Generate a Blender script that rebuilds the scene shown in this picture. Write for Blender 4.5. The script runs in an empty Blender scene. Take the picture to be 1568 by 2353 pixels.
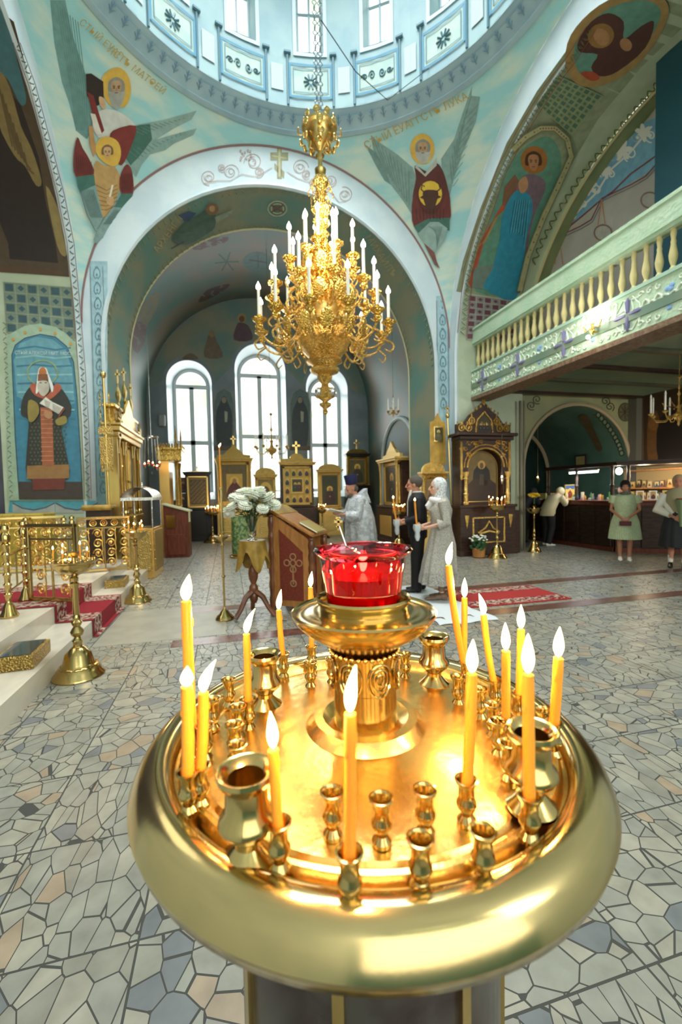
import bpy, bmesh, math, random
from math import pi, sin, cos, tan, atan2, sqrt, radians
from mathutils import Vector as V, Matrix, geometry, noise as mn
random.seed(7)
SC = bpy.context.scene; COL = SC.collection
# ---------------- camera (a wide lens 1.5 m above the floor) ----------------
F, CX, CY = 1000.0, 784.0, 1176.5
yaw, pit, rol = radians(14.5), radians(2.6), .02
hd = V((sin(yaw), cos(yaw), 0)); rt = V((cos(yaw), -sin(yaw), 0)); zz = V((0, 0, 1))
FW = hd*cos(pit)-zz*sin(pit); u0 = hd*sin(pit)+zz*cos(pit)
RT = rt*cos(rol)-u0*sin(rol); UP = u0*cos(rol)+rt*sin(rol)
CAM = V((0, 0, 1.5))
cd = bpy.data.cameras.new('camera'); cam = bpy.data.objects.new('camera', cd); COL.objects.link(cam)
m = Matrix((RT, UP, -FW)).transposed().to_4x4(); m.translation = CAM; cam.matrix_world = m
cd.sensor_fit = 'VERTICAL'; cd.sensor_height = 36; cd.sensor_width = 24; cd.lens = 36*F/2353
cd.clip_start = .02; cd.clip_end = 200
cd.dof.use_dof = True; cd.dof.focus_distance = 1.0; cd.dof.aperture_fstop = cd.lens/3.3
SC.camera = cam
# ---------------- exposure, world ----------------
SC.view_settings.view_transform = 'Standard'; SC.view_settings.look = 'None'
SC.view_settings.exposure = .66; SC.view_settings.gamma = 1; SC.view_settings.use_curve_mapping = False
W = bpy.data.worlds.new('daylight'); SC.world = W; W.use_nodes = True
nt = W.node_tree; bg = nt.nodes['Background']
tc = nt.nodes.new('ShaderNodeTexCoord'); nz = nt.nodes.new('ShaderNodeTexNoise'); nz.inputs['Scale'].default_value = 26; nz.inputs['Detail'].default_value = 5
cr = nt.nodes.new('ShaderNodeValToRGB'); cr.color_ramp.elements[0].position = .38; cr.color_ramp.elements[0].color = (.50, .68, .38, 1)
cr.color_ramp.elements[1].position = .52; cr.color_ramp.elements[1].color = (1, 1, .97, 1)
nt.links.new(tc.outputs['Generated'], nz.inputs['Vector']); nt.links.new(nz.outputs['Fac'], cr.inputs['Fac'])
nt.links.new(cr.outputs['Color'], bg.inputs['Color']); bg.inputs['Strength'].default_value = 1.7
# daylight through dome and apse windows; west, aisle and south lights are added fill
def area(name, loc, target, sx, sy, power, col=(1, 1, 1), spread=180):
    l = bpy.data.lights.new(name, 'AREA'); l.shape = 'RECTANGLE'; l.size = sx; l.size_y = sy; l.energy = power; l.color = col
    o = bpy.data.objects.new(name, l); COL.objects.link(o); o.location = loc
    o.rotation_euler = (V(target)-V(loc)).to_track_quat('-Z', 'Y').to_euler(); l.spread = radians(spread); return o
DAY = (.93, .985, 1.0)
def point(name, loc, power, col, r=.05):
    l = bpy.data.lights.new(name, 'POINT'); l.energy = power; l.color = col; l.shadow_soft_size = r
    o = bpy.data.objects.new(name, l); COL.objects.link(o); o.location = loc; return o
area('dome_daylight', (1.3, 5.65, 13.2), (1.3, 5.65, 0), 4.6, 4.6, 430, DAY, 115)
area('apse_window_daylight', (-1.15, 16.35, 3.6), (-.9, 0, 2.6), 1.2, 4.0, 60, DAY)
area('apse_window_daylight', (1.2, 16.35, 3.8), (1.2, 0, 2.6), 1.5, 4.6, 80, DAY)
area('apse_window_daylight', (3.55, 16.35, 3.6), (3.3, 0, 2.6), 1.2, 4.0, 60, DAY)
area('west_fill_light', (1.5, -5.5, 4.2), (1.5, 6, 3.6), 7, 5, 240, (1, .96, .9))  # soft ambient fill added behind the camera; no door is modelled
area('aisle_fill_light', (9.0, -3.2, 3.0), (7.8, 8, 1.6), 2.5, 2.0, 200, (1, .96, .88))  # lamp added to brighten the space under the gallery, not a window
area('south_fill_light', (4.6, -3.0, 5.0), (1.0, 9, 5.5), 3.0, 3.0, 120, (1, .97, .9))  # extra unseen fill from the nave side, no window opens here
# ---------------- projection helpers: a ray through a point of the photograph meets a real surface ----------------
def ray(px, py): return FW*F+RT*(px-CX)-UP*(py-CY)
def onZ(px, py, v=0): d = ray(px, py); return CAM+d*((v-CAM.z)/d.z)
def onY(px, py, v): d = ray(px, py); return CAM+d*((v-CAM.y)/d.y)
def onX(px, py, v): d = ray(px, py); return CAM+d*((v-CAM.x)/d.x)
def atdepth(px, py, k): return CAM+ray(px, py)*(k/F)
def depth(P): return (V(P)-CAM).dot(FW)
# ---------------- object helpers ----------------
def tag(o, label=None, cat=None, group=None, kind=None):
    if label: o['label'] = label
    if cat: o['category'] = cat
    if group: o['group'] = group
    if kind: o['kind'] = kind
    return o
def thing(name, label, cat, loc=(0, 0, 0), rz=0, group=None):
    o = bpy.data.objects.new(name, None); COL.objects.link(o); o.location = loc; o.rotation_euler = (0, 0, rz)
    o.empty_display_size = .1
    return tag(o, label, cat, group)
KIDS = {}
def reg(o, p):
    if p is not None: o.parent = p; KIDS.setdefault(p.name, []).append(o)
def copy_tree(o, parent=None):
    c = o.copy(); COL.objects.link(c); reg(c, parent)
    for ch in list(KIDS.get(o.name, [])): copy_tree(ch, c)
    return c
class MB:
    def __init__(s): s.v = []; s.f = []
    def quad_strip(s, rings, closed=True, cap=False):
        n = len(rings[0]); b = len(s.v)
        for r in rings: s.v += [tuple(p) for p in r]
        for i in range(len(rings)-1):
            for j in range(n if closed else n-1):
                a = b+i*n+j; c = b+i*n+(j+1) % n; s.f.append((a, c, c+n, a+n))
        if cap:
            s.f.append(tuple(b+j for j in range(n))[::-1]); s.f.append(tuple(b+(len(rings)-1)*n+j for j in range(n)))
        return s
    def box(s, c, d, rz=0, M=None):
        x, y, z = d[0]/2, d[1]/2, d[2]/2; b = len(s.v); C = V(c)
        Rm = M if M is not None else Matrix.Rotation(rz, 3, 'Z')
        for q in [(-x, -y, -z), (x, -y, -z), (x, y, -z), (-x, y, -z), (-x, -y, z), (x, -y, z), (x, y, z), (-x, y, z)]: s.v.append(tuple(C+Rm@V(q)))
        for q in [(0, 3, 2, 1), (4, 5, 6, 7), (0, 1, 5, 4), (1, 2, 6, 5), (2, 3, 7, 6), (3, 0, 4, 7)]: s.f.append(tuple(b+i for i in q))
        return s
    def lathe(s, prof, c=(0, 0, 0), seg=20, cap=True, sx=1, sy=1, a0=0, fl=0, fn=8):
        rings = []
        for r, z in prof:
            rings.append([(c[0]+r*(1+fl*cos(fn*t))*cos(t)*sx, c[1]+r*(1+fl*cos(fn*t))*sin(t)*sy, c[2]+z) for t in [a0+2*pi*j/seg for j in range(seg)]])
        return s.quad_strip(rings, True, cap)
    def tube(s, pts, rad, seg=8, cap=True, flat=1):
        pts = [V(p) for p in pts]; n = len(pts)
        if not hasattr(rad, '__len__'): rad = [rad]*n
        rings = []; prev = None
        for i, p in enumerate(pts):
            t = (pts[min(i+1, n-1)]-pts[max(i-1, 0)]).normalized()
            if prev is None:
                prev = t.orthogonal().normalized()
                if abs(t.z) < .9: prev = (zz-t*t.z).normalized()
            a = (prev-t*prev.dot(t)).normalized(); prev = a; b = t.cross(a)
            rings.append([p+(a*cos(2*pi*j/seg)+b*sin(2*pi*j/seg)*flat)*rad[i] for j in range(seg)])
        return s.quad_strip(rings, True, cap)
    def stube(s, pts, rad, seg=8, m=5):
        P = [V(p) for p in pts]; n = len(P); R = rad if hasattr(rad, '__len__') else [rad]*n; o, q = [], []
        for i in range(n-1):
            p0, p1, p2, p3 = P[max(i-1, 0)], P[i], P[i+1], P[min(i+2, n-1)]
            for j in range(m): t = j/m; o.append(.5*((2*p1)+(p2-p0)*t+(2*p0-5*p1+4*p2-p3)*t*t+(3*p1-p0-3*p2+p3)*t**3)); q.append(R[i]*(1-t)+R[i+1]*t)
        return s.tube(o+[P[-1]], q+[R[-1]], seg)
    def ell(s, c, r, seg=12, rows=8, M=None):
        rings = []
        for i in range(rows+1):
            a = -pi/2+pi*i/rows; rr = max(cos(a), 1e-3)
            q = [V((rr*cos(2*pi*j/seg)*r[0], rr*sin(2*pi*j/seg)*r[1], sin(a)*r[2])) for j in range(seg)]
            rings.append([V(c)+(M@p if M is not None else p) for p in q])
        return s.quad_strip(rings, True, True)
    def torus(s, c, R, r, seg=24, rs=8, M=None, sz=1):
        rings = []
        for i in range(seg+1):
            t = 2*pi*i/seg
            q = [V(((R+r*cos(2*pi*j/rs))*cos(t), (R+r*cos(2*pi*j/rs))*sin(t)*sz, r*sin(2*pi*j/rs))) for j in range(rs)]
            rings.append([V(c)+(M@p if M is not None else p) for p in q])
        return s.quad_strip(rings, True, False)
    def prism(s, poly, a, b, fn):
        # poly 2D, fn(u,v,w)->3D
        n = len(poly); k = len(s.v)
        s.v += [tuple(fn(u, v, a)) for u, v in poly]+[tuple(fn(u, v, b)) for u, v in poly]
        for i in range(n): j = (i+1) % n; s.f.append((k+i, k+j, k+n+j, k+n+i))
        tr = geometry.tessellate_polygon([[V((u, v, 0)) for u, v in poly]])
        for t in tr: s.f.append(tuple(k+i for i in t)); s.f.append(tuple(k+n+i for i in t)[::-1])
        return s
    def add(s, o, M=None):
        b = len(s.v); s.v += [tuple(M@V(p)) for p in o.v] if M is not None else o.v
        s.f += [tuple(b+i for i in f) for f in o.f]; return s
    def build(s, name, mat, parent=None, smooth=True, loc=(0, 0, 0), label=None, bevel=0, rz=0):
        me = bpy.data.meshes.new(name); me.from_pydata(s.v, [], s.f); me.validate(); me.materials.append(mat)
        bm = bmesh.new(); bm.from_mesh(me)
        bmesh.ops.recalc_face_normals(bm, faces=bm.faces); bm.to_mesh(me); bm.free()
        if smooth:
            me.polygons.foreach_set('use_smooth', [True]*len(me.polygons))
            me.set_sharp_from_angle(angle=radians(38))
        o = bpy.data.objects.new(name, me); COL.objects.link(o); o.location = loc; o.rotation_euler = (0, 0, rz); reg(o, parent)
        if label: o['label'] = label
        if bevel:
            b = o.modifiers.new('b', 'BEVEL'); b.width = bevel; b.segments = 2; b.limit_method = 'ANGLE'
        return o
# ---------------- materials ----------------
def lin(h):
    h = h.lstrip('#'); c = [int(h[i:i+2], 16)/255 for i in (0, 2, 4)]
    return tuple(x/12.92 if x <= .04045 else ((x+.055)/1.055)**2.4 for x in c)+(1,)
def mat(name, col, rough=.6, metal=0, col2=None, scale=6, bump=0, bscale=30, stretch=(1, 1, 1), lo=.4, hi=.6, voro=False, trans=0, ior=1.45, spec=None, coat=0, detail=4, sss=0, emit=0):
    M = bpy.data.materials.new(name); M.use_nodes = True; n = M.node_tree.nodes; L = M.node_tree.links
    b = n['Principled BSDF']; b.inputs['Base Color'].default_value = lin(col) if isinstance(col, str) else (*col, 1)
    b.inputs['Roughness'].default_value = rough; b.inputs['Metallic'].default_value = metal
    b.inputs['Transmission Weight'].default_value = trans; b.inputs['IOR'].default_value = ior
    if coat: b.inputs['Coat Weight'].default_value = coat
    if sss: b.inputs['Subsurface Weight'].default_value = sss; b.inputs['Subsurface Radius'].default_value = (.02, .01, .004); b.inputs['Subsurface Scale'].default_value = .5
    if emit: b.inputs['Emission Color'].default_value = b.inputs['Base Color'].default_value; b.inputs['Emission Strength'].default_value = emit
    if col2 or bump:
        tcn = n.new('ShaderNodeTexCoord'); mp = n.new('ShaderNodeMapping'); mp.inputs['Scale'].default_value = stretch; L.new(tcn.outputs['Object'], mp.inputs['Vector'])
    if col2:
        z = n.new('ShaderNodeTexNoise'); z.inputs['Scale'].default_value = scale; z.inputs['Detail'].default_value = detail; L.new(mp.outputs[0], z.inputs['Vector'])
        r = n.new('ShaderNodeValToRGB'); r.color_ramp.elements[0].position = lo; r.color_ramp.elements[1].position = hi
        r.color_ramp.elements[0].color = lin(col); r.color_ramp.elements[1].color = lin(col2)
        L.new(z.outputs['Fac'], r.inputs['Fac']); L.new(r.outputs['Color'], b.inputs['Base Color'])
    if bump:
        if voro:
            z = n.new('ShaderNodeTexVoronoi'); z.inputs['Scale'].default_value = bscale; out = z.outputs['Distance']
        else:
            z = n.new('ShaderNodeTexNoise'); z.inputs['Scale'].default_value = bscale; z.inputs['Detail'].default_value = 6; out = z.outputs['Fac']
        L.new(mp.outputs[0], z.inputs['Vector']); bp = n.new('ShaderNodeBump'); bp.inputs['Strength'].default_value = bump; bp.inputs['Distance'].default_value = .02
        L.new(out, bp.inputs['Height']); L.new(bp.outputs['Normal'], b.inputs['Normal'])
    return M
def emat(name, col, s):
    M = bpy.data.materials.new(name); M.use_nodes = True; n = M.node_tree.nodes; n.remove(n['Principled BSDF'])
    e = n.new('ShaderNodeEmission'); e.inputs['Color'].default_value = (*col, 1); e.inputs['Strength'].default_value = s
    M.node_tree.links.new(e.outputs[0], n['Material Output'].inputs['Surface']); return M
BR = (.56, .40, .15)
M_brass = mat('brass', BR, .17, 1, bump=.04, bscale=14)
M_brass2 = mat('worn_brass', (.93, .60, .18), .26, 1, bump=.22, bscale=10)
M_rim = mat('rim_brass', (.55, .41, .18), .17, 1, bump=.03, bscale=9)
M_orn = mat('ornate_gilding', (.80, .52, .12), .2, 1, bump=.8, bscale=46, voro=True)
M_orn2 = mat('fine_gilding', (.76, .49, .13), .24, 1, bump=.9, bscale=80, voro=True)
M_gilt = mat('plain_gilding', (.64, .45, .15), .3, 1, bump=.1, bscale=20)
M_oldgold = mat('old_gold', (.45, .30, .09), .38, 1, bump=.8, bscale=60, voro=True)
M_silver = mat('silver', (.75, .75, .73), .2, 1, bump=.3, bscale=20)
M_wax = mat('beeswax', '#f0a030', .42, 0, sss=.5)
M_wick = mat('charred_wick', '#20140e', .9)
M_flame = emat('candle_flame', (1, .60, .22), 20)
M_bulb = emat('candle_bulb', (1, .93, .78), 18)
M_white = mat('white_wax', '#f4f2e6', .4)
M_dwood = mat('dark_wood', '#2a1a12', .45, 0, '#3c261c', 5, stretch=(1, 1, 6))
M_rwood = mat('red_wood', '#5a2818', .4, 0, '#6d3420', 5, stretch=(6, 6, 1))
M_bwood = mat('turned_wood', '#5f3214', .3, 0, '#7a4520', 6, coat=.4)
M_owood = mat('oak', '#a06a34', .45, 0, '#b47c42', 5, stretch=(5, 5, 1))
M_black = mat('black_lacquer', '#15120f', .35)
M_iron = mat('dark_iron', '#24262a', .5, .6)
M_plaster = mat('white_plaster', '#c3d3d8', .5, 0, '#d0dcde', 2)
M_sky = mat('painted_sky', '#9fd0d0', .5, 0, '#cfdccb', 1.1, stretch=(1, 1, 3.2), lo=.42, hi=.62, detail=5)
M_teal = mat('teal_wall', '#4d9097', .45, 0, '#62a0a2', 1.5)
M_pale = mat('pale_green_plaster', '#a9b79c', .6, 0, '#b5c0a8', 3)
M_cream = mat('cream_plaster', '#a8a89a', .6, 0, '#b3b2a2', 2)
M_gry = mat('grey_blue_wall', '#74828a', .5, 0, '#82909a', 1.5)
M_vault = mat('vault_fresco', '#4f6e69', .4, 0, '#746a5c', 1.0, lo=.38, hi=.62, detail=6)
M_vault2 = mat('apse_fresco', '#668480', .4, 0, '#8a8a76', .9, lo=.4, hi=.62, detail=6)
M_arm = mat('oil_painted_wall', '#4f7578', .2, 0, '#6e837a', 1.2, lo=.4, hi=.62, detail=6)
M_dark = mat('sooty_fresco', '#4a4a38', .5, 0, '#5c5840', 1.3)
M_under = mat('gallery_ceiling_paint', '#7d8c72', .5, 0, '#66806e', .9, lo=.4, hi=.6)
M_blue = mat('drum_blue_paint', '#7ea0a8', .5, 0, '#8eacae', 1.5)
M_marble = mat('step_marble', '#b9b3a3', .25, 0, '#d0c9b8', 3, stretch=(1, .4, 1), detail=8)
M_red = mat('red_carpet', '#7a0f1c', .95, 0, '#8c1a24', 90)
M_frame = mat('window_frame_paint', '#b9c0c0', .5)
M_glass = bpy.data.materials.new('window_glass'); M_glass.use_nodes = True
_n = M_glass.node_tree.nodes; _n.remove(_n['Principled BSDF']); _t = _n.new('ShaderNodeBsdfTransparent'); _g = _n.new('ShaderNodeBsdfGlossy'); _x = _n.new('ShaderNodeMixShader')
_g.inputs['Roughness'].default_value = .02; _x.inputs[0].default_value = .06
for a_, b_ in ((_t.outputs[0], _x.inputs[1]), (_g.outputs[0], _x.inputs[2]), (_x.outputs[0], _n['Material Output'].inputs[0])): M_glass.node_tree.links.new(a_, b_)
# fresco paint: each brush area keeps its own flat colour (face colour attribute)
M_paint = bpy.data.materials.new('fresco_paint'); M_paint.use_nodes = True
_n = M_paint.node_tree.nodes; _l = M_paint.node_tree.links; _a = _n.new('ShaderNodeVertexColor'); _a.layer_name = 'paint'
_z = _n.new('ShaderNodeTexNoise'); _z.inputs['Scale'].default_value = 9; _z.inputs['Detail'].default_value = 6; _m = _n.new('ShaderNodeMix'); _m.data_type = 'RGBA'; _m.blend_type = 'OVERLAY'; _m.inputs[0].default_value = .35
_tc = _n.new('ShaderNodeTexCoord'); _l.new(_tc.outputs['Object'], _z.inputs['Vector'])
_l.new(_a.outputs['Color'], _m.inputs[6]); _l.new(_z.outputs['Fac'], _m.inputs[7]); _l.new(_m.outputs[2], _n['Principled BSDF'].inputs['Base Color']); _n['Principled BSDF'].inputs['Roughness'].default_value = .5
class Paint:
    """flat painted areas traced on the photograph and laid on the real wall surface"""
    def __init__(s, surf, sc=1, ox=0, oy=0, step=14, lay=.0012, base=.004):
        s.surf, s.sc, s.ox, s.oy, s.step, s.lay, s.k = surf, sc, ox, oy, step, lay, 0; s.base = base
        s.v = []; s.f = []; s.c = []
    def _tri(s, pts2, tris, col):
        bm = bmesh.new(); vs = [bm.verts.new((x, y, 0)) for x, y in pts2]
        for t in tris:
            try: bm.faces.new([vs[i] for i in t])
            except ValueError: pass
        for _ in range(6):
            e = [e for e in bm.edges if e.calc_length() > s.step]
            if not e: break
            bmesh.ops.subdivide_edges(bm, edges=e, cuts=1); bmesh.ops.triangulate(bm, faces=bm.faces[:])
        off = s.base+s.lay*s.k; s.k += 1; b = len(s.v); bm.verts.index_update()
        for w in bm.verts:
            P = s.surf(w.co.x, w.co.y); d = (CAM-P).normalized(); s.v.append(tuple(P+d*off))
        for f in bm.faces: s.f.append(tuple(b+q.index for q in f.verts)); s.c.append(lin(col))
        bm.free()
    def P(s, col, pts, close=True):
        pts = [(s.ox+x/s.sc, s.oy+y/s.sc) for x, y in pts]
        tr = geometry.tessellate_polygon([[V((x, y, 0)) for x, y in pts]]); s._tri(pts, tr, col); return s
    def Sm(s, col, pts):   # smooth closed outline
        n = len(pts); out = []
        for i in range(n):
            p0, p1, p2, p3 = [V(pts[(i+k-1) % n]) for k in range(4)]
            for t in (0, .34, .67): out.append(tuple(.5*((2*p1)+(p2-p0)*t+(2*p0-5*p1+4*p2-p3)*t*t+(3*p1-p0-3*p2+p3)*t**3)))
        return s.P(col, out)
    def E(s, col, x, y, rx, ry, rot=0, n=20):
        return s.P(col, [(x+rx*cos(t)*cos(rot)-ry*sin(t)*sin(rot), y+rx*cos(t)*sin(rot)+ry*sin(t)*cos(rot)) for t in [2*pi*i/n for i in range(n)]])
    def L(s, col, pts, w=1.5):   # brush stroke, w in the coordinates of the tracing
        pts = [V((s.ox+x/s.sc, s.oy+y/s.sc)) for x, y in pts]; w = w/s.sc; L_, R_ = [], []
        for i, p in enumerate(pts):
            t = (pts[min(i+1, len(pts)-1)]-pts[max(i-1, 0)])
            t = t.normalized() if t.length > 0 else V((1, 0)); nn = V((-t.y, t.x))*w/2
            L_.append(tuple(p+nn)); R_.append(tuple(p-nn))
        n = len(pts); tr = []
        for i in range(n-1): tr += [(i, i+1, n+i+1), (i, n+i+1, n+i)]
        s._tri(L_+R_, tr, col); s.k -= .7; return s
    def ring(s, col, x, y, rx, ry, w): return s.L(col, [(x+rx*cos(2*pi*i/28), y+ry*sin(2*pi*i/28)) for i in range(29)], w)
    def spiral(s, col, x, y, r, turns=1.5, w=1.5, a0=0, sgn=1, tail=None):
        pts = [(x+r*(1-.85*i/24)*cos(a0+sgn*turns*2*pi*i/24), y+r*(1-.85*i/24)*sin(a0+sgn*turns*2*pi*i/24)) for i in range(25)]
        if tail: pts = list(tail)+pts
        return s.L(col, pts, w)
    def text(s, col, txt, x, y, size, ang=0, sx=1):
        c = bpy.data.curves.new('t', 'FONT'); c.body = txt; c.size = size; c.align_x = 'CENTER'; c.resolution_u = 2
        o = bpy.data.objects.new('t', c); me = o.to_mesh(); ca, sa = cos(ang), sin(ang)
        me.calc_loop_triangles()
        pts = [(s.ox+(x+(p.co.x*sx*ca+p.co.y*sa))/s.sc, s.oy+(y+(p.co.x*sx*sa-p.co.y*ca))/s.sc) for p in me.vertices]
        tr = [tuple(t.vertices) for t in me.loop_triangles]
        if tr: s._tri(pts, tr, col)
        o.to_mesh_clear(); bpy.data.objects.remove(o); bpy.data.curves.remove(c); return s
    def build(s, name, parent, label=None):
        me = bpy.data.meshes.new(name); me.from_pydata(s.v, [], s.f); me.materials.append(M_paint)
        ca = me.color_attributes.new('paint', 'FLOAT_COLOR', 'CORNER'); data = []
        for f, c in zip(s.f, s.c): data += list(c)*len(f)
        ca.data.foreach_set('color', data)
        o = bpy.data.objects.new(name, me); COL.objects.link(o); reg(o, parent)
        if label: o['label'] = label
        return o
# ================= THE BUILDING =================
XC, YC, H, YA = 1.30, 5.65, 3.95, 9.6
AH, ZA, ZS = 3.56, 4.45, 4.9
XW, XE = XC-H, XC+H; RR = 3.70; ZR = ZS+sqrt(2*H*H-RR*RR)
SH = 3.58; YR = YC+SH                       # side arches, far reveal plane
Y2, A2, ZA2 = 10.5, 3.28, 4.38; Y3, A3, ZA3 = 15.4, 3.78, 4.40
def struct(b, name, mt, label=None, smooth=True):
    o = b.build(name, mt, None, smooth); o['kind'] = 'structure'
    if label: o['label'] = label
    return o
def arc(a, zc, n=40, b=None, z0=0):
    b = b or a
    return [(-a, z0)]+[(-a*cos(pi*i/n), zc+b*sin(pi*i/n)) for i in range(n+1)]+[(a, z0)]
# ---- floor: broken marble laid in half metre squares with dark joints
Mf = bpy.data.materials.new('broken_marble_floor'); Mf.use_nodes = True; n = Mf.node_tree.nodes; L = Mf.node_tree.links; P = n['Principled BSDF']
tcn = n.new('ShaderNodeTexCoord')
def vor(feature, scale, vec, rnd=1, dist='EUCLIDEAN'):
    v = n.new('ShaderNodeTexVoronoi'); v.feature = feature; v.inputs['Scale'].default_value = scale; v.inputs['Randomness'].default_value = rnd
    if feature != 'DISTANCE_TO_EDGE': v.distance = dist
    L.new(vec, v.inputs['Vector']); return v
def math_(op, a, b=None, c=None):
    k = n.new('ShaderNodeMath'); k.operation = op
    for i, q in enumerate((a, b, c)):
        if q is None: continue
        if hasattr(q, 'is_output'): L.new(q, k.inputs[i])
        else: k.inputs[i].default_value = q
    return k.outputs[0]
sep = n.new('ShaderNodeSeparateXYZ'); L.new(tcn.outputs['Object'], sep.inputs[0])
PER = .52
def cell(o, off): return math_('FLOOR', math_('DIVIDE', math_('ADD', o, off), PER))
def fr(o, off): return math_('FRACT', math_('DIVIDE', math_('ADD', o, off), PER))
cx_, cy_ = cell(sep.outputs[0], 20.1), cell(sep.outputs[1], 20.3)
fx_, fy_ = fr(sep.outputs[0], 20.1), fr(sep.outputs[1], 20.3)
# every slab shifts the pattern, so pieces stop at its joints
rnd_ = math_('FRACT', math_('MULTIPLY', math_('SINE', math_('ADD', math_('MULTIPLY', cx_, 12.98), math_('MULTIPLY', cy_, 78.23))), 43.7))
cmb = n.new('ShaderNodeCombineXYZ'); st = math_('ADD', math_('MULTIPLY', rnd_, .9), .65)
L.new(math_('ADD', math_('MULTIPLY', fx_, st), math_('MULTIPLY', cx_, 7.3)), cmb.inputs[0]); L.new(math_('ADD', math_('DIVIDE', fy_, st), math_('MULTIPLY', cy_, 5.7)), cmb.inputs[1]); L.new(math_('MULTIPLY', rnd_, 30), cmb.inputs[2])
v1 = vor('DISTANCE_TO_EDGE', 5.2, cmb.outputs[0]); v2 = vor('F1', 5.2, cmb.outputs[0])
ed = math_('LESS_THAN', v1.outputs['Distance'], .024)
def edge(f): return math_('MAXIMUM', math_('LESS_THAN', f, .009), math_('GREATER_THAN', f, .993))
grid = math_('MAXIMUM', edge(fx_), edge(fy_)); grout = math_('MAXIMUM', ed, grid)
ramp = n.new('ShaderNodeValToRGB'); e = ramp.color_ramp.elements
cols = [(0, '#97958a'), (.2, '#a6a192'), (.38, '#99988c'), (.5, '#908c80'), (.58, '#a39e8f'), (.72, '#96948a'), (.82, '#9a988b'), (.9, '#a6937c'), (.955, '#777a7c'), (1, '#998d7c')]
e[0].color = lin(cols[0][1]); e[1].position = 1; e[1].color = lin(cols[-1][1])
for p_, c_ in cols[1:-1]: q = e.new(p_); q.color = lin(c_)
for q in e: q.color = (q.color[0]*.78, q.color[1]*.79, q.color[2]*.77, 1)
ramp.color_ramp.interpolation = 'CONSTANT'
sc_ = n.new('ShaderNodeSeparateColor'); L.new(v2.outputs['Color'], sc_.inputs[0]); L.new(sc_.outputs[0], ramp.inputs['Fac'])
ns = n.new('ShaderNodeTexNoise'); ns.inputs['Scale'].default_value = 9; ns.inputs['Detail'].default_value = 8; L.new(tcn.outputs['Object'], ns.inputs['Vector'])
mx = n.new('ShaderNodeMix'); mx.data_type = 'RGBA'; mx.blend_type = 'OVERLAY'; mx.inputs[0].default_value = .45; L.new(ramp.outputs['Color'], mx.inputs[6]); L.new(ns.outputs['Fac'], mx.inputs[7])
mg = n.new('ShaderNodeMix'); mg.data_type = 'RGBA'; L.new(grout, mg.inputs[0]); L.new(mx.outputs[2], mg.inputs[6]); mg.inputs[7].default_value = lin('#3a3b35')
L.new(mg.outputs[2], P.inputs['Base Color']); L.new(math_('ADD', math_('MULTIPLY', grout, .4), .36), P.inputs['Roughness'])
fl = MB().box((3, 4.5, -.05), (22, 26, .1)); fl = fl.build('floor', Mf, smooth=False); fl['kind'] = 'structure'; fl['label'] = 'floor of broken pale marble pieces with dark joints'
M_stripe = mat('floor_stripe_stone', '#5a3c34', .25, 0, '#6b4a3e', 12, detail=8)
M_slab = mat('plain_floor_slab', '#8f8c7e', .4, 0, '#9a9686', 4, detail=8)
sb = MB()
for y0, y1 in ((4.52, 4.74), (5.80, 6.02)): sb.box((4.6, (y0+y1)/2, .0015), (10.4, y1-y0, .003))
sb.build('floor_band', M_stripe, fl, False, label='dark red-brown stone bands across the floor')
MB().box((-.72, 5.45, .0012), (1.3, 1.35, .0024)).build('floor_slab', M_slab, fl, False, label='plain pale slab at the foot of the carpeted steps')
# ---- crossing walls (east, north, south) as arched faces, pendentives, drum
def pier_face(to3, half=AH, zc=ZA):
    i_ = arc(half, zc); n_ = len(i_)-3
    o_ = [(-H, 0)]+[(-H*cos(pi*i/n_), ZS+H*sin(pi*i/n_)) for i in range(n_+1)]+[(H, 0)]
    b = MB(); b.quad_strip([[to3(*p) for p in i_], [to3(*p) for p in o_]], False); return b
eastface = struct(pier_face(lambda u, z: (XC+u, YA, z)), 'wall_east_crossing', M_plaster, 'white plaster arch face with painted cross and pink scrolls')
northface = struct(pier_face(lambda u, z: (XW, YC+u, z), SH), 'wall_north_crossing', M_plaster)
southface = struct(pier_face(lambda u, z: (XE, YC+u, z), SH), 'wall_south_crossing', M_plaster)
b = MB(); NR = 26; NCc = 20
for q in range(4):
    rings = []
    for z in [H*sin(pi/2*(i+.4)/34) for i in range(34)]+[H*.9998, H+.0001]+[H+(ZR-ZS-H)*i/4 for i in range(1, 5)]:
        ro_ = sqrt(2*H*H-z*z); p0 = math.acos(min(1, H/ro_))
        rings.append([(XC+ro_*cos(p0+(pi/2-2*p0)*j/NCc+q*pi/2), YC+ro_*sin(p0+(pi/2-2*p0)*j/NCc+q*pi/2), ZS+z) for j in range(NCc+1)])
    b.quad_strip(rings, False)
pend = struct(b, 'ceiling_pendentives', M_sky, 'curved corner vaults painted as a pale sky with clouds')
def surf_pend(px, py):
    d = ray(px, py).normalized(); c = V((XC, YC, ZS)); oc = CAM-c; B = oc.dot(d); D = B*B-(oc.dot(oc)-2*H*H); return CAM+d*(-B+sqrt(max(D, 0)))
corn = MB()
corn.lathe([(RR+.05, ZR-.1), (RR-.03, ZR-.06), (RR-.0, ZR-.01), (RR-.03, ZR+.02), (RR-.17, ZR+.14), (RR-.14, ZR+.17), (RR-.2, ZR+.2), (RR-.24, ZR+.26)], (XC, YC, 0), 72, False)
cor = struct(corn, 'trim_1', mat('cornice_paint', '#93adb6', .5, 0, '#a3b9bd', 2), 'round moulded cornice under the dome')
RD = RR-.24; ZD = ZR+.24
b = MB(); wins = []
def dp(r, a, z): return (XC+r*cos(a), YC+r*sin(a), z)
NB = 16; hw = .275/RD; A0 = pi/2+radians(1.5)
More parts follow.
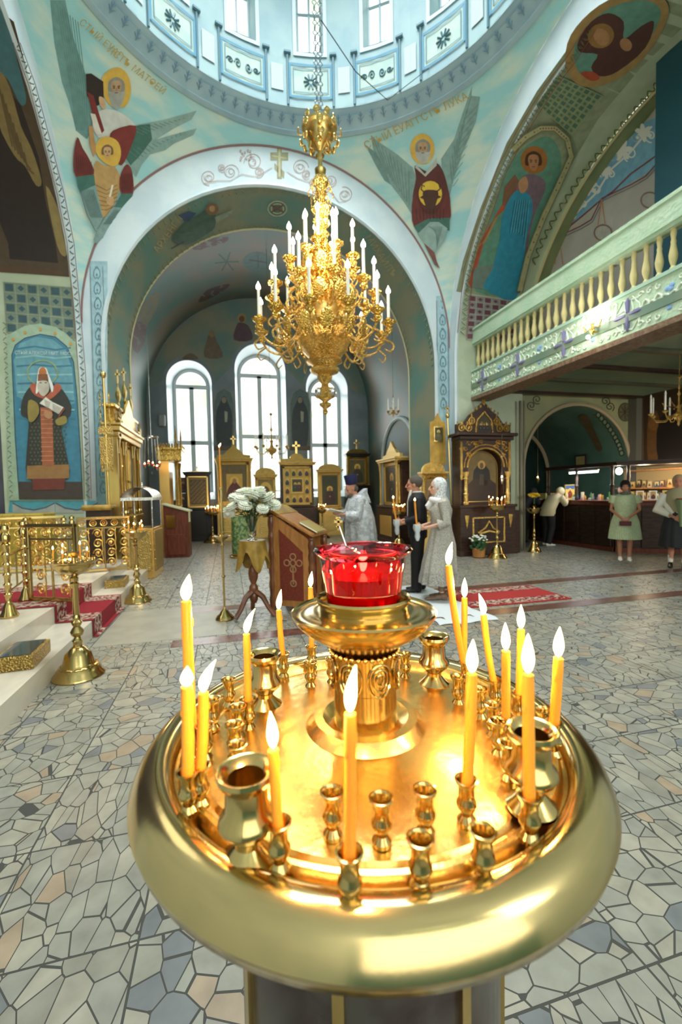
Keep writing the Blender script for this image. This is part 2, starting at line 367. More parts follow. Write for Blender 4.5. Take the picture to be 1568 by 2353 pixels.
for k in range(NB):
    ac = A0+2*pi*(k+.5)/NB; st_ = 2*pi/NB
    xs = [ac-st_/2, ac-st_/3, ac-hw, ac, ac+hw, ac+st_/3, ac+st_/2]; zs_ = [ZD, 10.42, 12.6, 14.2]
    for i in range(6):
        for j in range(3):
            if j == 1 and i in (2, 3): continue
            b.quad_strip([[dp(RD, xs[i], zs_[j]), dp(RD, xs[i+1], zs_[j])], [dp(RD, xs[i], zs_[j+1]), dp(RD, xs[i+1], zs_[j+1])]], False)
    lo_ = [dp(RD, ac-hw, 10.42), dp(RD, ac+hw, 10.42), dp(RD, ac+hw, 12.6), dp(RD, ac-hw, 12.6)]; h2 = hw*.8
    hi_ = [dp(RD+.4, ac-h2, 10.62), dp(RD+.4, ac+h2, 10.62), dp(RD+.4, ac+h2, 12.5), dp(RD+.4, ac-h2, 12.5)]
    b.quad_strip([lo_, hi_], True); wins.append(ac)
drum = struct(b, 'wall_drum', M_blue, 'blue painted drum wall with tall windows')
b = MB(); b.lathe([(RD, 14.2), (RD*.95, 15.4), (RD*.8, 16.4), (RD*.5, 17.2), (.01, 17.6)], (XC, YC, 0), 48, False)
struct(b, 'ceiling_dome', M_blue)
M_panel = mat('drum_panel_pale', '#93b0a8', .5, 0, '#a5bbae', 3); M_pline = mat('drum_panel_blue', '#2f7f9a', .5); M_ppale = mat('drum_pale_strip', '#a8b3b4', .5)
M_winf = mat('drum_window_frame', '#b9cdd6', .5)
wn = 0
for k, ac in enumerate(wins):
    if sin(ac) < .2: continue
    wn += 1
    def rect(b, a0, a1, z0, z1, r, t):   # framed rectangle on the drum
        for (p, q, s0, s1) in ((a0, a1, z0, z0+t), (a0, a1, z1-t, z1), (a0, a0+t/RD, z0, z1), (a1-t/RD, a1, z0, z1)):
            b.quad_strip([[dp(r, p, s0), dp(r, (p+q)/2, s0), dp(r, q, s0)], [dp(r, p, s1), dp(r, (p+q)/2, s1), dp(r, q, s1)]], False)
    def fill(b, a0, a1, z0, z1, r): b.quad_strip([[dp(r, a0+(a1-a0)*i/3, z) for i in range(4)] for z in (z0, z1)], False)
    w = .115
    f = MB(); fill(f, ac-w, ac+w, 9.55, 10.12, RD-.012); f.build('drum_panel', M_panel, drum, False)
    f = MB(); rect(f, ac-w-.012, ac+w+.012, 9.5, 10.17, RD-.02, .045); f.build('panel_frame', M_pline, drum, False)
    f = MB(); rect(f, ac-w+.01, ac+w-.01, 9.6, 10.08, RD-.026, .02)
    if k % 2:
        for j in range(10):
            a = 2*pi*j/10; cz = 9.83
            f.tube([dp(RD-.02, ac+.012*cos(a)/1, cz+.04*sin(a)), dp(RD-.02, ac+.042*cos(a), cz+.15*sin(a))], .018, 4)
    else:
        for s_ in (-1, 1):
            for c0 in (.03, .075):
                f.tube([dp(RD-.02, ac+s_*(c0+.02*(1-t_/14)*cos(t_*.75)), 9.83+(.10-.04*(c0 > .05))*(1-t_/14)*sin(t_*.75)*s_) for t_ in range(13)], .013, 4)
    f.build('panel_ornament', mat('panel_ornament_paint', '#4f7884', .5) if wn == 1 else bpy.data.materials['panel_ornament_paint'], drum, False)
    f = MB(); fill(f, ac+st_/2-.035, ac+st_/2+.035, 9.6, 10.1, RD-.02); f.build('drum_strip', M_ppale, drum, False)
    for s_ in (-1, 1):     # pilaster mouldings either side of the bay
        aa = ac+s_*(st_/2-.062); f = MB(); f.tube([dp(RD-.02, aa, ZD+.02), dp(RD-.02, aa, 10.3)], .022, 6); f.tube([dp(RD-.03, aa-.02, 10.35), dp(RD-.03, aa+.02, 10.35)], .035, 6)
        f.build('drum_moulding', mat('drum_moulding_paint', '#59808e', .5) if (wn == 1 and s_ < 0) else bpy.data.materials['drum_moulding_paint'], drum)
    f = MB(); h2 = hw*.8; R_ = RD+.36
    for z in (10.66, 11.5, 12.46): f.tube([dp(R_, ac-h2, z), dp(R_, ac+h2, z)], .035, 4)
    for a in (-h2, 0, h2): f.tube([dp(R_, ac+a, 10.62), dp(R_, ac+a, 12.5)], .03, 4)
    wo = f.build('window_%d' % wn, M_winf, None, False); wo['kind'] = 'structure'
    g = MB(); g.quad_strip([[dp(R_+.02, ac-h2, 10.6), dp(R_+.02, ac+h2, 10.6)], [dp(R_+.02, ac-h2, 12.5), dp(R_+.02, ac+h2, 12.5)]], False); g.build('window_glass', M_glass, wo, False)
    f = MB(); rect(f, ac-hw-.02, ac+hw+.02, 10.32, 12.7, RD-.02, .07); f.build('window_surround', M_winf, wo, False)
WN = wn
# ---- east arm: splayed soffit, rib, barrel vault, apse wall
def loft(ps, closed=False): return MB().quad_strip(ps, closed)
soff = struct(loft([[(XC+u, YA, z) for u, z in arc(AH, ZA)], [(XC+u, Y2, z) for u, z in arc(A2, ZA2)]]), 'wall_east_soffit', mat('soffit_fresco', '#5e8076', .4, 0, '#82826a', 1.1, lo=.4, hi=.6, detail=6), 'teal painted inner side of the great east arch')
rib = loft([[(XC+u, Y2, z) for u, z in arc(A2, ZA2)], [(XC+u, Y2+.02, z) for u, z in arc(A2+.3, ZA2)], [(XC+u, Y2+.3, z) for u, z in arc(A2+.75, ZA2)]])
struct(rib, 'wall_east_rib', M_vault)
vault = struct(loft([[(XC+u, Y2+.02, z) for u, z in arc(A3, ZA3)], [(XC+u, Y3, z) for u, z in arc(A3, ZA3)]]), 'ceiling_east_vault', M_vault, 'barrel vault with dim frescoes over the east arm')
def edge_trim(name, pts, r, mt, label=None):
    b = MB().tube(pts, r, 6); return struct(b, name, mt, label)
edge_trim('trim_2', [(XC+u, YA-.02, z) for u, z in arc(AH+.03, ZA)], .045, M_plaster, 'white moulding along the great east arch')
edge_trim('trim_3', [(XC+u, Y2-.01, z) for u, z in arc(A2+.01, ZA2)], .022, mat('yellowed_rib_line', '#c8bf94', .5), 'thin cream rib moulding of the inner east arch')
edge_trim('trim_4', [(XC+(H-.0)*-cos(pi*i/60), YA-.01, ZS+H*sin(pi*i/60)) for i in range(61)], .02, mat('pink_line', '#8f6a66', .5), 'pinkish painted line above the white arch')
# apse wall with three deep arched windows
def arched_wall(name, mt, y, x0, x1, z0, z1, holes, N=20):
    b = MB(); xs = x0
    for (xc, hw_, zb, zsp, *_r) in holes:
        b.quad_strip([[(xs, y, z0), (xc-hw_, y, z0)], [(xs, y, z1), (xc-hw_, y, z1)]], False)
        b.quad_strip([[(xc-hw_, y, z0), (xc+hw_, y, z0)], [(xc-hw_, y, zb), (xc+hw_, y, zb)]], False)
        a = [(xc-hw_*cos(pi*i/N), y, zsp+hw_*sin(pi*i/N)) for i in range(N+1)]
        b.quad_strip([a, [(p[0], y, z1) for p in a]], False); xs = xc+hw_
    b.quad_strip([[(xs, y, z0), (x1, y, z0)], [(xs, y, z1), (x1, y, z1)]], False)
    return struct(b, name, mt)
def G(px, py): return onY(px, py, Y3)
def hole(pl, pr, pt, py): a, c = G(pl, py).x, G(pr, py).x; return ((a+c)/2, (c-a)/2, 1.35, G((pl+pr)/2, pt).z-(c-a)/2)
holes = [hole(383, 487, 828, 900), hole(541, 657, 790, 900), hole(705, 800, 842, 950)]
apse = arched_wall('wall_apse', M_gry, Y3, XC-4.2, XC+4.2, 0, 9, holes); apse['label'] = 'grey blue apse wall with three arched windows'
YG = Y3+.75
for k, (h, (gl, gr, gt, gy)) in enumerate(zip(holes, ((402, 478, 853, 900), (551, 640, 820, 900), (713, 777, 874, 950)))):
    # the pane stands at the back of the embrasure
    a = onY(gl, gy, YG).x; c = onY(gr, gy, YG).x; xc = (a+c)/2; w_ = (c-a)/2; zt = onY((gl+gr)/2, gt, YG).z; zsp = zt-w_; zb = 1.6
    def oloop(xc, w, zb, zs, y, n_=20): return [(xc-w, y, zb)]+[(xc-w*cos(pi*i/n_), y, zs+w*sin(pi*i/n_)) for i in range(n_+1)]+[(xc+w, y, zb)]
    rv = loft([oloop(h[0], h[1], h[2], h[3], Y3), oloop(xc, w_+.05, zb-.1, zsp, YG)], True)
    r_ = struct(rv, 'window_%d' % (WN+1+k), mat('white_embrasure', '#cdd9dd', .35) if k == 0 else bpy.data.materials['white_embrasure'], ['left arched apse window with white splayed reveal', 'tall middle arched apse window with white splayed reveal', 'right arched apse window with white splayed reveal'][k])
    f = MB(); zm = zsp-.02; t = .05
    f.tube(oloop(xc, w_, zb, zsp, YG-.02)+[(xc-w_, YG-.02, zb)], .075, 4); f.box((xc, YG-.03, zm), (2*w_, .09, .15)); f.box((xc, YG-.03, (zm+zb)/2-.1), (2*w_, .09, .15)); f.box((xc, YG-.03, (zm+zb)/2), (.15, .09, zm-zb))
    for s_ in (-1, 1): f.box((xc+s_*w_/2, YG-.0, (zm+zb)/2), (.0+.0001, .01, zm-zb))
    f.box((xc-w_*.5-.0, YG-.03, zm), (.02, .02, .02)); f.build('window_frame', M_frame, r_, False)
    g = MB(); lo = oloop(xc, w_, zb, zsp, YG+.03); g.prism([(p[0], p[2]) for p in lo], YG+.02, YG+.03, lambda u, v, w: (u, w, v)); g.build('window_glass', M_glass, r_, False)
# side doorway in the right wall of the east arm (arched niche)
XV = XC+A3
b = MB(); na = [(12.45-1.35*cos(pi*i/20), 2.35+1.35*sin(pi*i/20)) for i in range(21)]; na = [(11.1, 0)]+na+[(13.8, 0)]
b.quad_strip([[(XV-.03, y, z) for y, z in na], [(XV+1.4, y, z) for y, z in na]], False); b.prism(na, XV-.02, XV-.01, lambda u, v, w: (w+1.4 if False else w, u, v))
struct(b, 'door_1', mat('niche_teal', '#335a62', .5, 0, '#4a5238', 1.2), 'arched side opening in the right wall of the east arm')
edge_trim('trim_5', [(XV-.04, y, z) for y, z in na], .06, M_plaster)
# ---- side arms: soffits with frescoes
def sarc(r=SH, n_=40): return arc(r, ZA, n_)
XNo, XSo = XW-1.3, XE+1.75
nsoff = struct(loft([[(XW, YC+u, z) for u, z in sarc()], [(XNo, YC+u, z) for u, z in sarc()]]), 'wall_north_soffit', M_pale, 'pale green inner side of the north arch with painted panels')
ssoff = struct(loft([[(XE, YC+u, z) for u, z in sarc()], [(XSo, YC+u, z) for u, z in sarc()]]), 'wall_south_soffit', M_pale, 'pale green inner side of the south arch with painted panels')
for nm, x, s_ in (('trim_6', XW-.01, 1), ('trim_7', XE+.01, -1)): edge_trim(nm, [(x+s_*.03, YC+u, z) for u, z in arc(SH+.03, ZA)], .05, M_plaster)
b = MB().quad_strip([[(XNo, YR+.3, 0), (-8, YR+.3, 0)], [(XNo, YR+.3, 9), (-8, YR+.3, 9)]], False).quad_strip([[(XNo, YR, 0), (XNo, YR+.3, 0)], [(XNo, YR, 9), (XNo, YR+.3, 9)]], False)
b.quad_strip([[(-8, YR+.3, 0), (-8, -2, 0)], [(-8, YR+.3, 9), (-8, -2, 9)]], False)
struct(b, 'wall_north', mat('violet_grey_wall', '#565564', .6, 0, '#666470', 1.5))
# south gallery: tympanum, inner soffit, screen
XT = XSo+.28
b = loft([[(XSo, YC+u, z) for u, z in arc(SH-.04, ZA, 40, z0=4)], [(XT, YC+u, z) for u, z in arc(SH-.04, ZA, 40, z0=4)]])
ss2 = struct(b, 'wall_gallery_soffit', mat('gallery_soffit_green', '#76835c', .5, 0, '#868f66', 2))
b = MB(); tym = [(YC+u, z) for u, z in arc(SH, ZA, 40, z0=4.0)]; b.prism(tym, XT, XT+.15, lambda u, v, w: (w, u, v))
tymp = struct(b, 'wall_gallery', mat('gallery_wall_paint', '#b9b4ac', .6, 0, '#c2beb6', 2), 'pale gallery wall painted with drapery and blue scrolls')
edge_trim('trim_8', [(XSo, YC+u, z) for u, z in arc(SH-.05, ZA, 40, z0=4.6)], .03, mat('cream_line', '#c3b88a', .5))
struct(MB().box((XSo-.35, 4.5, 6.65), (.08, 2.1, 4.5)), 'wall_gallery_screen', mat('dark_teal_screen', '#1d4c57', .5), 'dark teal partition standing on the gallery', False)
# lower south aisle: ceiling, wall with big arch, tunnel, south wall
XS = 10.55; ZC = 3.85; YB = YR+.15
b = MB().box(((5.9+XS)/2, 4.0, ZC+.06), (XS-5.9+.6, 11.6, .12)); ceil = struct(b, 'ceiling_gallery', M_under, 'green painted ceiling under the gallery', False)
for k, yy in enumerate((9.15, 8.0, 7.0, 6.0, 5.1, 4.2)):
    t_ = MB().box(((6+XS)/2, yy, ZC-.03), (XS-6, .12, .06)); t_.build('ceiling_beam', M_dark if k % 2 else M_dwood, ceil, False)
pa = [(8.78+1.66*-cos(pi*i/30), 2.02+1.62*sin(pi*i/30)) for i in range(31)]; pa = [(pa[0][0], 0)]+pa+[(pa[-1][0], 0)]
b = MB(); top = [(x, ZC+.1) for x, z in pa]; b.quad_strip([[(x, YB, z) for x, z in pa], [(x, YB, z) for x, z in top]], False)
b.quad_strip([[(XSo-.05, YB, 0), (pa[0][0], YB, 0)], [(XSo-.05, YB, ZC+.1), (pa[0][0], YB, ZC+.1)]], False); b.quad_strip([[(pa[-1][0], YB, 0), (XS, YB, 0)], [(pa[-1][0], YB, ZC+.1), (XS, YB, ZC+.1)]], False)
b.quad_strip([[(XE, YR+.01, 0), (XSo, YR+.01, 0)], [(XE, YR+.01, 4.4), (XSo, YR+.01, 4.4)]], False); b.quad_strip([[(XSo, YR, 0), (XSo, YB, 0)], [(XSo, YR, 8), (XSo, YB, 8)]], False)
wse = struct(b, 'wall_aisle_east', mat('aisle_green_plaster', '#94966f', .5, 0, '#868c6c', 1.6), 'olive green aisle wall around the big arch')
struct(loft([[(x, YB, z) for x, z in pa], [(x, 17, z) for x, z in pa]]).quad_strip([[(7, 17, 0), (10.6, 17, 0)], [(7, 17, 4), (10.6, 17, 4)]], False), 'wall_side_chapel', mat('chapel_teal', '#56786e', .5, 0, '#48665e', 1.2), 'dark teal vaulted passage behind the shop')
edge_trim('trim_9', [(x, YB-.02, z) for x, z in pa], .05, mat('arch_moulding', '#9b8f74', .5), 'pale moulding around the aisle arch')
edge_trim('trim_10', [(8.78+(x-8.78)*.97, 12.4, z*.97) for x, z in pa], .06, bpy.data.materials['arch_moulding'], 'second arch moulding deep in the passage')
b = MB().quad_strip([[(XS, YB, 0), (XS, -4, 0)], [(XS, YB, ZC+.1), (XS, -4, ZC+.1)]], False)
wso = struct(b, 'wall_south', mat('aisle_brown_wall', '#4f4434', .6, 0, '#5d5340', 1.5), 'dark south aisle wall')
struct(MB().box((XS-.08, YB-.12, ZC/2), (.2, .26, ZC)), 'trim_11', mat('grey_pilaster', '#5f5f58', .5), None, False)
# roof over what lies behind the camera side arches
struct(MB().box((XC, .6, 9.4), (2*H+.3, 2.2, .2)), 'ceiling_nave', M_plaster, None, False)
b = loft([[(XC+u, YC-H, z) for u, z in arc(AH, ZA)], [(XC+u, -5, z) for u, z in arc(AH, ZA)]]); struct(b, 'wall_nave', M_plaster)
struct(pier_face(lambda u, z: (XC+u, YC-H, z)), 'wall_west_crossing', M_plaster)
struct(MB().box((1.5, -6.4, 4.5), (18, .2, 9)), 'wall_west', M_teal, None, False)
struct(MB().quad_strip([[(XC-A3-.2, YA+.02, 0), (XC-AH, YA+.02, 0)], [(XC-A3-.2, YA+.02, 9), (XC-AH, YA+.02, 9)]], False), 'wall_pier_back', M_plaster)
# ---- balcony of the gallery
XB = 5.62; zb0, zb1, zb2, zb3 = 3.66, 4.24, 4.88, 5.18; yb0, yb1 = 1.6, YR-.02; Lb = yb1-yb0; ymb = (yb0+yb1)/2
M_balc = mat('balcony_mint_plaster', '#a9c7a8', .5, 0, '#b5ccb0', 3, bump=.45, bscale=22, voro=True); M_ochre = mat('baluster_cream', '#c9bd86', .5)
balc = thing('gallery_balcony', 'long mint green balcony with turned cream balusters and carved crosses', 'balcony', (XB, ymb, zb0)); balc['kind'] = 'structure'
def bl(x, y, z): return (x-XB, y-ymb, z-zb0)
MB().box(bl(XB+.1, ymb, (zb0+zb1)/2), (.2, Lb, zb1-zb0)).build('fascia', M_balc, balc, False)
MB().box(bl(XB+.1, ymb, (zb2+zb3)/2), (.22, Lb, zb3-zb2)).box(bl(XB+.1, ymb, zb3+.02), (.27, Lb, .05)).box(bl(XB+.1, ymb, zb2-.02), (.16, Lb, .05)).build('top_rail', M_balc, balc, False)
MB().box(bl(XB+.1, ymb, zb1+.02), (.26, Lb, .05)).build('ledge', mat('mint_ledge', '#a3c2ad', .5), balc, False)
MB().box(bl(XB+.2, ymb, zb0-.04), (.46, Lb, .08)).build('underside_band', mat('brown_scroll_band', '#6b4c3a', .6, 0, '#7d6a50', 20), balc, False)
MB().box(bl(XB+.75, ymb, zb1-.12), (1.2, Lb, .1)).build('gallery_floor', M_owood, balc, False)
bp_ = [(.028, 0), (.045, .01), (.045, .05), (.026, .08), (.05, .17), (.054, .22), (.03, .36), (.034, .39), (.026, .42), (.038, .5), (.03, .54), (.05, .56), (.05, .6)]
proto = None
for i in range(38):
    y = yb1-.12-i*.19
    if y < yb0: break
    if proto is None: proto = MB().lathe([(r, z) for r, z in bp_], seg=10).build('baluster', M_ochre, balc); o = proto
    else: o = proto.copy(); COL.objects.link(o); o.parent = balc
    o.location = bl(XB+.1, y, zb1+.045)
M_vio = mat('violet_relief', '#77739a', .5); M_mrel = mat('mint_relief', '#dbe6d2', .5); M_brel = mat('blue_relief', '#7fa5cf', .5)
for k in range(6):
    y = yb1-.45-k*1.22; zc_ = (zb0+zb1)/2
    if y < yb0: break
    b = MB()
    for j in range(4): a = pi/2*j; b.tube([bl(XB-.005, y+.03*cos(a), zc_+.03*sin(a)), bl(XB-.012, y+.17*cos(a), zc_+.17*sin(a)), bl(XB-.01, y+.24*cos(a), zc_+.24*sin(a))], [.026, .038, .006], 6)
    b.ell(bl(XB, y, zc_), (.02, .045, .045), 10, 6); b.build('carved_cross', M_vio, balc)
    b = MB()
    for j in range(4):
        a = pi/4+pi/2*j
        b.tube([bl(XB-.004, y+r*cos(a+.5*sin(r*25)), zc_+r*sin(a+.5*sin(r*25))) for r in (.05, .1, .15, .2, .25)], .014, 5)
    for s_ in (-1, 1):
        for q in range(4):
            yy = y+s_*(.27+.09*q); b.tube([bl(XB-.006, yy+.07*(1-t/12)*cos(t*.7)*s_, zc_+(.12-.06*(q % 2))*(1-t/12)*sin(t*.7)) for t in range(11)], .014, 5)
    for s_ in (-1, 1):
        for q in (-1, 1):
            for w in range(3): b.tube([bl(XB-.006, y+s_*(.2+.13*w)+.05*(1-t/9)*cos(t*.8+w)*s_, zc_+q*.2+.05*(1-t/9)*sin(t*.8+w)) for t in range(9)], .012, 5)
    b.tube([bl(XB-.006, y+.33*cos(2*pi*i/16)*.62, zc_+.25*sin(2*pi*i/16)*(.8+.2*(i % 2))) for i in range(17)], .009, 5)
    b.build('carved_scroll', M_mrel, balc)
    b = MB()
    for q in range(7): b.ell(bl(XB, y-.61+.07*cos(q*2.4)*(q/4), zc_+.14*sin(q*2.4)), (.012, .045, .035), 8, 4)
    b.build('blue_medallion', M_brel, balc)
# ================= THE PAINTINGS ON THE WALLS =================
def surf_soffit(r, side):
    def f(px, py):
        d = ray(px, py); oy, oz = CAM.y-YC, CAM.z-ZA
        A = d.y*d.y+d.z*d.z; B = oy*d.y+oz*d.z; D = B*B-A*(oy*oy+oz*oz-r*r); t = (-B+sqrt(max(D, 0)))/A; P = CAM+d*t
        if P.z < ZA: P = CAM+d*((YC+r-CAM.y)/d.y)
        return P
    return f
def surf_vault(r0, z0, y0, r1=None, z1=None, y1=None):
    def f(px, py):
        d = ray(px, py); r, zc = r0, z0
        for _ in range(8):
            ox, oz = CAM.x-XC, CAM.z-zc; A = d.x*d.x+d.z*d.z; B = ox*d.x+oz*d.z; D = B*B-A*(ox*ox+oz*oz-r*r); t = (-B+sqrt(max(D, 0)))/A; P = CAM+d*t
            if P.z < zc: P = CAM+d*(((XC+r if d.x > 0 else XC-r)-CAM.x)/d.x)
            if r1 is None: break
            k = min(1, max(0, (P.y-y0)/(y1-y0))); r = r0+(r1-r0)*k; zc = z0+(z1-z0)*k
        return P
    return f
PY = lambda y: (lambda a, b: onY(a, b, y))
PX = lambda x: (lambda a, b: onX(a, b, x))
GOLD = '#d8b04a'; TEALW = '#7ea09a'; DKW = '#4a6a66'
def wing(p, col, dark, root, tip, width, n=7, bend=0):
    """a long feathered wing from root to tip"""
    r, t = V(root), V(tip); d = t-r; nn = V((-d.y, d.x)).normalized()*width
    up = [r+d*k+nn*(.5*(1-k)**.6+bend*sin(pi*k)) for k in (0, .2, .4, .6, .8, 1)]
    dn = [r+d*k-nn*(.5*(1-k)**.5*(1+.12*((i % 2)))-bend*sin(pi*k)) for i, k in enumerate((.9, .75, .6, .45, .3, .15, 0))]
    p.P(col, [tuple(q) for q in up+dn])
    for i in range(n):
        k0 = i/n; a = r+d*k0*.8+nn*(.4*(1-k0)+bend*sin(pi*k0)); b = r+d*min(1, k0+.38)-nn*(.42*(1-min(1, k0+.38))**.6-bend*sin(pi*min(1, k0+.38)))
        p.L(dark, [tuple(a), tuple(a*.5+b*.5+nn*.05), tuple(b)], 1.1*p.sc*.9)
def face(p, x, y, r, hair, skin='#c8a882', beard=None, long=0):
    if beard: p.Sm(beard, [(x-r*.95, y-.2*r), (x+r*.95, y-.2*r), (x+r*1.05, y+r*1.3), (x+r*.4, y+r*(2.1+long)), (x-r*.5, y+r*(2.0+long)), (x-r*1.0, y+r*1.2)])
    p.Sm(hair, [(x-r*1.12, y+.3*r), (x-r*1.0, y-r*.9), (x, y-r*1.5), (x+r, y-r*.9), (x+r*1.12, y+.3*r), (x+r*.6, y+.5*r), (x-r*.6, y+.5*r)])
    p.Sm(skin, [(x-r*.72, y-.1*r), (x-r*.6, y-r*.85), (x, y-r*1.05), (x+r*.6, y-r*.85), (x+r*.72, y-.1*r), (x+r*.42, y+r*.9), (x, y+r*1.2), (x-r*.42, y+r*.9)])
    if beard: p.Sm(beard, [(x-r*.6, y+r*.62), (x, y+r*.42), (x+r*.6, y+r*.62), (x+r*.5, y+r*1.3), (x, y+r*1.7), (x-r*.5, y+r*1.3)])
    dk = '#5a4030'
    for s_ in (-1, 1):
        p.L(dk, [(x+s_*r*.15, y-r*.22), (x+s_*r*.5, y-r*.28)], r*.14); p.L(dk, [(x+s_*r*.2, y-r*.02), (x+s_*r*.45, y-r*.02)], r*.16)
    p.L('#a07c5c', [(x+.04*r, y-r*.1), (x-.05*r, y+r*.35), (x+.12*r, y+r*.38)], r*.12); p.L('#8a4a3c', [(x-r*.22, y+r*.62), (x+r*.22, y+r*.62)], r*.14)
# ---- evangelist on the left pendentive (traced at twice the size of the photograph)
p = Paint(surf_pend, 2, 0, 0, 16)
p.P('#6f9690', [(230, 0), (300, 0), (330, 150), (380, 300), (420, 420), (440, 560), (400, 640), (350, 600), (320, 480), (285, 380), (250, 200)])
for k in range(9): p.L('#5f8681', [(262+k*12, 20+k*10), (300+k*12, 260+k*20), (330+k*9, 430+k*22), (350+k*6, 600)], 3)
p.P('#8fa9a0', [(560, 590), (640, 572), (760, 550), (905, 508), (880, 550), (800, 590), (720, 640), (650, 660), (580, 700)])
p.P('#86a39b', [(600, 660), (720, 640), (905, 590), (890, 620), (800, 660), (760, 690), (690, 710), (650, 760), (625, 815), (600, 770), (570, 740)])
p.P('#3f6a5c', [(560, 600), (640, 575), (690, 570), (700, 640), (640, 720), (600, 760), (560, 700)])
for k in range(12): p.L('#5d7d77', [(600+k*22, 590-k*4), (660+k*17, 620-k*7)], 3); p.L('#5d7d77', [(590+k*22, 690-k*6), (640+k*17, 730-k*11)], 3)
p.Sm('#d9ad48', [(540, 310), (585, 340), (603, 405), (590, 470), (560, 495), (500, 480), (468, 400), (480, 340)])
p.Sm('#cfd0c6', [(430, 540), (480, 500), (560, 520), (620, 570), (600, 600), (520, 620), (470, 640), (430, 600)])
p.P('#2b1d16', [(395, 340), (420, 338), (475, 375), (478, 470), (440, 490), (400, 440)]); p.P('#7a2a24', [(400, 420), (430, 440), (480, 600), (460, 620), (430, 540)])
face(p, 535, 405, 34, '#8b8a80', '#b59470', '#a3a296', .6)
p.Sm('#c8a47c', [(455, 445), (480, 455), (485, 500), (462, 490)]); p.P('#d8cfc0', [(415, 520), (438, 525), (470, 620), (440, 615), (425, 560)])
p.Sm('#7a2c26', [(520, 600), (625, 578), (600, 680), (560, 760), (530, 720), (505, 650)])
p.P('#b98a52', [(408, 580), (425, 580), (445, 700), (430, 720), (412, 660)]); p.Sm('#d9ad48', [(500, 628), (545, 655), (556, 715), (530, 765), (470, 740), (440, 690), (455, 640)])
p.Sm('#b8935a', [(440, 740), (480, 760), (530, 770), (555, 830), (540, 900), (510, 960), (475, 1000), (450, 950), (430, 820)])
for k in range(6): p.L('#8f6a3c', [(440, 850+k*22), (490, 875+k*18), (540, 850+k*18)], 4)
face(p, 494, 700, 24, '#7c5a38', '#c9a070'); p.L('#e3dac0', [(518, 850), (505, 905)], 9); p.Sm('#c9a070', [(490, 910), (520, 905), (520, 940), (495, 940)])
p.Sm('#74302a', [(355, 630), (380, 680), (410, 730), (432, 800), (350, 812), (338, 720)]); p.Sm('#74302a', [(580, 755), (608, 790), (612, 890), (560, 890), (550, 820)])
p.P('#3f6c60', [(352, 812), (432, 802), (440, 860), (380, 900), (360, 860)]); p.P('#3f6c60', [(560, 890), (612, 890), (595, 970), (520, 960)])
p.P('#7f9994', [(372, 880), (440, 850), (475, 1005), (440, 1060), (400, 980)]); p.P('#7f9994', [(475, 1010), (520, 950), (595, 960), (560, 1010), (500, 1060), (440, 1120), (430, 1100)]); p.P('#7f9994', [(440, 1055), (480, 1040), (508, 1135), (490, 1120)])
for k in range(8): p.L('#4f6e6a', [(372+k*8, 870), (420+k*7, 1000)], 2.5); p.L('#4f6e6a', [(590-k*9, 965), (520-k*6, 1030)], 2.5); p.L('#511d1a', [(350+k*10, 700+k*6), (356+k*9, 800)], 2); p.L('#511d1a', [(560+k*7, 800), (562+k*6, 880)], 2)
p.text('#b79a4c', 'СТЫЙ ЕУАГ', 455, 190, 44, .72); p.text('#b79a4c', 'ЛСТЪ МАТѲЕЙ', 620, 335, 44, .66)
p.build('fresco_painting', pend, 'fresco of a bearded haloed evangelist with folded wings and an angel, left pendentive')
# ---- evangelist on the right pendentive
p = Paint(surf_pend, 2, 784, 0, 16)
p.P('#83a199', [(137, 620), (170, 650), (260, 710), (330, 770), (350, 830), (330, 900), (325, 985), (290, 930), (230, 850), (190, 780), (150, 700)])
p.P('#6e8e88', [(112, 665), (160, 700), (200, 770), (230, 850), (200, 830), (160, 760)])
p.P('#83a199', [(603, 395), (600, 440), (640, 445), (620, 560), (560, 700), (520, 820), (500, 900), (470, 850), (460, 730), (520, 640), (560, 520)])
for k in range(10): p.L('#68867f', [(150+k*18, 640+k*16), (215+k*11, 800+k*16)], 3); p.L('#68867f', [(600-k*11, 440+k*33), (575-k*7, 520+k*36)], 3); p.L('#68867f', [(630-k*10, 480+k*38), (560-k*5, 560+k*33)], 2.5)
p.E('#d9ad48', 374, 684, 56, 70)
p.Sm('#5a2622', [(340, 760), (400, 790), (440, 750), (470, 790), (490, 860), (503, 930), (490, 1000), (420, 990), (340, 960), (330, 900), (345, 820)])
face(p, 376, 684, 30, '#8a8a84', '#b9966e', '#b4b5ac'); p.P('#b6b6a8', [(345, 755), (385, 800), (440, 725), (440, 760), (388, 812), (340, 770)])
p.E('#e0b83e', 411, 891, 54, 60)
p.Sm('#4a2a1c', [(378, 880), (411, 872), (446, 880), (442, 920), (425, 965), (411, 975), (398, 965), (380, 920)]); p.P('#4a2a1c', [(362, 908), (380, 895), (384, 918)]); p.P('#4a2a1c', [(462, 905), (442, 895), (440, 916)])
p.L('#3a2a20', [(385, 885), (368, 870), (374, 850), (385, 858)], 6); p.L('#3a2a20', [(438, 882), (456, 868), (450, 845), (440, 838)], 6)
p.Sm('#672a26', [(345, 880), (370, 960), (411, 985), (455, 960), (490, 880), (503, 940), (500, 1010), (440, 1000), (400, 1010), (335, 1040), (326, 940)])
p.P('#3f6a5c', [(335, 1040), (400, 1005), (500, 1000), (498, 1060), (440, 1040), (360, 1080)]); p.P('#8fa8a0', [(352, 1075), (410, 1020), (450, 1020), (490, 1050), (470, 1110), (430, 1160), (395, 1130)]); p.P('#7a4a44', [(380, 1115), (430, 1160), (440, 1200), (455, 1235), (430, 1215)])
for k in range(9): p.L('#3c1614', [(345+k*16, 960), (350+k*15, 1010)], 2.5); p.L('#68867f', [(400+k*8, 1040), (440, 1060+k*10)], 2.2)
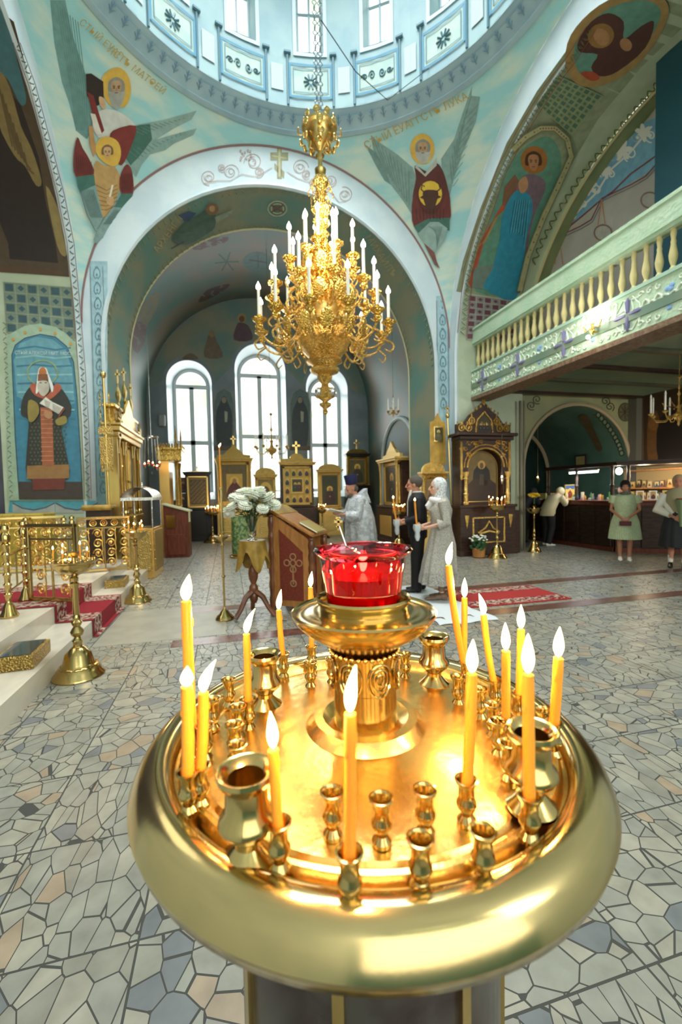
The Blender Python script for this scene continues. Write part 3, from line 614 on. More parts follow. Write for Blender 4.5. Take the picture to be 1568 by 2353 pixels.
p.text('#b79a4c', 'СТЫЙ ЕУАГГСТЪ ЛУКА', 352, 570, 50, -.46, .92)
p.build('fresco_painting', pend, 'fresco of a haloed evangelist with six wings and a bull head, right pendentive')
# ---- white arch: cross, scrolls
p = Paint(PY(YA), 2, 0, 0, 30)
for a in ((1243, 700, 1325, 738), (1274, 680, 1296, 822)): p.P('#98946c', [(a[0], a[1]), (a[2], a[1]), (a[2], a[3]), (a[0], a[3])]); p.k = 1
p.P('#98946c', [(1262, 750), (1308, 790), (1306, 822), (1262, 778)]); p.P('#b8b48c', [(1280, 686), (1290, 686), (1290, 812), (1280, 812)]); p.P('#b8b48c', [(1249, 712), (1319, 726), (1319, 730), (1249, 718)])
SCR = '#b39a92'
for x, y, r, a0, sg in ((960, 815, 38, 1.5, 1), (1060, 790, 40, .5, -1), (1165, 745, 44, 3, 1), (1380, 770, 40, 0, -1), (1445, 840, 24, 2, 1), (1520, 830, 38, 4, -1), (1585, 895, 38, 4.4, 1), (1020, 770, 20, 1, 1), (1190, 790, 26, 2, -1), (1410, 800, 24, 1, 1)):
    p.spiral(SCR, x, y, r, 1.7, 3, a0, sg); p.spiral(SCR, x, y, r*.6, 1.2, 2.5, a0+2, -sg)
p.L(SCR, [(935, 845), (1000, 830), (1060, 830), (1110, 800), (1180, 812), (1250, 770)], 3); p.L(SCR, [(1320, 790), (1370, 820), (1430, 840), (1500, 860), (1560, 930), (1600, 920)], 3)
for k in range(14): p.E(SCR, 1130+6*cos(k*2)*4, 710+5*sin(k*3)*4, 5, 5, n=8)
p.build('painted_cross_and_scrolls', eastface, 'painted gold cross between pink scrolls at the crown of the white arch')
# vertical strips of drop shaped ornament on the two piers
def strip(x0, y0, x1, y1, n, w, nm):
    p = Paint(PY(YA), 1, 0, 0, 12)
    for i in range(n):
        t = (i+.5)/n; x, y = x0+(x1-x0)*t, y0+(y1-y0)*t; h = (y1-y0)/n
        for s_ in (-1, 1): p.L('#5f7f8c', [(x, y-h*.5), (x+s_*w*.45, y-h*.2), (x+s_*w*.5, y+h*.12), (x+s_*w*.2, y+h*.32), (x, y+h*.2)], 2.2)
        p.L('#5f7f8c', [(x-w*.3, y-h*.5), (x-w*.1, y-h*.36), (x+w*.2, y-h*.4)], 1.6); p.E('#5f7f8c', x, y+h*.05, w*.12, h*.1, n=8)
    p.L('#6a6a74', [(x0-w*1.0, y0), (x1-w*1.0, y1)], 1.2); p.L('#6a6a74', [(x0+w*.95, y0), (x1+w*.95, y1)], 1.2); p.build(nm, eastface)
strip(222, 612, 238, 1140, 15, 15, 'painted_ornament_strip'); strip(1017, 690, 1020, 945, 8, 13, 'painted_ornament_strip')
p = Paint(PY(YA), 1, 0, 0, 20, base=.002)
p.P('#8fb5bb', [(213, 900), (247, 900), (250, 1165), (222, 1165)]); p.P('#9dbcc2', [(205, 600), (247, 600), (247, 900), (213, 900)]); p.P('#9dbcc2', [(1003, 680), (1035, 680), (1036, 1000), (1006, 1000)]); p.build('painted_pier_field', eastface)
# frieze under the dome: rows of small plant motifs
def surf_fr(px, py):
    d = ray(px, py).normalized(); r, h = RR-.1, 0; ox, oy = CAM.x-XC, CAM.y-YC; A = d.x*d.x+d.y*d.y; B = ox*d.x+oy*d.y; D = B*B-A*(ox*ox+oy*oy-r*r); return CAM+d*((-B+sqrt(max(D, 0)))/A)
fm = MB()
for k in range(96):
    a = 2*pi*k/96
    if sin(a) < -.35: continue
    def q(da, t): r = RR-.055-.12*t-.03; return (XC+r*cos(a+da), YC+r*sin(a+da), ZR+.045+.10*t)
    fm.tube([q(0, -.1), q(0, 1)], .008, 4); fm.tube([q(-.016, .45), q(0, .1), q(.016, .45)], .007, 4); fm.tube([q(-.01, .8), q(0, .5), q(.01, .8)], .007, 4)
fm.build('painted_frieze_plants', mat('frieze_blue', '#6f8fa2', .5), cor)
# ---- south soffit: angel, lattices, medallion, leafy borders
p = Paint(surf_soffit(SH, 1), 2, 784, 0, 24)
p.P('#8f9a7c', [(530, 1340), (560, 1200), (640, 960), (760, 660), (900, 420), (1060, 200), (1200, 60), (1300, 0), (1568, 0), (1568, 130), (1380, 310), (1180, 550), (1000, 860), (880, 1120), (830, 1330), (800, 1380)])
p.Sm('#5f917e', [(620, 1340), (640, 1180), (700, 960), (760, 780), (830, 690), (900, 640), (960, 630), (1005, 690), (1010, 780), (980, 860), (930, 960), (890, 1080), (830, 1180), (810, 1340)])
p.P('#b0563a', [(640, 1110), (740, 940), (800, 860), (790, 930), (700, 1010), (650, 1140), (600, 1330), (585, 1300)])
p.P('#7d5a44', [(740, 940), (750, 860), (800, 800), (830, 850), (780, 960)])
p.E('#a06a30', 888, 735, 62, 64); face(p, 885, 745, 34, '#4b2e1e', '#b07e58')
p.Sm('#7a6672', [(810, 850), (860, 800), (925, 820), (940, 870), (900, 960), (870, 1060), (850, 1180), (820, 1180), (800, 1060), (800, 960)])
p.Sm('#2f8ba8', [(800, 880), (870, 900), (880, 980), (855, 1080), (840, 1200), (800, 1380), (660, 1330), (640, 1310), (720, 1200), (740, 1000)])
for k in range(7): p.L('#1f6a88', [(800+k*10, 920), (770+k*12, 1100), (700+k*18, 1320)], 5); p.L('#5fb0c4', [(806+k*10, 920), (776+k*12, 1100), (708+k*18, 1320)], 3)
p.Sm('#b88a64', [(815, 840), (850, 810), (860, 860), (830, 890)]); p.L('#a8824c', [(715, 1000), (660, 1110), (625, 1135)], 9)
p.P('#6f8278', [(610, 1230), (830, 1200), (815, 1330), (800, 1350), (600, 1320)]); p.Sm('#2f8ba8', [(740, 1090), (840, 1090), (812, 1330), (740, 1350), (655, 1320), (700, 1230)])
# lattice fields
def lattice(p, quad, nu, nv, ca, cb, w):
    a, b, c, d = [V(q) for q in quad]; p.P(ca, quad)
    Q = lambda u, v: (a*(1-u)+b*u)*(1-v)+(d*(1-u)+c*u)*v
    for i in range(nu):
        for j in range(nv):
            cc = Q((i+.5)/nu, (j+.5)/nv); e = (Q((i+.8)/nu, (j+.5)/nv)-cc); g = (Q((i+.5)/nu, (j+.8)/nv)-cc)
            if (i+j) % 2 == 0: p.P(cb, [tuple(cc-e*1.2-g*1.2), tuple(cc+e*1.2-g*1.2), tuple(cc+e*1.2+g*1.2), tuple(cc-e*1.2+g*1.2)]); p.k -= 1
            else: p.P(cb, [tuple(cc-g), tuple(cc+e), tuple(cc+g), tuple(cc-e)]); p.k -= 1
    p.k += 1
    for i in range(nu+1): p.L(w, [tuple(Q(i/nu, 0)), tuple(Q(i/nu, 1))], 3)
    for j in range(nv+1): p.L(w, [tuple(Q(0, j/nv)), tuple(Q(1, j/nv))], 3)
lattice(p, [(588, 1355), (800, 1385), (800, 1560), (576, 1560)], 6, 7, '#8a8a88', '#6c3f4a', '#a8a49c')
lattice(p, [(900, 480), (1000, 350), (1200, 440), (1060, 620)], 8, 8, '#84936c', '#4c7262', '#9aa07c')
# medallion with mother and child
p.Sm('#a08350', [(1040, 200), (1110, 90), (1230, 0), (1380, -30), (1490, 0), (1500, 90), (1400, 260), (1260, 370), (1120, 400), (1040, 330)])
p.Sm('#5f8f80', [(1075, 210), (1140, 110), (1250, 30), (1380, 0), (1460, 30), (1462, 100), (1370, 240), (1240, 335), (1130, 360), (1078, 300)])
p.Sm('#4f2f28', [(1090, 190), (1150, 100), (1230, 60), (1300, 100), (1300, 180), (1380, 120), (1440, 100), (1400, 220), (1270, 330), (1190, 350), (1150, 310), (1180, 250), (1100, 240)])
p.E('#8f6c3a', 1195, 165, 62, 56, -.5); p.E('#a87c54', 1198, 170, 34, 42, -.6); p.E('#a87c54', 1310, 205, 26, 32, -.6); p.Sm('#a5482c', [(1100, 335), (1160, 330), (1190, 360), (1150, 372)])
# borders made of small leaf strokes
def leaves(p, pts, col, n, l, ang=.9, w=3):
    pts = [V(q) for q in pts]; seg = [(pts[i+1]-pts[i]).length for i in range(len(pts)-1)]; T = sum(seg)
    for k in range(n):
        d = T*(k+.5)/n; i = 0
        while i < len(seg)-1 and d > seg[i]: d -= seg[i]; i += 1
        q = pts[i]+(pts[i+1]-pts[i])*(d/seg[i]); t = (pts[i+1]-pts[i]).normalized(); nn = V((-t.y, t.x)); s_ = 1 if k % 2 else -1
        a = t*cos(ang)+nn*s_*sin(ang); p.L(col, [tuple(q-a*l*.45), tuple(q+nn*s_*l*.15), tuple(q+a*l*.5)], w)
bo = [(556, 1540), (585, 1250), (640, 1060), (740, 780), (840, 590), (960, 400), (1060, 270), (1150, 130)]
for dx, cl in ((0, '#5c6444'), (6, '#6c7048')): leaves(p, [(x+dx, y+dx) for x, y in bo], cl, 70, 20)
p.L('#8b4a42', [(x+22, y+8) for x, y in bo], 3); p.L('#8b4a42', [(x-20, y-10) for x, y in bo], 3)
bo2 = [(822, 1340), (860, 1180), (930, 1000), (1010, 830), (1060, 720), (1040, 640), (985, 590), (920, 590), (850, 630), (790, 690)]
p.L('#6a6a44', bo2, 30); p.L('#a5a47c', bo2, 22)
for k in range(46):
    i = k/46*(len(bo2)-1); j = int(i); q = V(bo2[j])*(1-(i-j))+V(bo2[min(j+1, len(bo2)-1)])*(i-j); p.E('#7a4030', q.x, q.y, 4, 4, n=6); p.k -= 1
p.build('fresco_painting', ssoff, 'fresco of a standing angel in a blue robe with lattice fields and a round icon above')
p = Paint(surf_soffit(SH-.05, 1), 2, 784, 0, 24)
bs = [(862, 1190), (900, 1090), (980, 940), (1080, 790), (1180, 660), (1280, 540), (1400, 400), (1470, 310)]
p.k = 1; leaves(p, [(x+22, y+24) for x, y in bs], '#4f5c34', 46, 34, .8, 6); leaves(p, [(x+26, y+20) for x, y in bs], '#a3a468', 40, 20, .5, 4)
p.build('painted_scroll_border', ss2)
# ---- gallery wall: blue band with white carved looking flowers, drapery
p = Paint(PX(XT), 2, 784, 0, 30)
p.Sm('#83b8d6', [(905, 1170), (960, 1050), (1040, 930), (1150, 790), (1250, 670), (1350, 590), (1450, 540), (1500, 560), (1500, 720), (1400, 800), (1250, 890), (1100, 1000), (960, 1130)])
p.Sm('#6f8a5e', [(880, 1200), (960, 1030), (1060, 880), (1180, 740), (1280, 620), (1400, 460), (1450, 380), (1460, 470), (1380, 580), (1280, 680), (1160, 800), (1060, 920), (980, 1040), (920, 1150)])
for x, y, r in ((1390, 610, 38), (1290, 690, 46), (1215, 790, 30), (1140, 860, 36), (1090, 930, 26), (1040, 985, 26), (1000, 1040, 20)):
    for j in range(6): a = j*pi/3+x; p.E('#f0f2ec', x+r*.55*cos(a), y+r*.55*sin(a), r*.6, r*.3, a, 10); p.k -= .8
    p.spiral('#f0f2ec', x+r*.9, y+r*.4, r*.8, 1.3, 7, x, 1); p.spiral('#a6c4d8', x-r*.8, y+r*.6, r*.6, 1.2, 5, x+2, -1)
p.L('#eef0ea', [(1430, 580), (1330, 700), (1240, 780), (1180, 880), (1100, 960), (1010, 1060), (950, 1120)], 9)
p.L('#8a4a4a', [(1470, 700), (1330, 800), (1250, 880), (1200, 915), (1100, 1000), (1000, 1080), (930, 1140)], 6)
ds = [(1470, 730), (1400, 810), (1330, 850), (1198, 912), (1150, 1010), (1100, 1040), (1002, 1085), (950, 1140), (900, 1165)]
p.L('#8a4a4a', ds, 5); p.L('#6a6a80', [(x+6, y+10) for x, y in ds], 3)
for x, y in ((1198, 912), (1002, 1085)):
    for dx in (-18, 18): p.L('#c09070', [(x, y+4), (x+dx, y+130)], 5)
for x, y in ((1205, 1070), (1420, 920)): p.E('#a8a898', x, y, 48, 42); p.E('#b8b4ac', x, y, 34, 30); p.ring('#8a5a4a', x, y, 40, 36, 5)
p.build('fresco_painting', tymp, 'painted blue band of white flowers over a painted hanging drapery')
# ---- north soffit: hierarch panel, lattice, dark fresco above
p = Paint(surf_soffit(SH, -1), 3.136, 0, 560, 22)
p.P('#4a3a26', [(-20, 200), (500, 240), (490, 120), (455, -100), (430, -350), (340, -720), (220, -1150), (100, -1600), (-20, -1700)])
p.P('#241712', [(70, 110), (420, 140), (400, 0), (330, -300), (280, -620), (150, -1000), (-20, -1200), (-20, -200), (60, 0)])
p.Sm('#7d6a3e', [(-20, -1250), (70, -1130), (150, -850), (230, -680), (300, -450), (260, -420), (180, -560), (100, -640), (-20, -900)]); p.Sm('#8c7a4a', [(330, -420), (420, -250), (450, -80), (480, 80), (430, 60), (380, -120)])
for k in range(8): p.L('#5a4828', [(-10+k*26, -1150+k*70), (30+k*24, -960+k*60), (90+k*22, -700+k*28)], 10)
p.P('#503820', [(0, 160), (420, 190), (500, 235), (0, 205)])
p.Sm('#3f6a70', [(-20, -1700), (60, -1560), (130, -1300), (190, -1050), (150, -1000), (60, -1180), (-20, -1300)])
lattice(p, [(22, 275), (520, 315), (545, 690), (45, 640)], 6, 5, '#6f8070', '#34525a', '#a3a486')
p.P('#97ae96', [(60, 1850), (45, 680), (70, 650), (180, 590), (290, 575), (400, 600), (480, 650), (550, 720), (570, 1000), (600, 1500), (630, 1850)])
arch_ = [(140, 1845), (110, 1400), (85, 800), (110, 730), (180, 680), (290, 652), (400, 672), (480, 740), (530, 850), (555, 1100), (580, 1500), (597, 1845)]
p.P('#3b7890', arch_); p.L('#2c4250', arch_, 7)
p.P('#5f93a0', [(120, 1100), (100, 840), (140, 720), (260, 670), (380, 690), (470, 760), (520, 900), (540, 1150), (330, 1200)])
for k in range(9): p.L('#82b0b6' if k % 2 else '#386f86', [(110+k*4, 760+k*62), (250, 740+k*66), (400, 765+k*60), (510+k*4, 750+k*64)], 12)
p.P('#3f3630', [(135, 1715), (592, 1715), (600, 1845), (140, 1845)])
for x, y in ((95, 690), (180, 640), (290, 618), (397, 645), (508, 722)): p.E('#c08c34', x, y, 12, 11, n=8)
p.ring('#8fa062', 306, 930, 108, 90, 8)
p.Sm('#2e2e28', [(230, 1020), (165, 1110), (152, 1230), (205, 1270), (200, 1400), (195, 1690), (345, 1700), (498, 1690), (475, 1500), (442, 1300), (505, 1240), (508, 1150), (430, 1030), (330, 1000)])
for i in range(10):
    for j in range(15): x, y = 215+i*27+(j % 2)*10, 1290+j*26; p.P('#4f5038', [(x, y), (x+12, y), (x+12, y+12), (x, y+12)]); p.k -= 1
p.k += 1
p.P('#8f6a3c', [(195, 1600), (498, 1590), (500, 1690), (193, 1695)]); p.P('#6a2f24', [(235, 1695), (470, 1690), (465, 1770), (235, 1775)])
p.Sm('#a8553c', [(215, 1025), (265, 1010), (330, 1100), (400, 1010), (445, 1040), (380, 1110), (330, 1120), (250, 1090)]); p.P('#9b5a3c', [(290, 1180), (375, 1180), (390, 1600), (305, 1600)])
for k in range(12): p.L('#c07a50', [(296, 1200+k*33), (382, 1200+k*33)], 6)
p.Sm('#d9dcd8', [(280, 900), (265, 1000), (258, 1080), (278, 1060), (300, 980), (345, 980), (372, 1070), (385, 1030), (350, 940), (330, 895)]); p.Sm('#b06a34', [(285, 905), (308, 888), (330, 905), (332, 940), (282, 940)])
p.P('#7c4f30', [(274, 940), (342, 938), (350, 985), (272, 990)]); p.Sm('#b8b0a0', [(275, 1000), (312, 985), (350, 1000), (352, 1060), (312, 1100), (275, 1060)]); p.L('#3a2a20', [(285, 1002), (300, 1002)], 6); p.L('#3a2a20', [(322, 1002), (338, 1002)], 6)
p.P('#d6d2c4', [(330, 1105), (378, 1140), (360, 1190), (285, 1150)]); p.P('#d6d2c4', [(378, 1140), (458, 1178), (422, 1228), (360, 1190)]); p.P('#7a4030', [(425, 1228), (458, 1180), (472, 1188), (420, 1258)])
for k in range(5): p.L('#6a6458', [(320+k*2, 1125+k*13), (362-k*3, 1150+k*10)], 3); p.L('#6a6458', [(380, 1155+k*10), (440-k*4, 1188+k*9)], 3)
p.Sm('#8a7a3c', [(205, 1130), (270, 1150), (280, 1220), (240, 1280), (205, 1270)]); p.Sm('#8a7a3c', [(400, 1270), (470, 1240), (480, 1290), (420, 1310)]); p.Sm('#a87c58', [(320, 1205), (375, 1215), (370, 1260), (325, 1250)])
p.text('#b9c4bc', 'СТЫЙ АЛЕКСIЙ МИТ. МОСК.', 320, 800, 34, .02, .9)
brd = [(645, 1840), (625, 1300), (600, 900), (560, 420), (520, 0), (450, -350), (360, -700), (240, -1150), (130, -1450)]
leaves(p, [(x-8, y) for x, y in brd], '#5c6a50', 80, 38, .8, 9); leaves(p, [(30, 560), (45, 900), (60, 1300), (80, 1840)], '#6b7a62', 36, 34, .8, 8)
p.L('#7a4a40', [(x-36, y) for x, y in brd], 5); p.L('#7a4a40', [(x+14, y) for x, y in brd], 5)
p.k = 2; p.P('#4b97a6', [(70, 1852), (690, 1852), (700, 1935), (60, 1935)]); p.k = 3
for x0 in (90, 400): p.L('#6a3a3a', [(x0, 1868), (x0+70, 1905), (x0+155, 1918), (x0+240, 1900), (x0+305, 1868)], 7); p.P('#9fa39a', [(x0, 1876), (x0+70, 1912), (x0+155, 1926), (x0+240, 1908), (x0+305, 1876), (x0+305, 1940), (x0, 1940)])
p.build('fresco_painting', nsoff, 'fresco of a standing bearded bishop holding an open book, lattice field and dark scene above')
# ---- east arch soffit, vault and apse frescoes
p = Paint(surf_vault(AH, ZA, YA, A2, ZA2, Y2), 2.148, 270, 420, 26)
p.Sm('#42594c', [(300, 300), (270, 270), (330, 200), (400, 160), (440, 130), (480, 140), (480, 220), (430, 260), (360, 300)]); p.P('#3a4a66', [(300, 160), (350, 140), (390, 150), (350, 190), (330, 190)])
p.E('#7a5c40', 468, 130, 32, 30); p.E('#9f8462', 468, 128, 14, 16); p.P('#7d8a78', [(480, 170), (575, 130), (560, 160), (490, 200)])
p.text('#9a9066', 'АРХЕНГЛ', 262, 262, 46, -.95); p.L('#2f3a30', [(265, 325), (330, 290)], 6)
for r in (46, 30): p.ring('#a8a888', 790, 128, r, r*.8, 6)
p.L('#6a4f3c', [(760, 110), (820, 145)], 9); p.L('#6a4f3c', [(820, 110), (760, 145)], 9)
p.text('#9a9066', 'МИХАИЛЪ', 1290, 370, 46, .98)
p.build('fresco_painting', soff, 'flying green robed figure and small wreath painted on the arch soffit')
b_ = MB()
for k in range(74):
    a = pi*(k+.5)/74; yy = YA+.1
    for s_ in (0, 1): y_ = (YA+.09, Y2-.08)[s_]; r_ = (AH-.03, A2+.02)[s_]; z_ = (ZA, ZA2)[s_]; P0 = V((XC-r_*cos(a), y_, z_+r_*sin(a))); b_.torus(P0, .045, .008, 8, 4, Matrix.Rotation(-(a-pi/2), 3, 'Y'))
b_.build('painted_loop_border', mat('border_olive', '#8b8a66', .5), soff)
p = Paint(surf_vault(A3, ZA3, Y2), 2.148, 270, 420, 26)
p.Sm('#5f4644', [(370, 320), (430, 280), (550, 268), (520, 300), (440, 320), (400, 335)]); p.Sm('#544040', [(400, 590), (440, 530), (540, 500), (560, 505), (480, 560)])
p.Sm('#6f6a50', [(110, 640), (150, 570), (200, 540), (205, 590), (160, 680), (130, 720)]); p.Sm('#5f4644', [(70, 750), (90, 690), (140, 700), (130, 800), (80, 850)]); p.E('#4a6a68', 690, 390, 70, 50); p.L('#3a4a44', [(650, 380), (740, 395)], 8); p.L('#3a4a44', [(695, 360), (695, 420)], 6)
for k in range(6): p.L('#3f5a50', [(540, 390), (540+60*cos(k), 390+50*sin(k))], 7)
p.build('fresco_painting', vault)
p = Paint(PY(Y3), 2.148, 270, 420, 30)
# fresco zone above the windows
arcp = [(XC-(A3-.02)*cos(pi*i/30), ZA3+(A3-.02)*sin(pi*i/30)) for i in range(31)]
def toimg(x, y, z): d = V((x, y, z))-CAM; k = d.dot(FW); return ((CX+F*d.dot(RT)/k-270)*2.148, (CY-F*d.dot(UP)/k-420)*2.148)
b_ = MB(); zlow = 5.0
hb = [(XC-A3+.1, zlow)]+[(x, z) for x, z in arcp if z > zlow]+[(XC+A3-.1, zlow)]
lowpts = []
for h in holes[::-1]: lowpts += [(h[0]+(h[1]+.12)*cos(pi*i/16), max(zlow, h[3]+(h[1]+.12)*sin(pi*i/16))) for i in range(17)]
b_.prism(hb+lowpts, Y3-.004, Y3-.001, lambda u, v, w: (u, w, v)); b_.build('fresco_field', M_vault2, apse, False)
p.k = 2
p.Sm('#6d5f4c', [(430, 860), (440, 780), (465, 730), (490, 780), (520, 860)]); p.E('#8a7454', 466, 745, 14, 18)
p.E('#a08a5c', 614, 668, 22, 24); p.E('#6a4a34', 614, 672, 14, 16); p.Sm('#5c4650', [(575, 775), (590, 700), (614, 690), (650, 710), (665, 775)]); p.Sm('#6d5f4c', [(320, 870), (360, 840), (400, 870)])
for h in (0, 1):
    x, y, c = ((515, 1000, '#2c3840'), (690, 1000, '#323c40'))[h]
    X = (x-270)*2.148; Yb = (1035-420)*2.148; T = (900-420)*2.148
    p.P('#5b6e70', [(X-50, Yb), (X-50, T+60), (X-36, T+5), (X, T-18), (X+36, T+5), (X+50, T+60), (X+50, Yb)]); p.L('#8a8a74', [(X-50, Yb), (X-50, T+60), (X-36, T+5), (X, T-18), (X+36, T+5), (X+50, T+60), (X+50, Yb)], 4)
    p.Sm(c, [(X-32, Yb-20), (X-40, T+120), (X-22, T+60), (X, T+20), (X+22, T+60), (X+40, T+120), (X+32, Yb-20)]); p.E('#8f8264', X, T+42, 11, 15); p.P('#a0a090', [(X+2, T+95), (X+18, T+100), (X+16, T+150), (X+4, T+150)]); p.P('#5a4a40', [(X-50, Yb-22), (X+50, Yb-22), (X+50, Yb), (X-50, Yb)])
p.build('fresco_painting', apse, 'dim frescoes between and above the apse windows')
# pictures on the right wall of the arm and pink niche behind the great icon case
p = Paint(PY(YR+.01), 1, 0, 0, 14); p.Sm('#8c4f52', [(1062, 985), (1066, 950), (1085, 930), (1112, 922), (1138, 932), (1152, 955), (1156, 985)])
for a in (2.2, 2.7, 3.1): p.L('#b59a96', [(1112+40*cos(a), 975-44*sin(a)), (1112+30*cos(a), 975-32*sin(a))], 5)
p.build('painted_pink_niche', wse)
p = Paint(PY(YB), 1, 0, 0, 20)
for x, y, r in ((1178, 938, 17), (1437, 947, 16)):
    p.E('#5c5a40', x, y, r, r*1.35); p.ring('#3c3826', x, y, r*.95, r*1.3, 2)
    for k in range(8): p.L('#35321f', [(x, y), (x+r*.8*cos(k*pi/4), y+r*1.1*sin(k*pi/4))], 1.6)
for x, y, s_ in ((1222, 932, 1), (1402, 935, -1), (1235, 918, 1), (1392, 922, -1)): p.spiral('#3c3c28', x, y, 11, 1.5, 2, 1, s_)
p.L('#2e2c20', [(1175, 896), (1300, 903), (1450, 914)], 6); p.build('painted_rosettes', wse)
def surf_ch(px, py):
    d = ray(px, py); ox, oz = CAM.x-8.78, CAM.z-2.02; r = 1.63; A = d.x*d.x+d.z*d.z; B = ox*d.x+oz*d.z; D = B*B-A*(ox*ox+oz*oz-r*r); return CAM+d*((-B+sqrt(max(D, 0)))/A)
p = Paint(surf_ch, 1, 0, 0, 14); cpts = [(1350, 935), (1374, 952), (1395, 975), (1412, 1000), (1424, 1025), (1432, 1050)]
for k in range(14):
    i = k/14*5; j = int(i); q = V(cpts[j])*(1-(i-j))+V(cpts[j+1])*(i-j); p.E('#98a890', q.x, q.y, 3.5, 4.5, n=8); p.ring('#2f3c30', q.x, q.y, 5.5, 6.5, 1.8)
for k in range(16): p.E('#2f4038', 1230+(k*37 % 110), 960+(k*23 % 90), 1.5, 1.5, n=6)
p.Sm('#5a5038', [(1330, 960), (1350, 955), (1372, 1000), (1385, 1030), (1372, 1035), (1350, 990)]); p.build('painted_flower_border', bpy.data.objects['wall_side_chapel'])
p = Paint(PX(XS), 1, 0, 0, 20); p.P('#3a2a1c', [(1480, 905), (1580, 890), (1580, 1068), (1480, 1068)]); p.Sm('#6a4a2a', [(1490, 960), (1510, 945), (1520, 1000), (1510, 1060), (1490, 1060)]); p.Sm('#1c1512', [(1515, 965), (1560, 950), (1570, 1060), (1515, 1062)]); p.E('#7a5630', 1502, 975, 12, 14)
p.build('fresco_painting', wso, 'dark brown fresco on the aisle wall')
# ================= THE GREAT CANDLE STAND IN FRONT =================
SX, SY, SZ = .168, .541, 1.19
root = thing('candle_stand', 'large round polished brass candle stand in the foreground holding the red glass lamp', 'candle stand', (SX, SY, 0))
MB().lathe([(r_*1.028, z_) for r_, z_ in (lambda q: q)([(.0, 1.196), (.03, 1.196), (.046, 1.2), (.055, 1.206), (.066, 1.205), (.073, 1.198), (.077, 1.193), (.1, 1.192), (.16, 1.190), (.203, 1.185), (.2075, 1.180), (.2115, 1.180), (.2155, 1.188), (.2195, 1.193), (.2235, 1.192), (.227, 1.185), (.2285, 1.176), (.233, 1.175)])], seg=128, cap=False).build('tray', M_brass2, root)
MB().lathe([(r_*1.028, z_) for r_, z_ in (lambda q: q)([(.231, 1.175), (.2335, 1.188), (.237, 1.194), (.243, 1.1965), (.254, 1.196), (.266, 1.188), (.274, 1.177), (.279, 1.165), (.2755, 1.153), (.268, 1.146), (.255, 1.143), (.25, 1.147), (.22, 1.14), (.19, 1.13), (.172, 1.115)])], seg=128, cap=False).build('rim', M_rim, root)
MB().lathe([(.155, 1.13), (.168, 1.12), (.168, .42), (.155, .40)], seg=64).build('drum_body', mat('dark_red_enamel', '#2a1518', .25, .3, '#4a4640', 9), root)
b = MB()
for k in range(8): a = 2*pi*k/8+.3; b.box((.168*cos(a), .168*sin(a), .77), (.01, .012, .7), a)
for z in (1.11, .42): b.lathe([(.165, z-.02), (.176, z-.015), (.178, z), (.174, z+.015), (.165, z+.02)], seg=48, cap=False)
b.build('drum_ribs', M_brass, root)
MB().lathe([(.15, .41), (.12, .36), (.07, .3), (.055, .22), (.08, .18), (.13, .14), (.19, .08), (.22, .05), (.225, 0)], seg=48).build('base', M_brass, root)
MB().lathe([(.042, 1.193), (.041, 1.245), (.043, 1.247), (.0425, 1.29), (.044, 1.294)], seg=48, cap=False).build('column', M_brass, root)
b = MB()
for k in range(7):     # raised teardrop medallions round the column
    a = 2*pi*k/7-1.42
    for r_, t_ in ((.0165, .0016), (.011, .0014), (.0055, .0014)):
        pts = []
        for i in range(21):
            u = 2*pi*i/20; x = r_*sin(u)*.95; z = r_*1.12*-cos(u)*(1 if cos(u) < 0 else 1.25); pts.append(((.0438)*cos(a+x/.043), .0438*sin(a+x/.043), 1.268+z))
        b.tube(pts, t_, 5, False)
for k in range(34): a = 2*pi*k/34; b.ell((.0445*cos(a), .0445*sin(a), 1.2935), (.0032, .0032, .0032), 8, 5)
b.build('relief_band', M_brass, root)
MB().lathe([(.03, 1.29), (.043, 1.297), (.05, 1.304), (.062, 1.312), (.078, 1.322), (.088, 1.332), (.0935, 1.341), (.0945, 1.345), (.0925, 1.347), (.0895, 1.3445), (.082, 1.3425), (.072, 1.3445), (.06, 1.3475), (.05, 1.345), (.0, 1.345)], seg=96).build('drip_bowl', M_brass, root)
MB().lathe([(.05, 1.337), (.057, 1.338), (.059, 1.342), (.0575, 1.348), (.058, 1.354), (.0615, 1.358), (.062, 1.362), (.060, 1.3645), (.0575, 1.362), (.0555, 1.355), (.055, 1.348), (.0, 1.347)], seg=96).build('cup_ring', M_brass, root)
# sockets
small = MB().lathe([(.0085, 0), (.009, .004), (.0055, .009), (.0075, .0135), (.0095, .018), (.0095, .021), (.0075, .024), (.0075, .036), (.0105, .04), (.0112, .0425), (.0095, .0428), (.0078, .040), (.0068, .02), (.0, .018)], seg=20)
big = MB().lathe([(.023, 0), (.024, .004), (.018, .009), (.0115, .016), (.0115, .021), (.021, .03), (.0245, .036), (.0235, .041), (.0185, .047), (.0175, .066), (.0225, .072), (.025, .0765), (.024, .0805), (.0205, .0795), (.0155, .074), (.0148, .035), (.0, .034)], seg=32)
def tray_z(P): return 1.190 if (P-V((SX, SY, P.z))).length < .17 else 1.186
SOCK = {}
def socket(px, py, kind):
    h = .0425 if kind == 's' else .0795; P = onZ(px, py, SZ+h); o = None
    key = kind
    if key not in SOCK:
        SOCK[key] = (small if kind == 's' else big).build('candle_socket', M_brass, root); o = SOCK[key]
    else: o = SOCK[key].copy(); COL.objects.link(o); o.parent = root
    o.location = (P.x-SX, P.y-SY, SZ-.003); return V((P.x, P.y, SZ+h-.003))
for q in ((525, 1555), (546, 1617), (538, 1657), (545, 1704), (713, 1516), (763, 1508), (931, 1497), (1053, 1549), (1104, 1577), (1134, 1612), (1146, 1650), (763, 1811), (876, 1825), (977, 1806), (966, 1917), (1110, 1898), (488, 1600), (1170, 1700), (470, 1660), (1250, 1625)): socket(*q, 's')
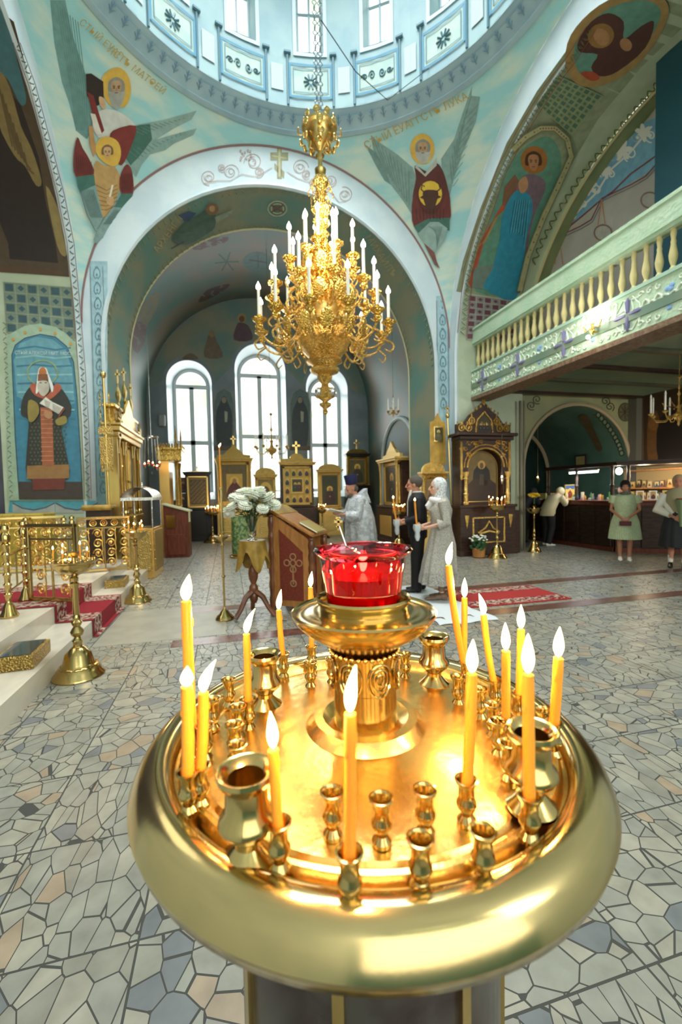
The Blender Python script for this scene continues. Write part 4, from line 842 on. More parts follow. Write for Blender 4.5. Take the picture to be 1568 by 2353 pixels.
for q in ((607, 1497), (997, 1457), (565, 1762), (1222, 1668)): socket(*q, 'b')
# candles: top pixel, socket, radius, flame height, flame lean
def flame_mb(r, h, lean=0):
    pr = [(.25, 0), (.6, .07), (.88, .2), (1, .34), (.9, .5), (.66, .68), (.34, .86), (.04, 1)]; b = MB(); rings = []
    for q, z in pr: rings.append([(r*q*cos(2*pi*j/10)+lean*h*z*z, r*q*sin(2*pi*j/10), z*h) for j in range(10)])
    return b.quad_strip(rings, True, True)
def candle(name, label, top, base, r, fh, lean, group=None, seg=14, cat='candle', M=None, wick=True, waxmat=None):
    base, top = V(base), V(top); t = thing(name, label, cat, base, 0, group); d = top-base; n = 8 if seg > 8 else 2
    bow = rt*(d.cross(zz).length*.12)
    pts = [d*(i/n)+bow*sin(pi*i/n)*(1 if d.dot(rt) > 0 else -1) for i in range(n+1)]
    rr = [r*(1+.03*sin(i*2.1)) for i in range(n+1)]; rr[-1] = r*.93
    b = MB().tube(pts, rr, seg)
    if seg > 8: b.ell(pts[-1]-V((0, 0, r*.2)), (r*.9, r*.9, r*.5), 12, 6); b.tube([pts[-2]+V((r*.9, 0, 0)), pts[-2]*.5+pts[-3]*.5+V((r*.95, 0, 0))], r*.28, 6); b.ell(pts[-3]+V((-r*.8, -r*.3, 0)), (r*.3, r*.3, r*.9), 6, 5)
    w = b.build('wax', waxmat or M_wax, t)
    if wick: MB().tube([d, d+V((0, 0, fh*.14)), d+V((lean*fh*.1+.0006, 0, fh*.22))], r*.13, 5).build('wick', M_wick, t)
    f = flame_mb(r*1.02 if seg > 8 else r*1.5, fh, lean).build('flame', M_flame, t, loc=d+V((0, 0, fh*.06 if wick else 0))); return t
CL = [((428, 1382), (440, 1655), .0064, .030, .15, 'tall amber beeswax candle, leftmost on the great stand, with the highest flame there'),
 ((430, 1578), (431, 1765), .0062, .019, .05, 'short thick candle with a small flame directly below the tallest left candle'),
 ((468, 1592), (458, 1752), .0055, .030, .42, 'candle with a flame leaning right beside the short thick one at the left edge'),
 ((567, 1457), (570, 1600), .0048, .031, .38, 'slender candle standing just left of the back left large empty socket'),
 ((641, 1402), (651, 1497), .0048, .033, .15, 'candle right of the back left large empty socket, in front of the lectern foot'),
 ((714, 1350), (716, 1480), .0046, .027, .12, 'thin candle at the back, partly behind the rim of the drip bowl'),
 ((628, 1722), (640, 1880), .0046, .030, -.05, 'burning candle in the front left, right of the front left large empty socket'),
 ((805, 1640), (803, 1948), .0047, .034, .15, 'front middle candle whose flame stands before the central column'),
 ((1031, 1300), (1071, 1516), .0054, .035, .2, 'tallest leaning candle on the right, crossing its neighbour'),
 ((1068, 1374), (1066, 1518), .0048, .030, .02, 'candle standing upright crossed by the tall leaning one'),
 ((1085, 1548), (1072, 1783), .0052, .030, .05, 'front right candle between the central column and the large right socket'),
 ((1112, 1414), (1139, 1556), .0046, .030, -.25, 'candle tilted left, next right of the crossed pair'),
 ((1163, 1496), (1163, 1640), .0050, .032, -.02, 'candle with its flame left of the big flame on the right side'),
 ((1198, 1446), (1193, 1585), .0050, .031, .0, 'rearmost candle of the right cluster, its flame highest of the three there'),
 ((1214, 1550), (1218, 1818), .0052, .034, .0, 'candle rising in front of the large right socket'),
 ((1284, 1512), (1272, 1652), .0058, .034, .05, 'rightmost burning candle on the great stand')]
for i, (tp, bp, r, fh, ln, lb) in enumerate(CL):
    if i != 9: B = socket(*bp, 's')
    else: B = onZ(*bp, SZ+.04)
    B0 = B-V((0, 0, .014)); T = atdepth(*tp, depth(B)-.18*pit*.5)
    candle('beeswax_candle', lb, T, B0, r*.98, fh, ln)
    if i in (0, 3, 6, 7, 9, 12, 15): point('candle_light', tuple(T+V((0, 0, .02))), 1.7, (1, .55, .2), .008)
# red glass lamp
lamp = thing('glass_oil_lamp', 'red glass oil lamp cup with a rolled lip, topping the great candle stand', 'lamp', (SX, SY, 1.3505))
M_rglass = bpy.data.materials.new('red_glass'); M_rglass.use_nodes = True; P = M_rglass.node_tree.nodes['Principled BSDF']; P.inputs['Base Color'].default_value = (.95, .03, .05, 1); P.inputs['Transmission Weight'].default_value = 1; P.inputs['Roughness'].default_value = .02; P.inputs['IOR'].default_value = 1.45
MB().lathe([(.0, 0), (.044, 0), (.0465, .002), (.0475, .005), (.0505, .028), (.0535, .048), (.0545, .050), (.0565, .066), (.0625, .071), (.0645, .0745), (.0625, .0775), (.059, .0765), (.0540, .067), (.0518, .050), (.0508, .048), (.0478, .028), (.0445, .007), (.0, .006)], seg=96).build('cup', M_rglass, lamp)
MB().lathe([(.0, .0075), (.0438, .0075), (.0465, .03), (.0480, .042), (.0, .043)], seg=64).build('oil', mat('red_candle_oil', (.8, .015, .03), .12, 0, trans=.55, ior=1.3), lamp)
MB().tube([(-.028, .01, .105), (-.022, .0, .08), (-.018, -.012, .0765), (-.006, -.004, .07), (-.004, 0, .04)], .0011, 6).ell((-.019, -.022, .078), (.004, .003, .0025), 8, 5).build('wick_holder', M_silver, lamp)
c_ = MB(); c_.box((-.0295, .01, .108), (.003, .002, .016)).box((-.0295, .01, .111), (.011, .002, .003)).box((-.0295, .01, .116), (.006, .002, .002)).box((-.0295, .01, .104), (.006, .002, .002), M=Matrix.Rotation(.5, 3, 'Y')); c_.build('float_cross', M_gilt, lamp)
flame_mb(.006, .021).build('flame', M_flame, lamp, loc=(.0, 0, .044))
point('oil_lamp_light', (SX, SY, 1.42), .25, (1, .5, .2), .006)

# ================= SMALLER FLOOR STANDS =================
def floor_stand(label, loc, h=.95, rt_=.17, rb=.18, style=0, group=None, sock=14, M=None, cup=True):
    M = M or M_brass; t = thing('candle_stand', label, 'candle stand', (loc[0], loc[1], loc[2] if len(loc) > 2 else 0), 0, group)
    base = [(rb*.98, 0), (rb, .008), (rb*.98, .02), (rb*.86, .045), (rb*.84, .06), (rb*.68, .09), (rb*.6, .11), (rb*.5, .19), (rb*.3, .235), (rb*.2, .25)]
    MB().lathe([(r, z*h) for r, z in base], seg=32).build('base', M, t)
    b = MB().lathe([(rb*.68, .082*h), (rb*.725, .084*h), (rb*.735, .089*h), (rb*.725, .094*h), (rb*.66, .097*h)], seg=88, cap=False, fl=.02, fn=22); b.build('beading', M, t)
    st = [(rb*.2, .245), (rb*.17, .265), (.036, .28), (.042, .30), (.028, .315), (.022, .33), (.045, .35), (.052, .375), (.04, .40), (.026, .42), (.038, .44), (.044, .46), (.03, .475), (.03, .50), (.021, .52), (.027, .53), (.017, .74), (.03, .76), (.035, .785), (.022, .80), (.032, .83), (.02, .85)]
    MB().lathe([(r*(1 if style == 0 else .75), z*h) for r, z in st], seg=20).build('stem', M, t)
    MB().lathe([(.018, .845*h), (.05, .86*h), (rt_*.62, .885*h), (rt_*.86, .93*h), (rt_*.9, .955*h), (rt_*.98, .965*h), (rt_, .975*h), (rt_*.96, .975*h), (rt_*.9, .965*h), (.05, .968*h), (0, .97*h)], seg=36).build('tray', M, t)
    sb_ = MB().lathe([(.008, 0), (.005, .006), (.009, .014), (.007, .02), (.008, .032), (.006, .032), (0, .024)], seg=8); p0 = None; pts = []
    for k in range(sock):
        rr = rt_*(.82 if k % 3 else .55); a = 2.4*k; q = (rr*cos(a), rr*sin(a), .967*h)
        if p0 is None: p0 = sb_.build('candle_socket', M, t, loc=q)
        else: o = p0.copy(); COL.objects.link(o); o.parent = t; o.location = q
        pts.append((t.location.x+q[0], t.location.y+q[1], t.location.z+.967*h+.018))
    if cup:
        MB().lathe([(.02, .97*h), (.016, 1.0*h), (.04, 1.02*h), (.045, 1.045*h), (.04, 1.045*h), (0, 1.02*h)], seg=18).build('centre_cup', M, t)
    return t, pts
TP = {}
def taper(label, group, base, h=.12, r=.0035, fh=.028, near=False):
    key = (round(h, 2), r, fh)
    if key not in TP or near:
        o = candle('small_taper', label, V(base)+V((0, 0, h)), base, r, fh, .05, group, 8, wick=False)
        for c in o.children: pass
        if not near: TP[key] = (o, label)
        return o
    src, l0 = TP[key]; o = src.copy(); COL.objects.link(o); o.location = base; o['label'] = label; o['group'] = group
    for ch in KIDS[src.name]: c = ch.copy(); COL.objects.link(c); c.parent = o
    return o
gl = onZ(182, 1552)
t, pts = floor_stand('polished brass candle stand with a bell foot on the floor beside the carpeted steps', gl, 1.0, .185, .2, 0, None, 20)
def near_pt(pts, px, py):
    return min(pts, key=lambda P: abs((CX+F*(V(P)-CAM).dot(RT)/depth(P))-px)+.2*abs((CY-F*(V(P)-CAM).dot(UP)/depth(P))-py))
for i, (px, hh) in enumerate(((124, .09), (146, .10), (148, .05), (187, .13), (203, .08))):
    P = near_pt(pts, px, 1235); pts.remove(P); taper(['leftmost lit taper on the brass stand beside the carpeted steps', 'second lit taper from the left on the stand beside the carpeted steps', 'short lit taper low in the middle of the stand beside the steps', 'tallest lit taper on the brass stand beside the carpeted steps', 'rightmost lit taper on the brass stand beside the carpeted steps'][i], 'tapers on the stand by the steps', P, hh, .0042, .03, True)
t, pts = floor_stand('brass candle stand with a beaded bell foot behind the first, before the silver canopied shrine', onZ(317, 1382), 1.02, .16, .19, 0)
for i in range(6): taper('lit taper before the silver canopied shrine', 'tapers before the silver shrine', pts[i], .13-.012*i, .004, .03, i == 0)
def cluster(pts, n, label, group, h=.1, fh=.04):
    for i in range(min(n, len(pts))): taper(label, group, pts[i], h+.02*((i*7) % 4), .004, fh)
t, pts = floor_stand('brass candle stand crowded with tapers before the dark framed gold calendar icon', onZ(490, 1246), .98, .24, .3, 1, None, 18); cluster(pts, 16, 'lit taper on the crowded stand before the calendar icon', 'tapers before the calendar icon')
t, pts = floor_stand('thin brass candle stand left of the priest before the many saint icon case', onZ(742, 1236), .95, .15, .26, 1, None, 10); cluster(pts, 7, 'lit taper on the stand left of the priest', 'tapers left of the priest')
t, pts = floor_stand('slim brass candle stand between the priest and the man in the suit', V((4.42, 10.9, 0)), .98, .2, .22, 1, None, 16); cluster(pts, 12, 'lit taper on the stand left of the man in the suit', 'tapers left of the couple')
t, pts = floor_stand('tall brass candle stand with a flat foot before the great dark icon case', onZ(1135, 1279)+V((-.05, -.2, 0)), 1.18, .2, .21, 1, None, 16); cluster(pts, 9, 'lit taper before the great dark icon case', 'tapers before the dark icon case')
t, pts = floor_stand('brass candle stand with three feet bearing yellow flowers, right of the great dark icon case', onZ(1228, 1268), 1.05, .17, .17, 1, None, 8)
b = MB()
for k in range(16): a = 2.4*k; b.ell((.06*sqrt(k/4)*cos(a), .06*sqrt(k/4)*sin(a), 1.22+.02*(k % 4)), (.035, .035, .03), 8, 5)
fl_ = thing('yellow_flower_bunch', 'bunch of yellow flowers lying on the brass stand right of the dark icon case', 'flowers', (t.location.x, t.location.y, .09)); b.build('blossoms', mat('yellow_petals', '#d8b428', .6), fl_)
MB().tube([(0, 0, 1.04), (0, 0, 1.2)], .02, 8).build('stems', mat('leaf_green', '#2f5a2a', .6, 0, '#1d3d1c', 20), fl_)
M_leaf = bpy.data.materials['leaf_green']
for q_ in ((-.5, 14.0, 1.3), (3.0, 13.8, 1.3), (4.3, 10.7, 1.35), (5.67, 8.1, 1.5), (-1.3, 6.5, 1.35), (-1.26, 3.95, 1.3)): point('taper_glow', q_, 4.5, (1, .62, .28), .06)
# tall thin processional candlestick
P = onZ(517, 1423); t = thing('processional_candlestick', 'very tall thin twisted brass candlestick left of the flower table', 'candlestick', P)
MB().lathe([(.105, 0), (.11, .012), (.1, .03), (.085, .05), (.06, .07), (.045, .1), (.02, .12), (.012, .15)], seg=28, fl=.04, fn=9).build('foot', M_brass, t)
MB().lathe([(.011+.0025*(i % 2), .14+.011*i) for i in range(74)], seg=10).lathe([(.012, .5), (.026, .52), (.012, .54)], seg=12).lathe([(.012, .88), (.022, .9), (.012, .92)], seg=12).build('twisted_stem', M_brass, t)
MB().lathe([(.012, .93), (.03, .96), (.08, .985), (.095, 1.01), (.088, 1.012), (.03, .995), (.02, 1.02), (.03, 1.05), (.018, 1.06)], seg=28, fl=.05, fn=8).build('drip_cup', M_brass, t)
MB().lathe([(.019+.003*(i % 2), 1.03+.0125*i) for i in range(44)]+[(.01, 1.585)], seg=12).build('spiral_sleeve', M_brass, t)
c = candle('thin_altar_candle', 'long thin candle burning on top of the tall twisted candlestick', P+V((0, 0, 2.06)), P+V((0, 0, 1.58)), .0075, .045, .4, None, 8)
# ================= CHANDELIERS =================
def bulb_mb(r=.024, h=.09): return MB().lathe([(r*.4, 0), (r*.9, .012), (r, .03), (r*.75, .055), (r*.3, .078), (.001, h)], seg=10)
HX, HY = 1.30, 5.75
ch = thing('chandelier', 'huge gilded many tiered chandelier with lit white candle lamps hanging under the dome', 'chandelier', (HX, HY, 2.5))
def cz(p): return [(r, z-2.5) for r, z in p]
MB().lathe(cz([(.005, 2.53), (.035, 2.58), (.02, 2.62), (.075, 2.66), (.08, 2.69), (.03, 2.71), (.05, 2.73), (.12, 2.78), (.135, 2.83), (.11, 2.88), (.05, 2.91), (.045, 2.95), (.09, 3.0), (.1, 3.05), (.08, 3.07)]), seg=32, fl=.03, fn=8).build('lower_finial', M_orn2, ch)
b = MB()
for k in range(4): a = k*pi/2+.6; b.ell((.13*cos(a), .13*sin(a), .33), (.05, .05, .055), 12, 8)
b.build('finial_medallions', M_silver, ch)
MB().lathe(cz([(.08, 3.06), (.18, 3.1), (.2, 3.14), (.15, 3.18), (.2, 3.22), (.24, 3.24), (.22, 3.27), (.2, 3.29), (.29, 3.38), (.35, 3.5), (.365, 3.6), (.34, 3.68)]), seg=40).build('lower_bowl', M_orn2, ch)
MB().lathe(cz([(.34, 3.67), (.37, 3.69), (.37, 3.72), (.31, 3.75), (.29, 3.84), (.31, 3.9), (.27, 3.94), (.22, 4.0)]), seg=40).build('lower_drum', M_gilt, ch)
MB().lathe(cz([(.22, 3.98), (.3, 4.04), (.31, 4.08), (.25, 4.14), (.18, 4.2), (.17, 4.3), (.24, 4.36), (.23, 4.42), (.14, 4.48), (.12, 4.58), (.17, 4.64), (.16, 4.7), (.08, 4.76), (.07, 4.86), (.1, 4.9), (.06, 4.94), (.05, 4.98)]), seg=32, fl=.05, fn=12).build('central_body', M_orn, ch)
MB().lathe(cz([(.05, 4.97), (.09, 5.0), (.11, 5.05), (.09, 5.1), (.05, 5.12), (.12, 5.18), (.13, 5.22), (.1, 5.25), (.05, 5.28), (.06, 5.4), (.07, 5.5), (.1, 5.56), (.08, 5.62), (.03, 5.66)]), seg=24, fl=.06, fn=8).build('upper_body', M_orn, ch)
b = MB()
for z_, r_ in ((5.30, .1), (5.42, .13), (5.52, .1)):
    for k in range(8):
        a = 2*pi*k/8+z_; b.tube([(.05*cos(a), .05*sin(a), z_-2.5), (r_*cos(a), r_*sin(a), z_-2.44), (r_*1.3*cos(a), r_*1.3*sin(a), z_-2.5), (r_*1.2*cos(a), r_*1.2*sin(a), z_-2.55)], .008, 5)
b.build('crown_scrolls', M_orn2, ch)
b = MB().lathe(cz([(.03, 5.64), (.07, 5.68), (.075, 5.72), (.03, 5.76), (.028, 5.84)]), seg=20)
b.lathe([(.028+.008*(i % 2), 3.33+.03*i) for i in range(10)], seg=6).build('stem', M_gilt, ch)
MB().lathe(cz([(.03, 5.95), (.05, 5.97), (.09, 6.02), (.15, 6.07), (.19, 6.15), (.2, 6.2), (.23, 6.22), (.23, 6.25), (.16, 6.27), (.12, 6.33), (.03, 6.36)]), seg=36, fl=.015, fn=18).build('top_bowl', M_gilt, ch)
md = None
for z_, r_, n_ in ((6.33, .2, 9), (6.16, .28, 9), (6.06, .22, 6), (6.0, .14, 6)):
    for k in range(n_):
        a = 2*pi*k/n_+z_*3; P0 = (r_*cos(a), r_*sin(a), z_-2.5)
        if md is None:
            md = MB().torus((0, 0, 0), .036, .01, 14, 6, Matrix.Rotation(pi/2, 3, 'Y')).ell((0, 0, 0), (.008, .034, .036), 12, 6).tube([(-.05, 0, -.04), (-.02, 0, -.05), (0, 0, -.035)], .007, 5).build('medallion', M_gilt, ch); o = md
        else: o = md.copy(); COL.objects.link(o); o.parent = ch
        o.location = P0; o.rotation_euler = (0, 0, a)
# one arm with its cup, candle and bulb: copied round every tier
def arm_proto(R0, R1, dz, cl=.46):
    b = MB(); d = R1-R0
    b.stube([(R0, 0, dz*.2), (R0+d*.2, 0, -.12), (R0+d*.5, 0, -.22), (R0+d*.82, 0, -.16), (R1, 0, -.02)], [.016, .017, .016, .015, .013], 7)
    b.stube([(R0+d*.35, 0, -.1), (R0+d*.25, 0, .02), (R0+d*.42, 0, .09), (R0+d*.6, 0, .02), (R0+d*.52, 0, -.06), (R0+d*.44, 0, -.02)], .012, 6)
    b.stube([(R0+d*.9, 0, -.12), (R1+.06, 0, -.2), (R1+.02, 0, -.28), (R1-.06, 0, -.24)], [.012, .012, .01, .006], 6)
    b.stube([(R0+d*.3, 0, -.2), (R0+d*.2, 0, -.3), (R0+d*.35, 0, -.34), (R0+d*.45, 0, -.26)], [.01, .012, .01, .006], 6)
    a = b.build('arm', M_orn2, ch)
    MB().lathe([(.02, -.05), (.045, -.02), (.05, .01), (.03, .03), (.055, .06), (.085, .08), (.095, .1), (.08, .105), (.04, .1), (.03, .12), (.035, .14), (.022, .15)], (R1, 0, 0), 16, fl=.06, fn=8).build('drip_cup', M_orn, a)
    MB().lathe([(.0, .14), (.019, .141), (.018, cl), (.012, cl+.005)], (R1, 0, 0), 10).build('candle_tube', M_white, a)
    bulb_mb(.03, .1).build('bulb', M_bulb, a, loc=(R1, 0, cl))
    return a
b_pl = None
for (n_, R0, R1, z_, ph) in ((12, .33, .86, 3.60, .12), (10, .22, .68, 4.02, .3), (8, .16, .44, 4.42, .1), (5, .1, .22, 4.62, .5)):
    a = arm_proto(R0, R1, .2); a.location = (0, 0, z_-2.5); a.rotation_euler = (0, 0, ph)
    for k in range(1, n_):
        c = a.copy(); COL.objects.link(c); c.parent = ch; c.rotation_euler = (0, 0, ph+2*pi*k/n_)
        for s_ in KIDS[a.name]: d_ = s_.copy(); COL.objects.link(d_); d_.parent = c
    for k in range(n_):      # filigree plaques between the arms
        if z_ > 4.5: break
        aa = ph+2*pi*(k+.5)/n_; rr = (R0+R1)*.47
        if b_pl is None: b_pl = MB().ell((0, 0, 0), (.02, .085, .12), 12, 8).tube([(0, -.05, -.1), (0, 0, -.19), (0, .05, -.1)], .012, 5).build('filigree_plaque', M_orn, ch); o = b_pl
        else: o = b_pl.copy(); COL.objects.link(o); o.parent = ch
        o.location = (rr*cos(aa), rr*sin(aa), z_-2.5+.0); o.rotation_euler = (0, .25, aa)
for z_, r_ in ((3.95, .55), (4.5, .4)): point('chandelier_light', (HX, HY-r_, z_+.5), 34, (1, .86, .62), .12)
b = MB()
for s_ in (-1, 1):
    for k in range(44):
        M_ = Matrix.Rotation(pi/2, 3, 'X') if k % 2 else Matrix.Rotation(pi/2, 3, 'Y'); b.torus((s_*(.022+.0006*k), 0, 3.87+k*.062), .028, .008, 8, 4, M_)
    b.tube([(s_*.048, 0, 6.58), (s_*.03, 0, 12.5)], .006, 4)
b.build('chain', mat('pale_chain', '#aebcc2', .3, .6), ch)
# small chandelier in the apse, the hanging lamps, one in the aisle, a wall lamp on the balcony
def small_chandelier(label, X, Y, zb_, ztop, R, n_, lit, sc=1):
    t = thing('small_chandelier', label, 'chandelier', (X, Y, zb_))
    MB().lathe([(r*sc, z*sc) for r, z in [(.005, 0), (.03, .05), (.015, .09), (.06, .16), (.12, .22), (.13, .27), (.05, .32), (.03, .4), (.05, .46), (.02, .5), (.015, .7), (.04, .75), (.015, .8), (.012, 1.1), (.05, 1.14), (.01, 1.18)]], seg=16, fl=.04, fn=8).tube([(0, 0, 1.1*sc), (0, 0, ztop-zb_)], .006, 5).build('stem', M_orn2, t)
    for k in range(n_):
        a = 2*pi*k/n_+.2; ca, sa = cos(a), sin(a)
        MB().tube([(q*R*ca, q*R*sa, z*sc) for q, z in ((.2, .27), (.5, .14), (.85, .16), (1, .28))], .01, 6).lathe([(.02, .27*sc), (.05, .31*sc), (.045, .32*sc), (.015, .34*sc)], (R*ca, R*sa, 0), 10).tube([(R*.3*ca, R*.3*sa, .46*sc), (R*.6*ca, R*.6*sa, .56*sc), (R*.5*ca, R*.5*sa, .44*sc)], .008, 5).build('arm', M_orn2, t)
        MB().tube([(R*ca, R*sa, .33*sc), (R*ca, R*sa, .33*sc+.26)], .014, 8).build('candle_tube', M_white, t)
        bulb_mb(.016, .05).build('bulb', M_bulb if lit else M_white, t, loc=(R*ca, R*sa, .33*sc+.26))
    return t
small_chandelier('small gilded chandelier hanging before the middle apse window', 1.22, 12.3, 2.45, 8.2, .46, 8, False, 1.1)
small_chandelier('gilded chandelier with white candle tubes hanging in the dark aisle', 7.75, 6.0, 2.55, 3.85, .42, 8, False, .75)
small_chandelier('distant little chandelier by the right wall of the east arm', 4.5, 11.4, 3.55, 7.0, .16, 6, False, .5)
t = thing('hanging_lamps', 'cluster of hanging oil lamps with red glasses beside the great gold shrine', 'hanging lamps', onY(350, 1082, 11.2))
M_redg = mat('red_lamp_glass', '#b01818', .15, 0, trans=.5)
for k, (dx, dz) in enumerate(((-.16, .1), (-.08, .16), (.02, .12), (.1, .05), (.17, .13))):
    MB().lathe([(.0, -.05), (.02, -.03), (.03, .0), (.035, .02), (.028, .02)], (dx, .05*(k % 2), dz), 10).tube([(dx, .05*(k % 2), dz+.05), (dx*.8, 0, dz+.7)], .004, 4).build('lamp_holder', M_silver, t)
    MB().lathe([(.02, .0), (.033, .04), (.038, .06), (.02, .06)], (dx, .05*(k % 2), dz), 10).build('red_glass', M_redg, t)
    flame_mb(.014, .05).build('flame', M_flame, t, loc=(dx, .05*(k % 2), dz+.05))
MB().torus((0, 0, .8), .16, .012, 20, 6).tube([(0, 0, -.08), (0, 0, -.02)], .015, 6).tube([(0, 0, .8), (0, 0, 3.2)], .004, 4).tube([(-.16, 0, .8), (.16, 0, .8)], .006, 4).build('lamp_frame', M_silver, t)
t = thing('wall_lamp', 'small brass branched lamp with bright candle bulbs in front of the balcony fascia', 'lamp', onX(1362, 752, XB-.12))
MB().tube([(.12, 0, -.05), (.03, 0, -.08), (0, 0, 0)], .012, 6).tube([(0, 0, 0), (0, -.14, -.03), (0, -.17, .06)], .01, 6).tube([(0, 0, 0), (0, .14, -.03), (0, .17, .06)], .01, 6).lathe([(.01, -.12), (.04, -.06), (.02, 0), (.03, .06)], seg=10).build('bracket', M_orn2, t)
for q, (yy, zz_) in enumerate(((-.17, .07), (0, .07), (.17, .07))):
    MB().tube([(0, yy, zz_), (0, yy, zz_+.07)], .012, 8).build('candle_tube', M_white, t); bulb_mb(.02, .06).build('bulb', M_bulb, t, loc=(0, yy, zz_+.07))
MB().ell((-.02, .06, -.13), (.03, .03, .03), 10, 8).build('bulb', M_bulb, t)
point('wall_lamp_light', tuple(V(t.location)+V((-.25, 0, .12))), 9, (1, .95, .85), .05)
for lb, pts in (('black cable running up beside the balcony from the dome', [onX(889, 303, 5.15), onX(950, 170, 5.15), onX(1035, -5, 5.15)]), ('thin grey cable strung from the chandelier chain across to the south arch', [V((HX+.05, HY, 7.6)), V((HX+.6, HY+.3, 7.35)), V((2.9, 7.4, 8.3)), onX(1075, 88, 5.1)])):
    o = MB().tube(pts, .011 if 'black' in lb else .006, 5).build('cable', M_iron); tag(o, lb, 'cable')

# ================= PLATFORM, STEPS, CARPETS =================
def tagged(b, name, mt, label, cat, group=None, **k):
    o = b.build(name, mt, None, **k); return tag(o, label, cat, group)
st_ = struct(MB().box((-4.725, 5.3, .09), (6.55, 7.8, .18)), 'floor_lower_step', M_marble, 'lower marble step', False)
struct(MB().box((-4.9, 5.3, .27), (6.2, 7.8, .18)), 'floor_platform', M_marble, 'upper marble step and raised platform', False)
cy0, cy1 = 5.12, 6.38
def strip_profile(y0, y1, off): # carpet over the steps
    pr = [(-4.6, .36), (-1.8, .36), (-1.8, .18), (-1.45, .18), (-1.45, .0), (-1.40, .0)]
    out = []
    for i, (x, z) in enumerate(pr): out.append((x+off*(1 if i > 0 else 0), z+off))
    return [[(x, y0, z) for x, z in out], [(x, y1, z) for x, z in out]]
car = thing('step_carpet', 'dark red carpet with pale scrolled borders running down the marble steps', 'carpet', (0, 0, 0))
MB().quad_strip(strip_profile(cy0, cy1, .008), False).build('carpet_pile', M_red, car, False)
M_cb = mat('carpet_border_pattern', '#6e1a22', .95, 0, '#b3a18c', 26, lo=.47, hi=.53, detail=5)
for y0 in (cy0+.05, cy1-.32): MB().quad_strip(strip_profile(y0, y0+.27, .011), False).build('carpet_border', M_cb, car, False)
rug = thing('rug', 'long dark red rug with a pale scroll border on the marble floor', 'rug', (3.7, 5.3, 0), -.02)
MB().box((0, 0, .006), (1.5, .9, .01)).build('pile', mat('rug_red', '#a83028', .95, 0, '#8f1f20', 90), rug, False)
for s_ in (-1, 1): MB().box((0, s_*.31, .0125), (1.42, .2, .004)).build('border', M_cb, rug, False)
b = MB(); nx, ny = 10, 22; rings = []
for j in range(ny+1):
    rings.append([(2.22+.74*i/nx+.03*sin(j*.8), 4.33+2.0*j/ny+.02*sin(i), .0075+.004*sin(i*1.3+j*.9)+.003*sin(j*1.7)) for i in range(nx+1)])
b.quad_strip(rings, False); tagged(b, 'floor_cloth', mat('white_linen', '#cdd3d4', .8), 'white wedding cloth spread on the floor under the couple', 'cloth')
for i, (px, py, lb) in enumerate(((34, 1512, 'brass tray box with a dark glass top on the step at the left edge'), (252, 1346, 'brass tray box on the step below the openwork gate'))):
    P = onZ(px, py, .18); P.x = -1.64-.0*i; t = thing('tray_box', lb, 'box', (P.x, P.y-(.0 if i else .12), .181), .06)
    MB().box((0, 0, .055), (.26, .42, .11)).build('box_body', M_oldgold, t, False, bevel=.008)
    MB().box((0, 0, .112), (.21, .37, .008)).build('glass_top', mat('dark_tray_top', '#3a4648', .12) if i == 0 else bpy.data.materials['dark_tray_top'], t, False)
# brass railings
def post(label, x, y, z0, h, group='turned brass railing posts'):
    t = thing('railing_post', label, 'post', (x, y, z0), 0, group)
    pr = [(.075, 0), (.08, .02), (.06, .06), (.045, .12), (.03, .15)]
    for k in range(6): z = .16+k*.105; pr += [(.024, z), (.026, z+.06), (.036, z+.075), (.036, z+.085), (.024, z+.1)]
    pr += [(.04, .8), (.045, .86), (.035, .88), (.022, .9), (.04, .93), (.034, .965), (.0, .985)]
    MB().lathe([(r, z*h/.985) for r, z in pr], seg=16).build('turned_shaft', M_brass, t); return t
def panel(label, A, B, z0, h, nx=4, ny=4, solid=False):
    A, B = V((*A, z0)), V((*B, z0)); L_ = (B-A).length; rz = atan2((B-A).y, (B-A).x); t = thing('openwork_gate', label, 'railing', A, rz)
    MB().box((L_/2, 0, .03), (L_, .035, .04)).box((L_/2, 0, h-.02), (L_, .05, .04)).box((L_/2, 0, h-.17), (L_, .025, .025)).box((.015, 0, h/2), (.03, .035, h)).box((L_-.015, 0, h/2), (.03, .035, h)).box((L_/2, 0, (h-.17)/2), (.022, .02, h-.2)).build('gate_frame', M_brass, t, False, bevel=.006)
    hh = h-.24; cw = L_/nx; chh = hh/ny; b = MB(); Rm = Matrix.Rotation(pi/2, 3, 'X')
    for i in range(nx):
        for j in range(ny):
            c = (cw*(i+.5), 0, .06+chh*(j+.5)); s_ = 1 if (i+j) % 2 else -1; r_ = min(cw, chh)*.42
            b.tube([(c[0]+s_*r_*(1.05-.75*k/14)*cos(k*.62), 0, c[2]+r_*1.1*(1.05-.75*k/14)*sin(k*.62)) for k in range(15)], .010, 5)
            b.ell(c, (r_*.3, .012, r_*.3), 8, 5); b.tube([(c[0]+r_*1.0, 0, c[2]-chh*.5), (c[0]+r_*.9, 0, c[2]), (c[0]+r_*1.05, 0, c[2]+chh*.5)], .008, 4)
    b.build('scroll_lattice', M_brass2, t)
    b = MB(); n_ = max(3, int(L_/.13))
    for k in range(n_):
        c = (L_*(k+.5)/n_, 0, h-.095); b.torus(c, .045, .008, 14, 5, Rm); b.torus(c, .018, .006, 8, 4, Rm)
    b.build('ring_frieze', M_brass2, t); return t
post('turned brass railing post at the far left edge', -2.08, 4.83, .36, .9); post('turned brass railing post left of the near openwork gate', -2.22, 5.56, .36, .9)
panel('near openwork brass gate behind the candle stand by the steps', (-2.16, 5.5), (-1.6, 5.22), .362, .86, 2, 4)
panel('farther openwork brass gate with scroll lattice above the tray box', (-2.2, 7.25), (-1.5, 7.4), .362, .84, 4, 4)
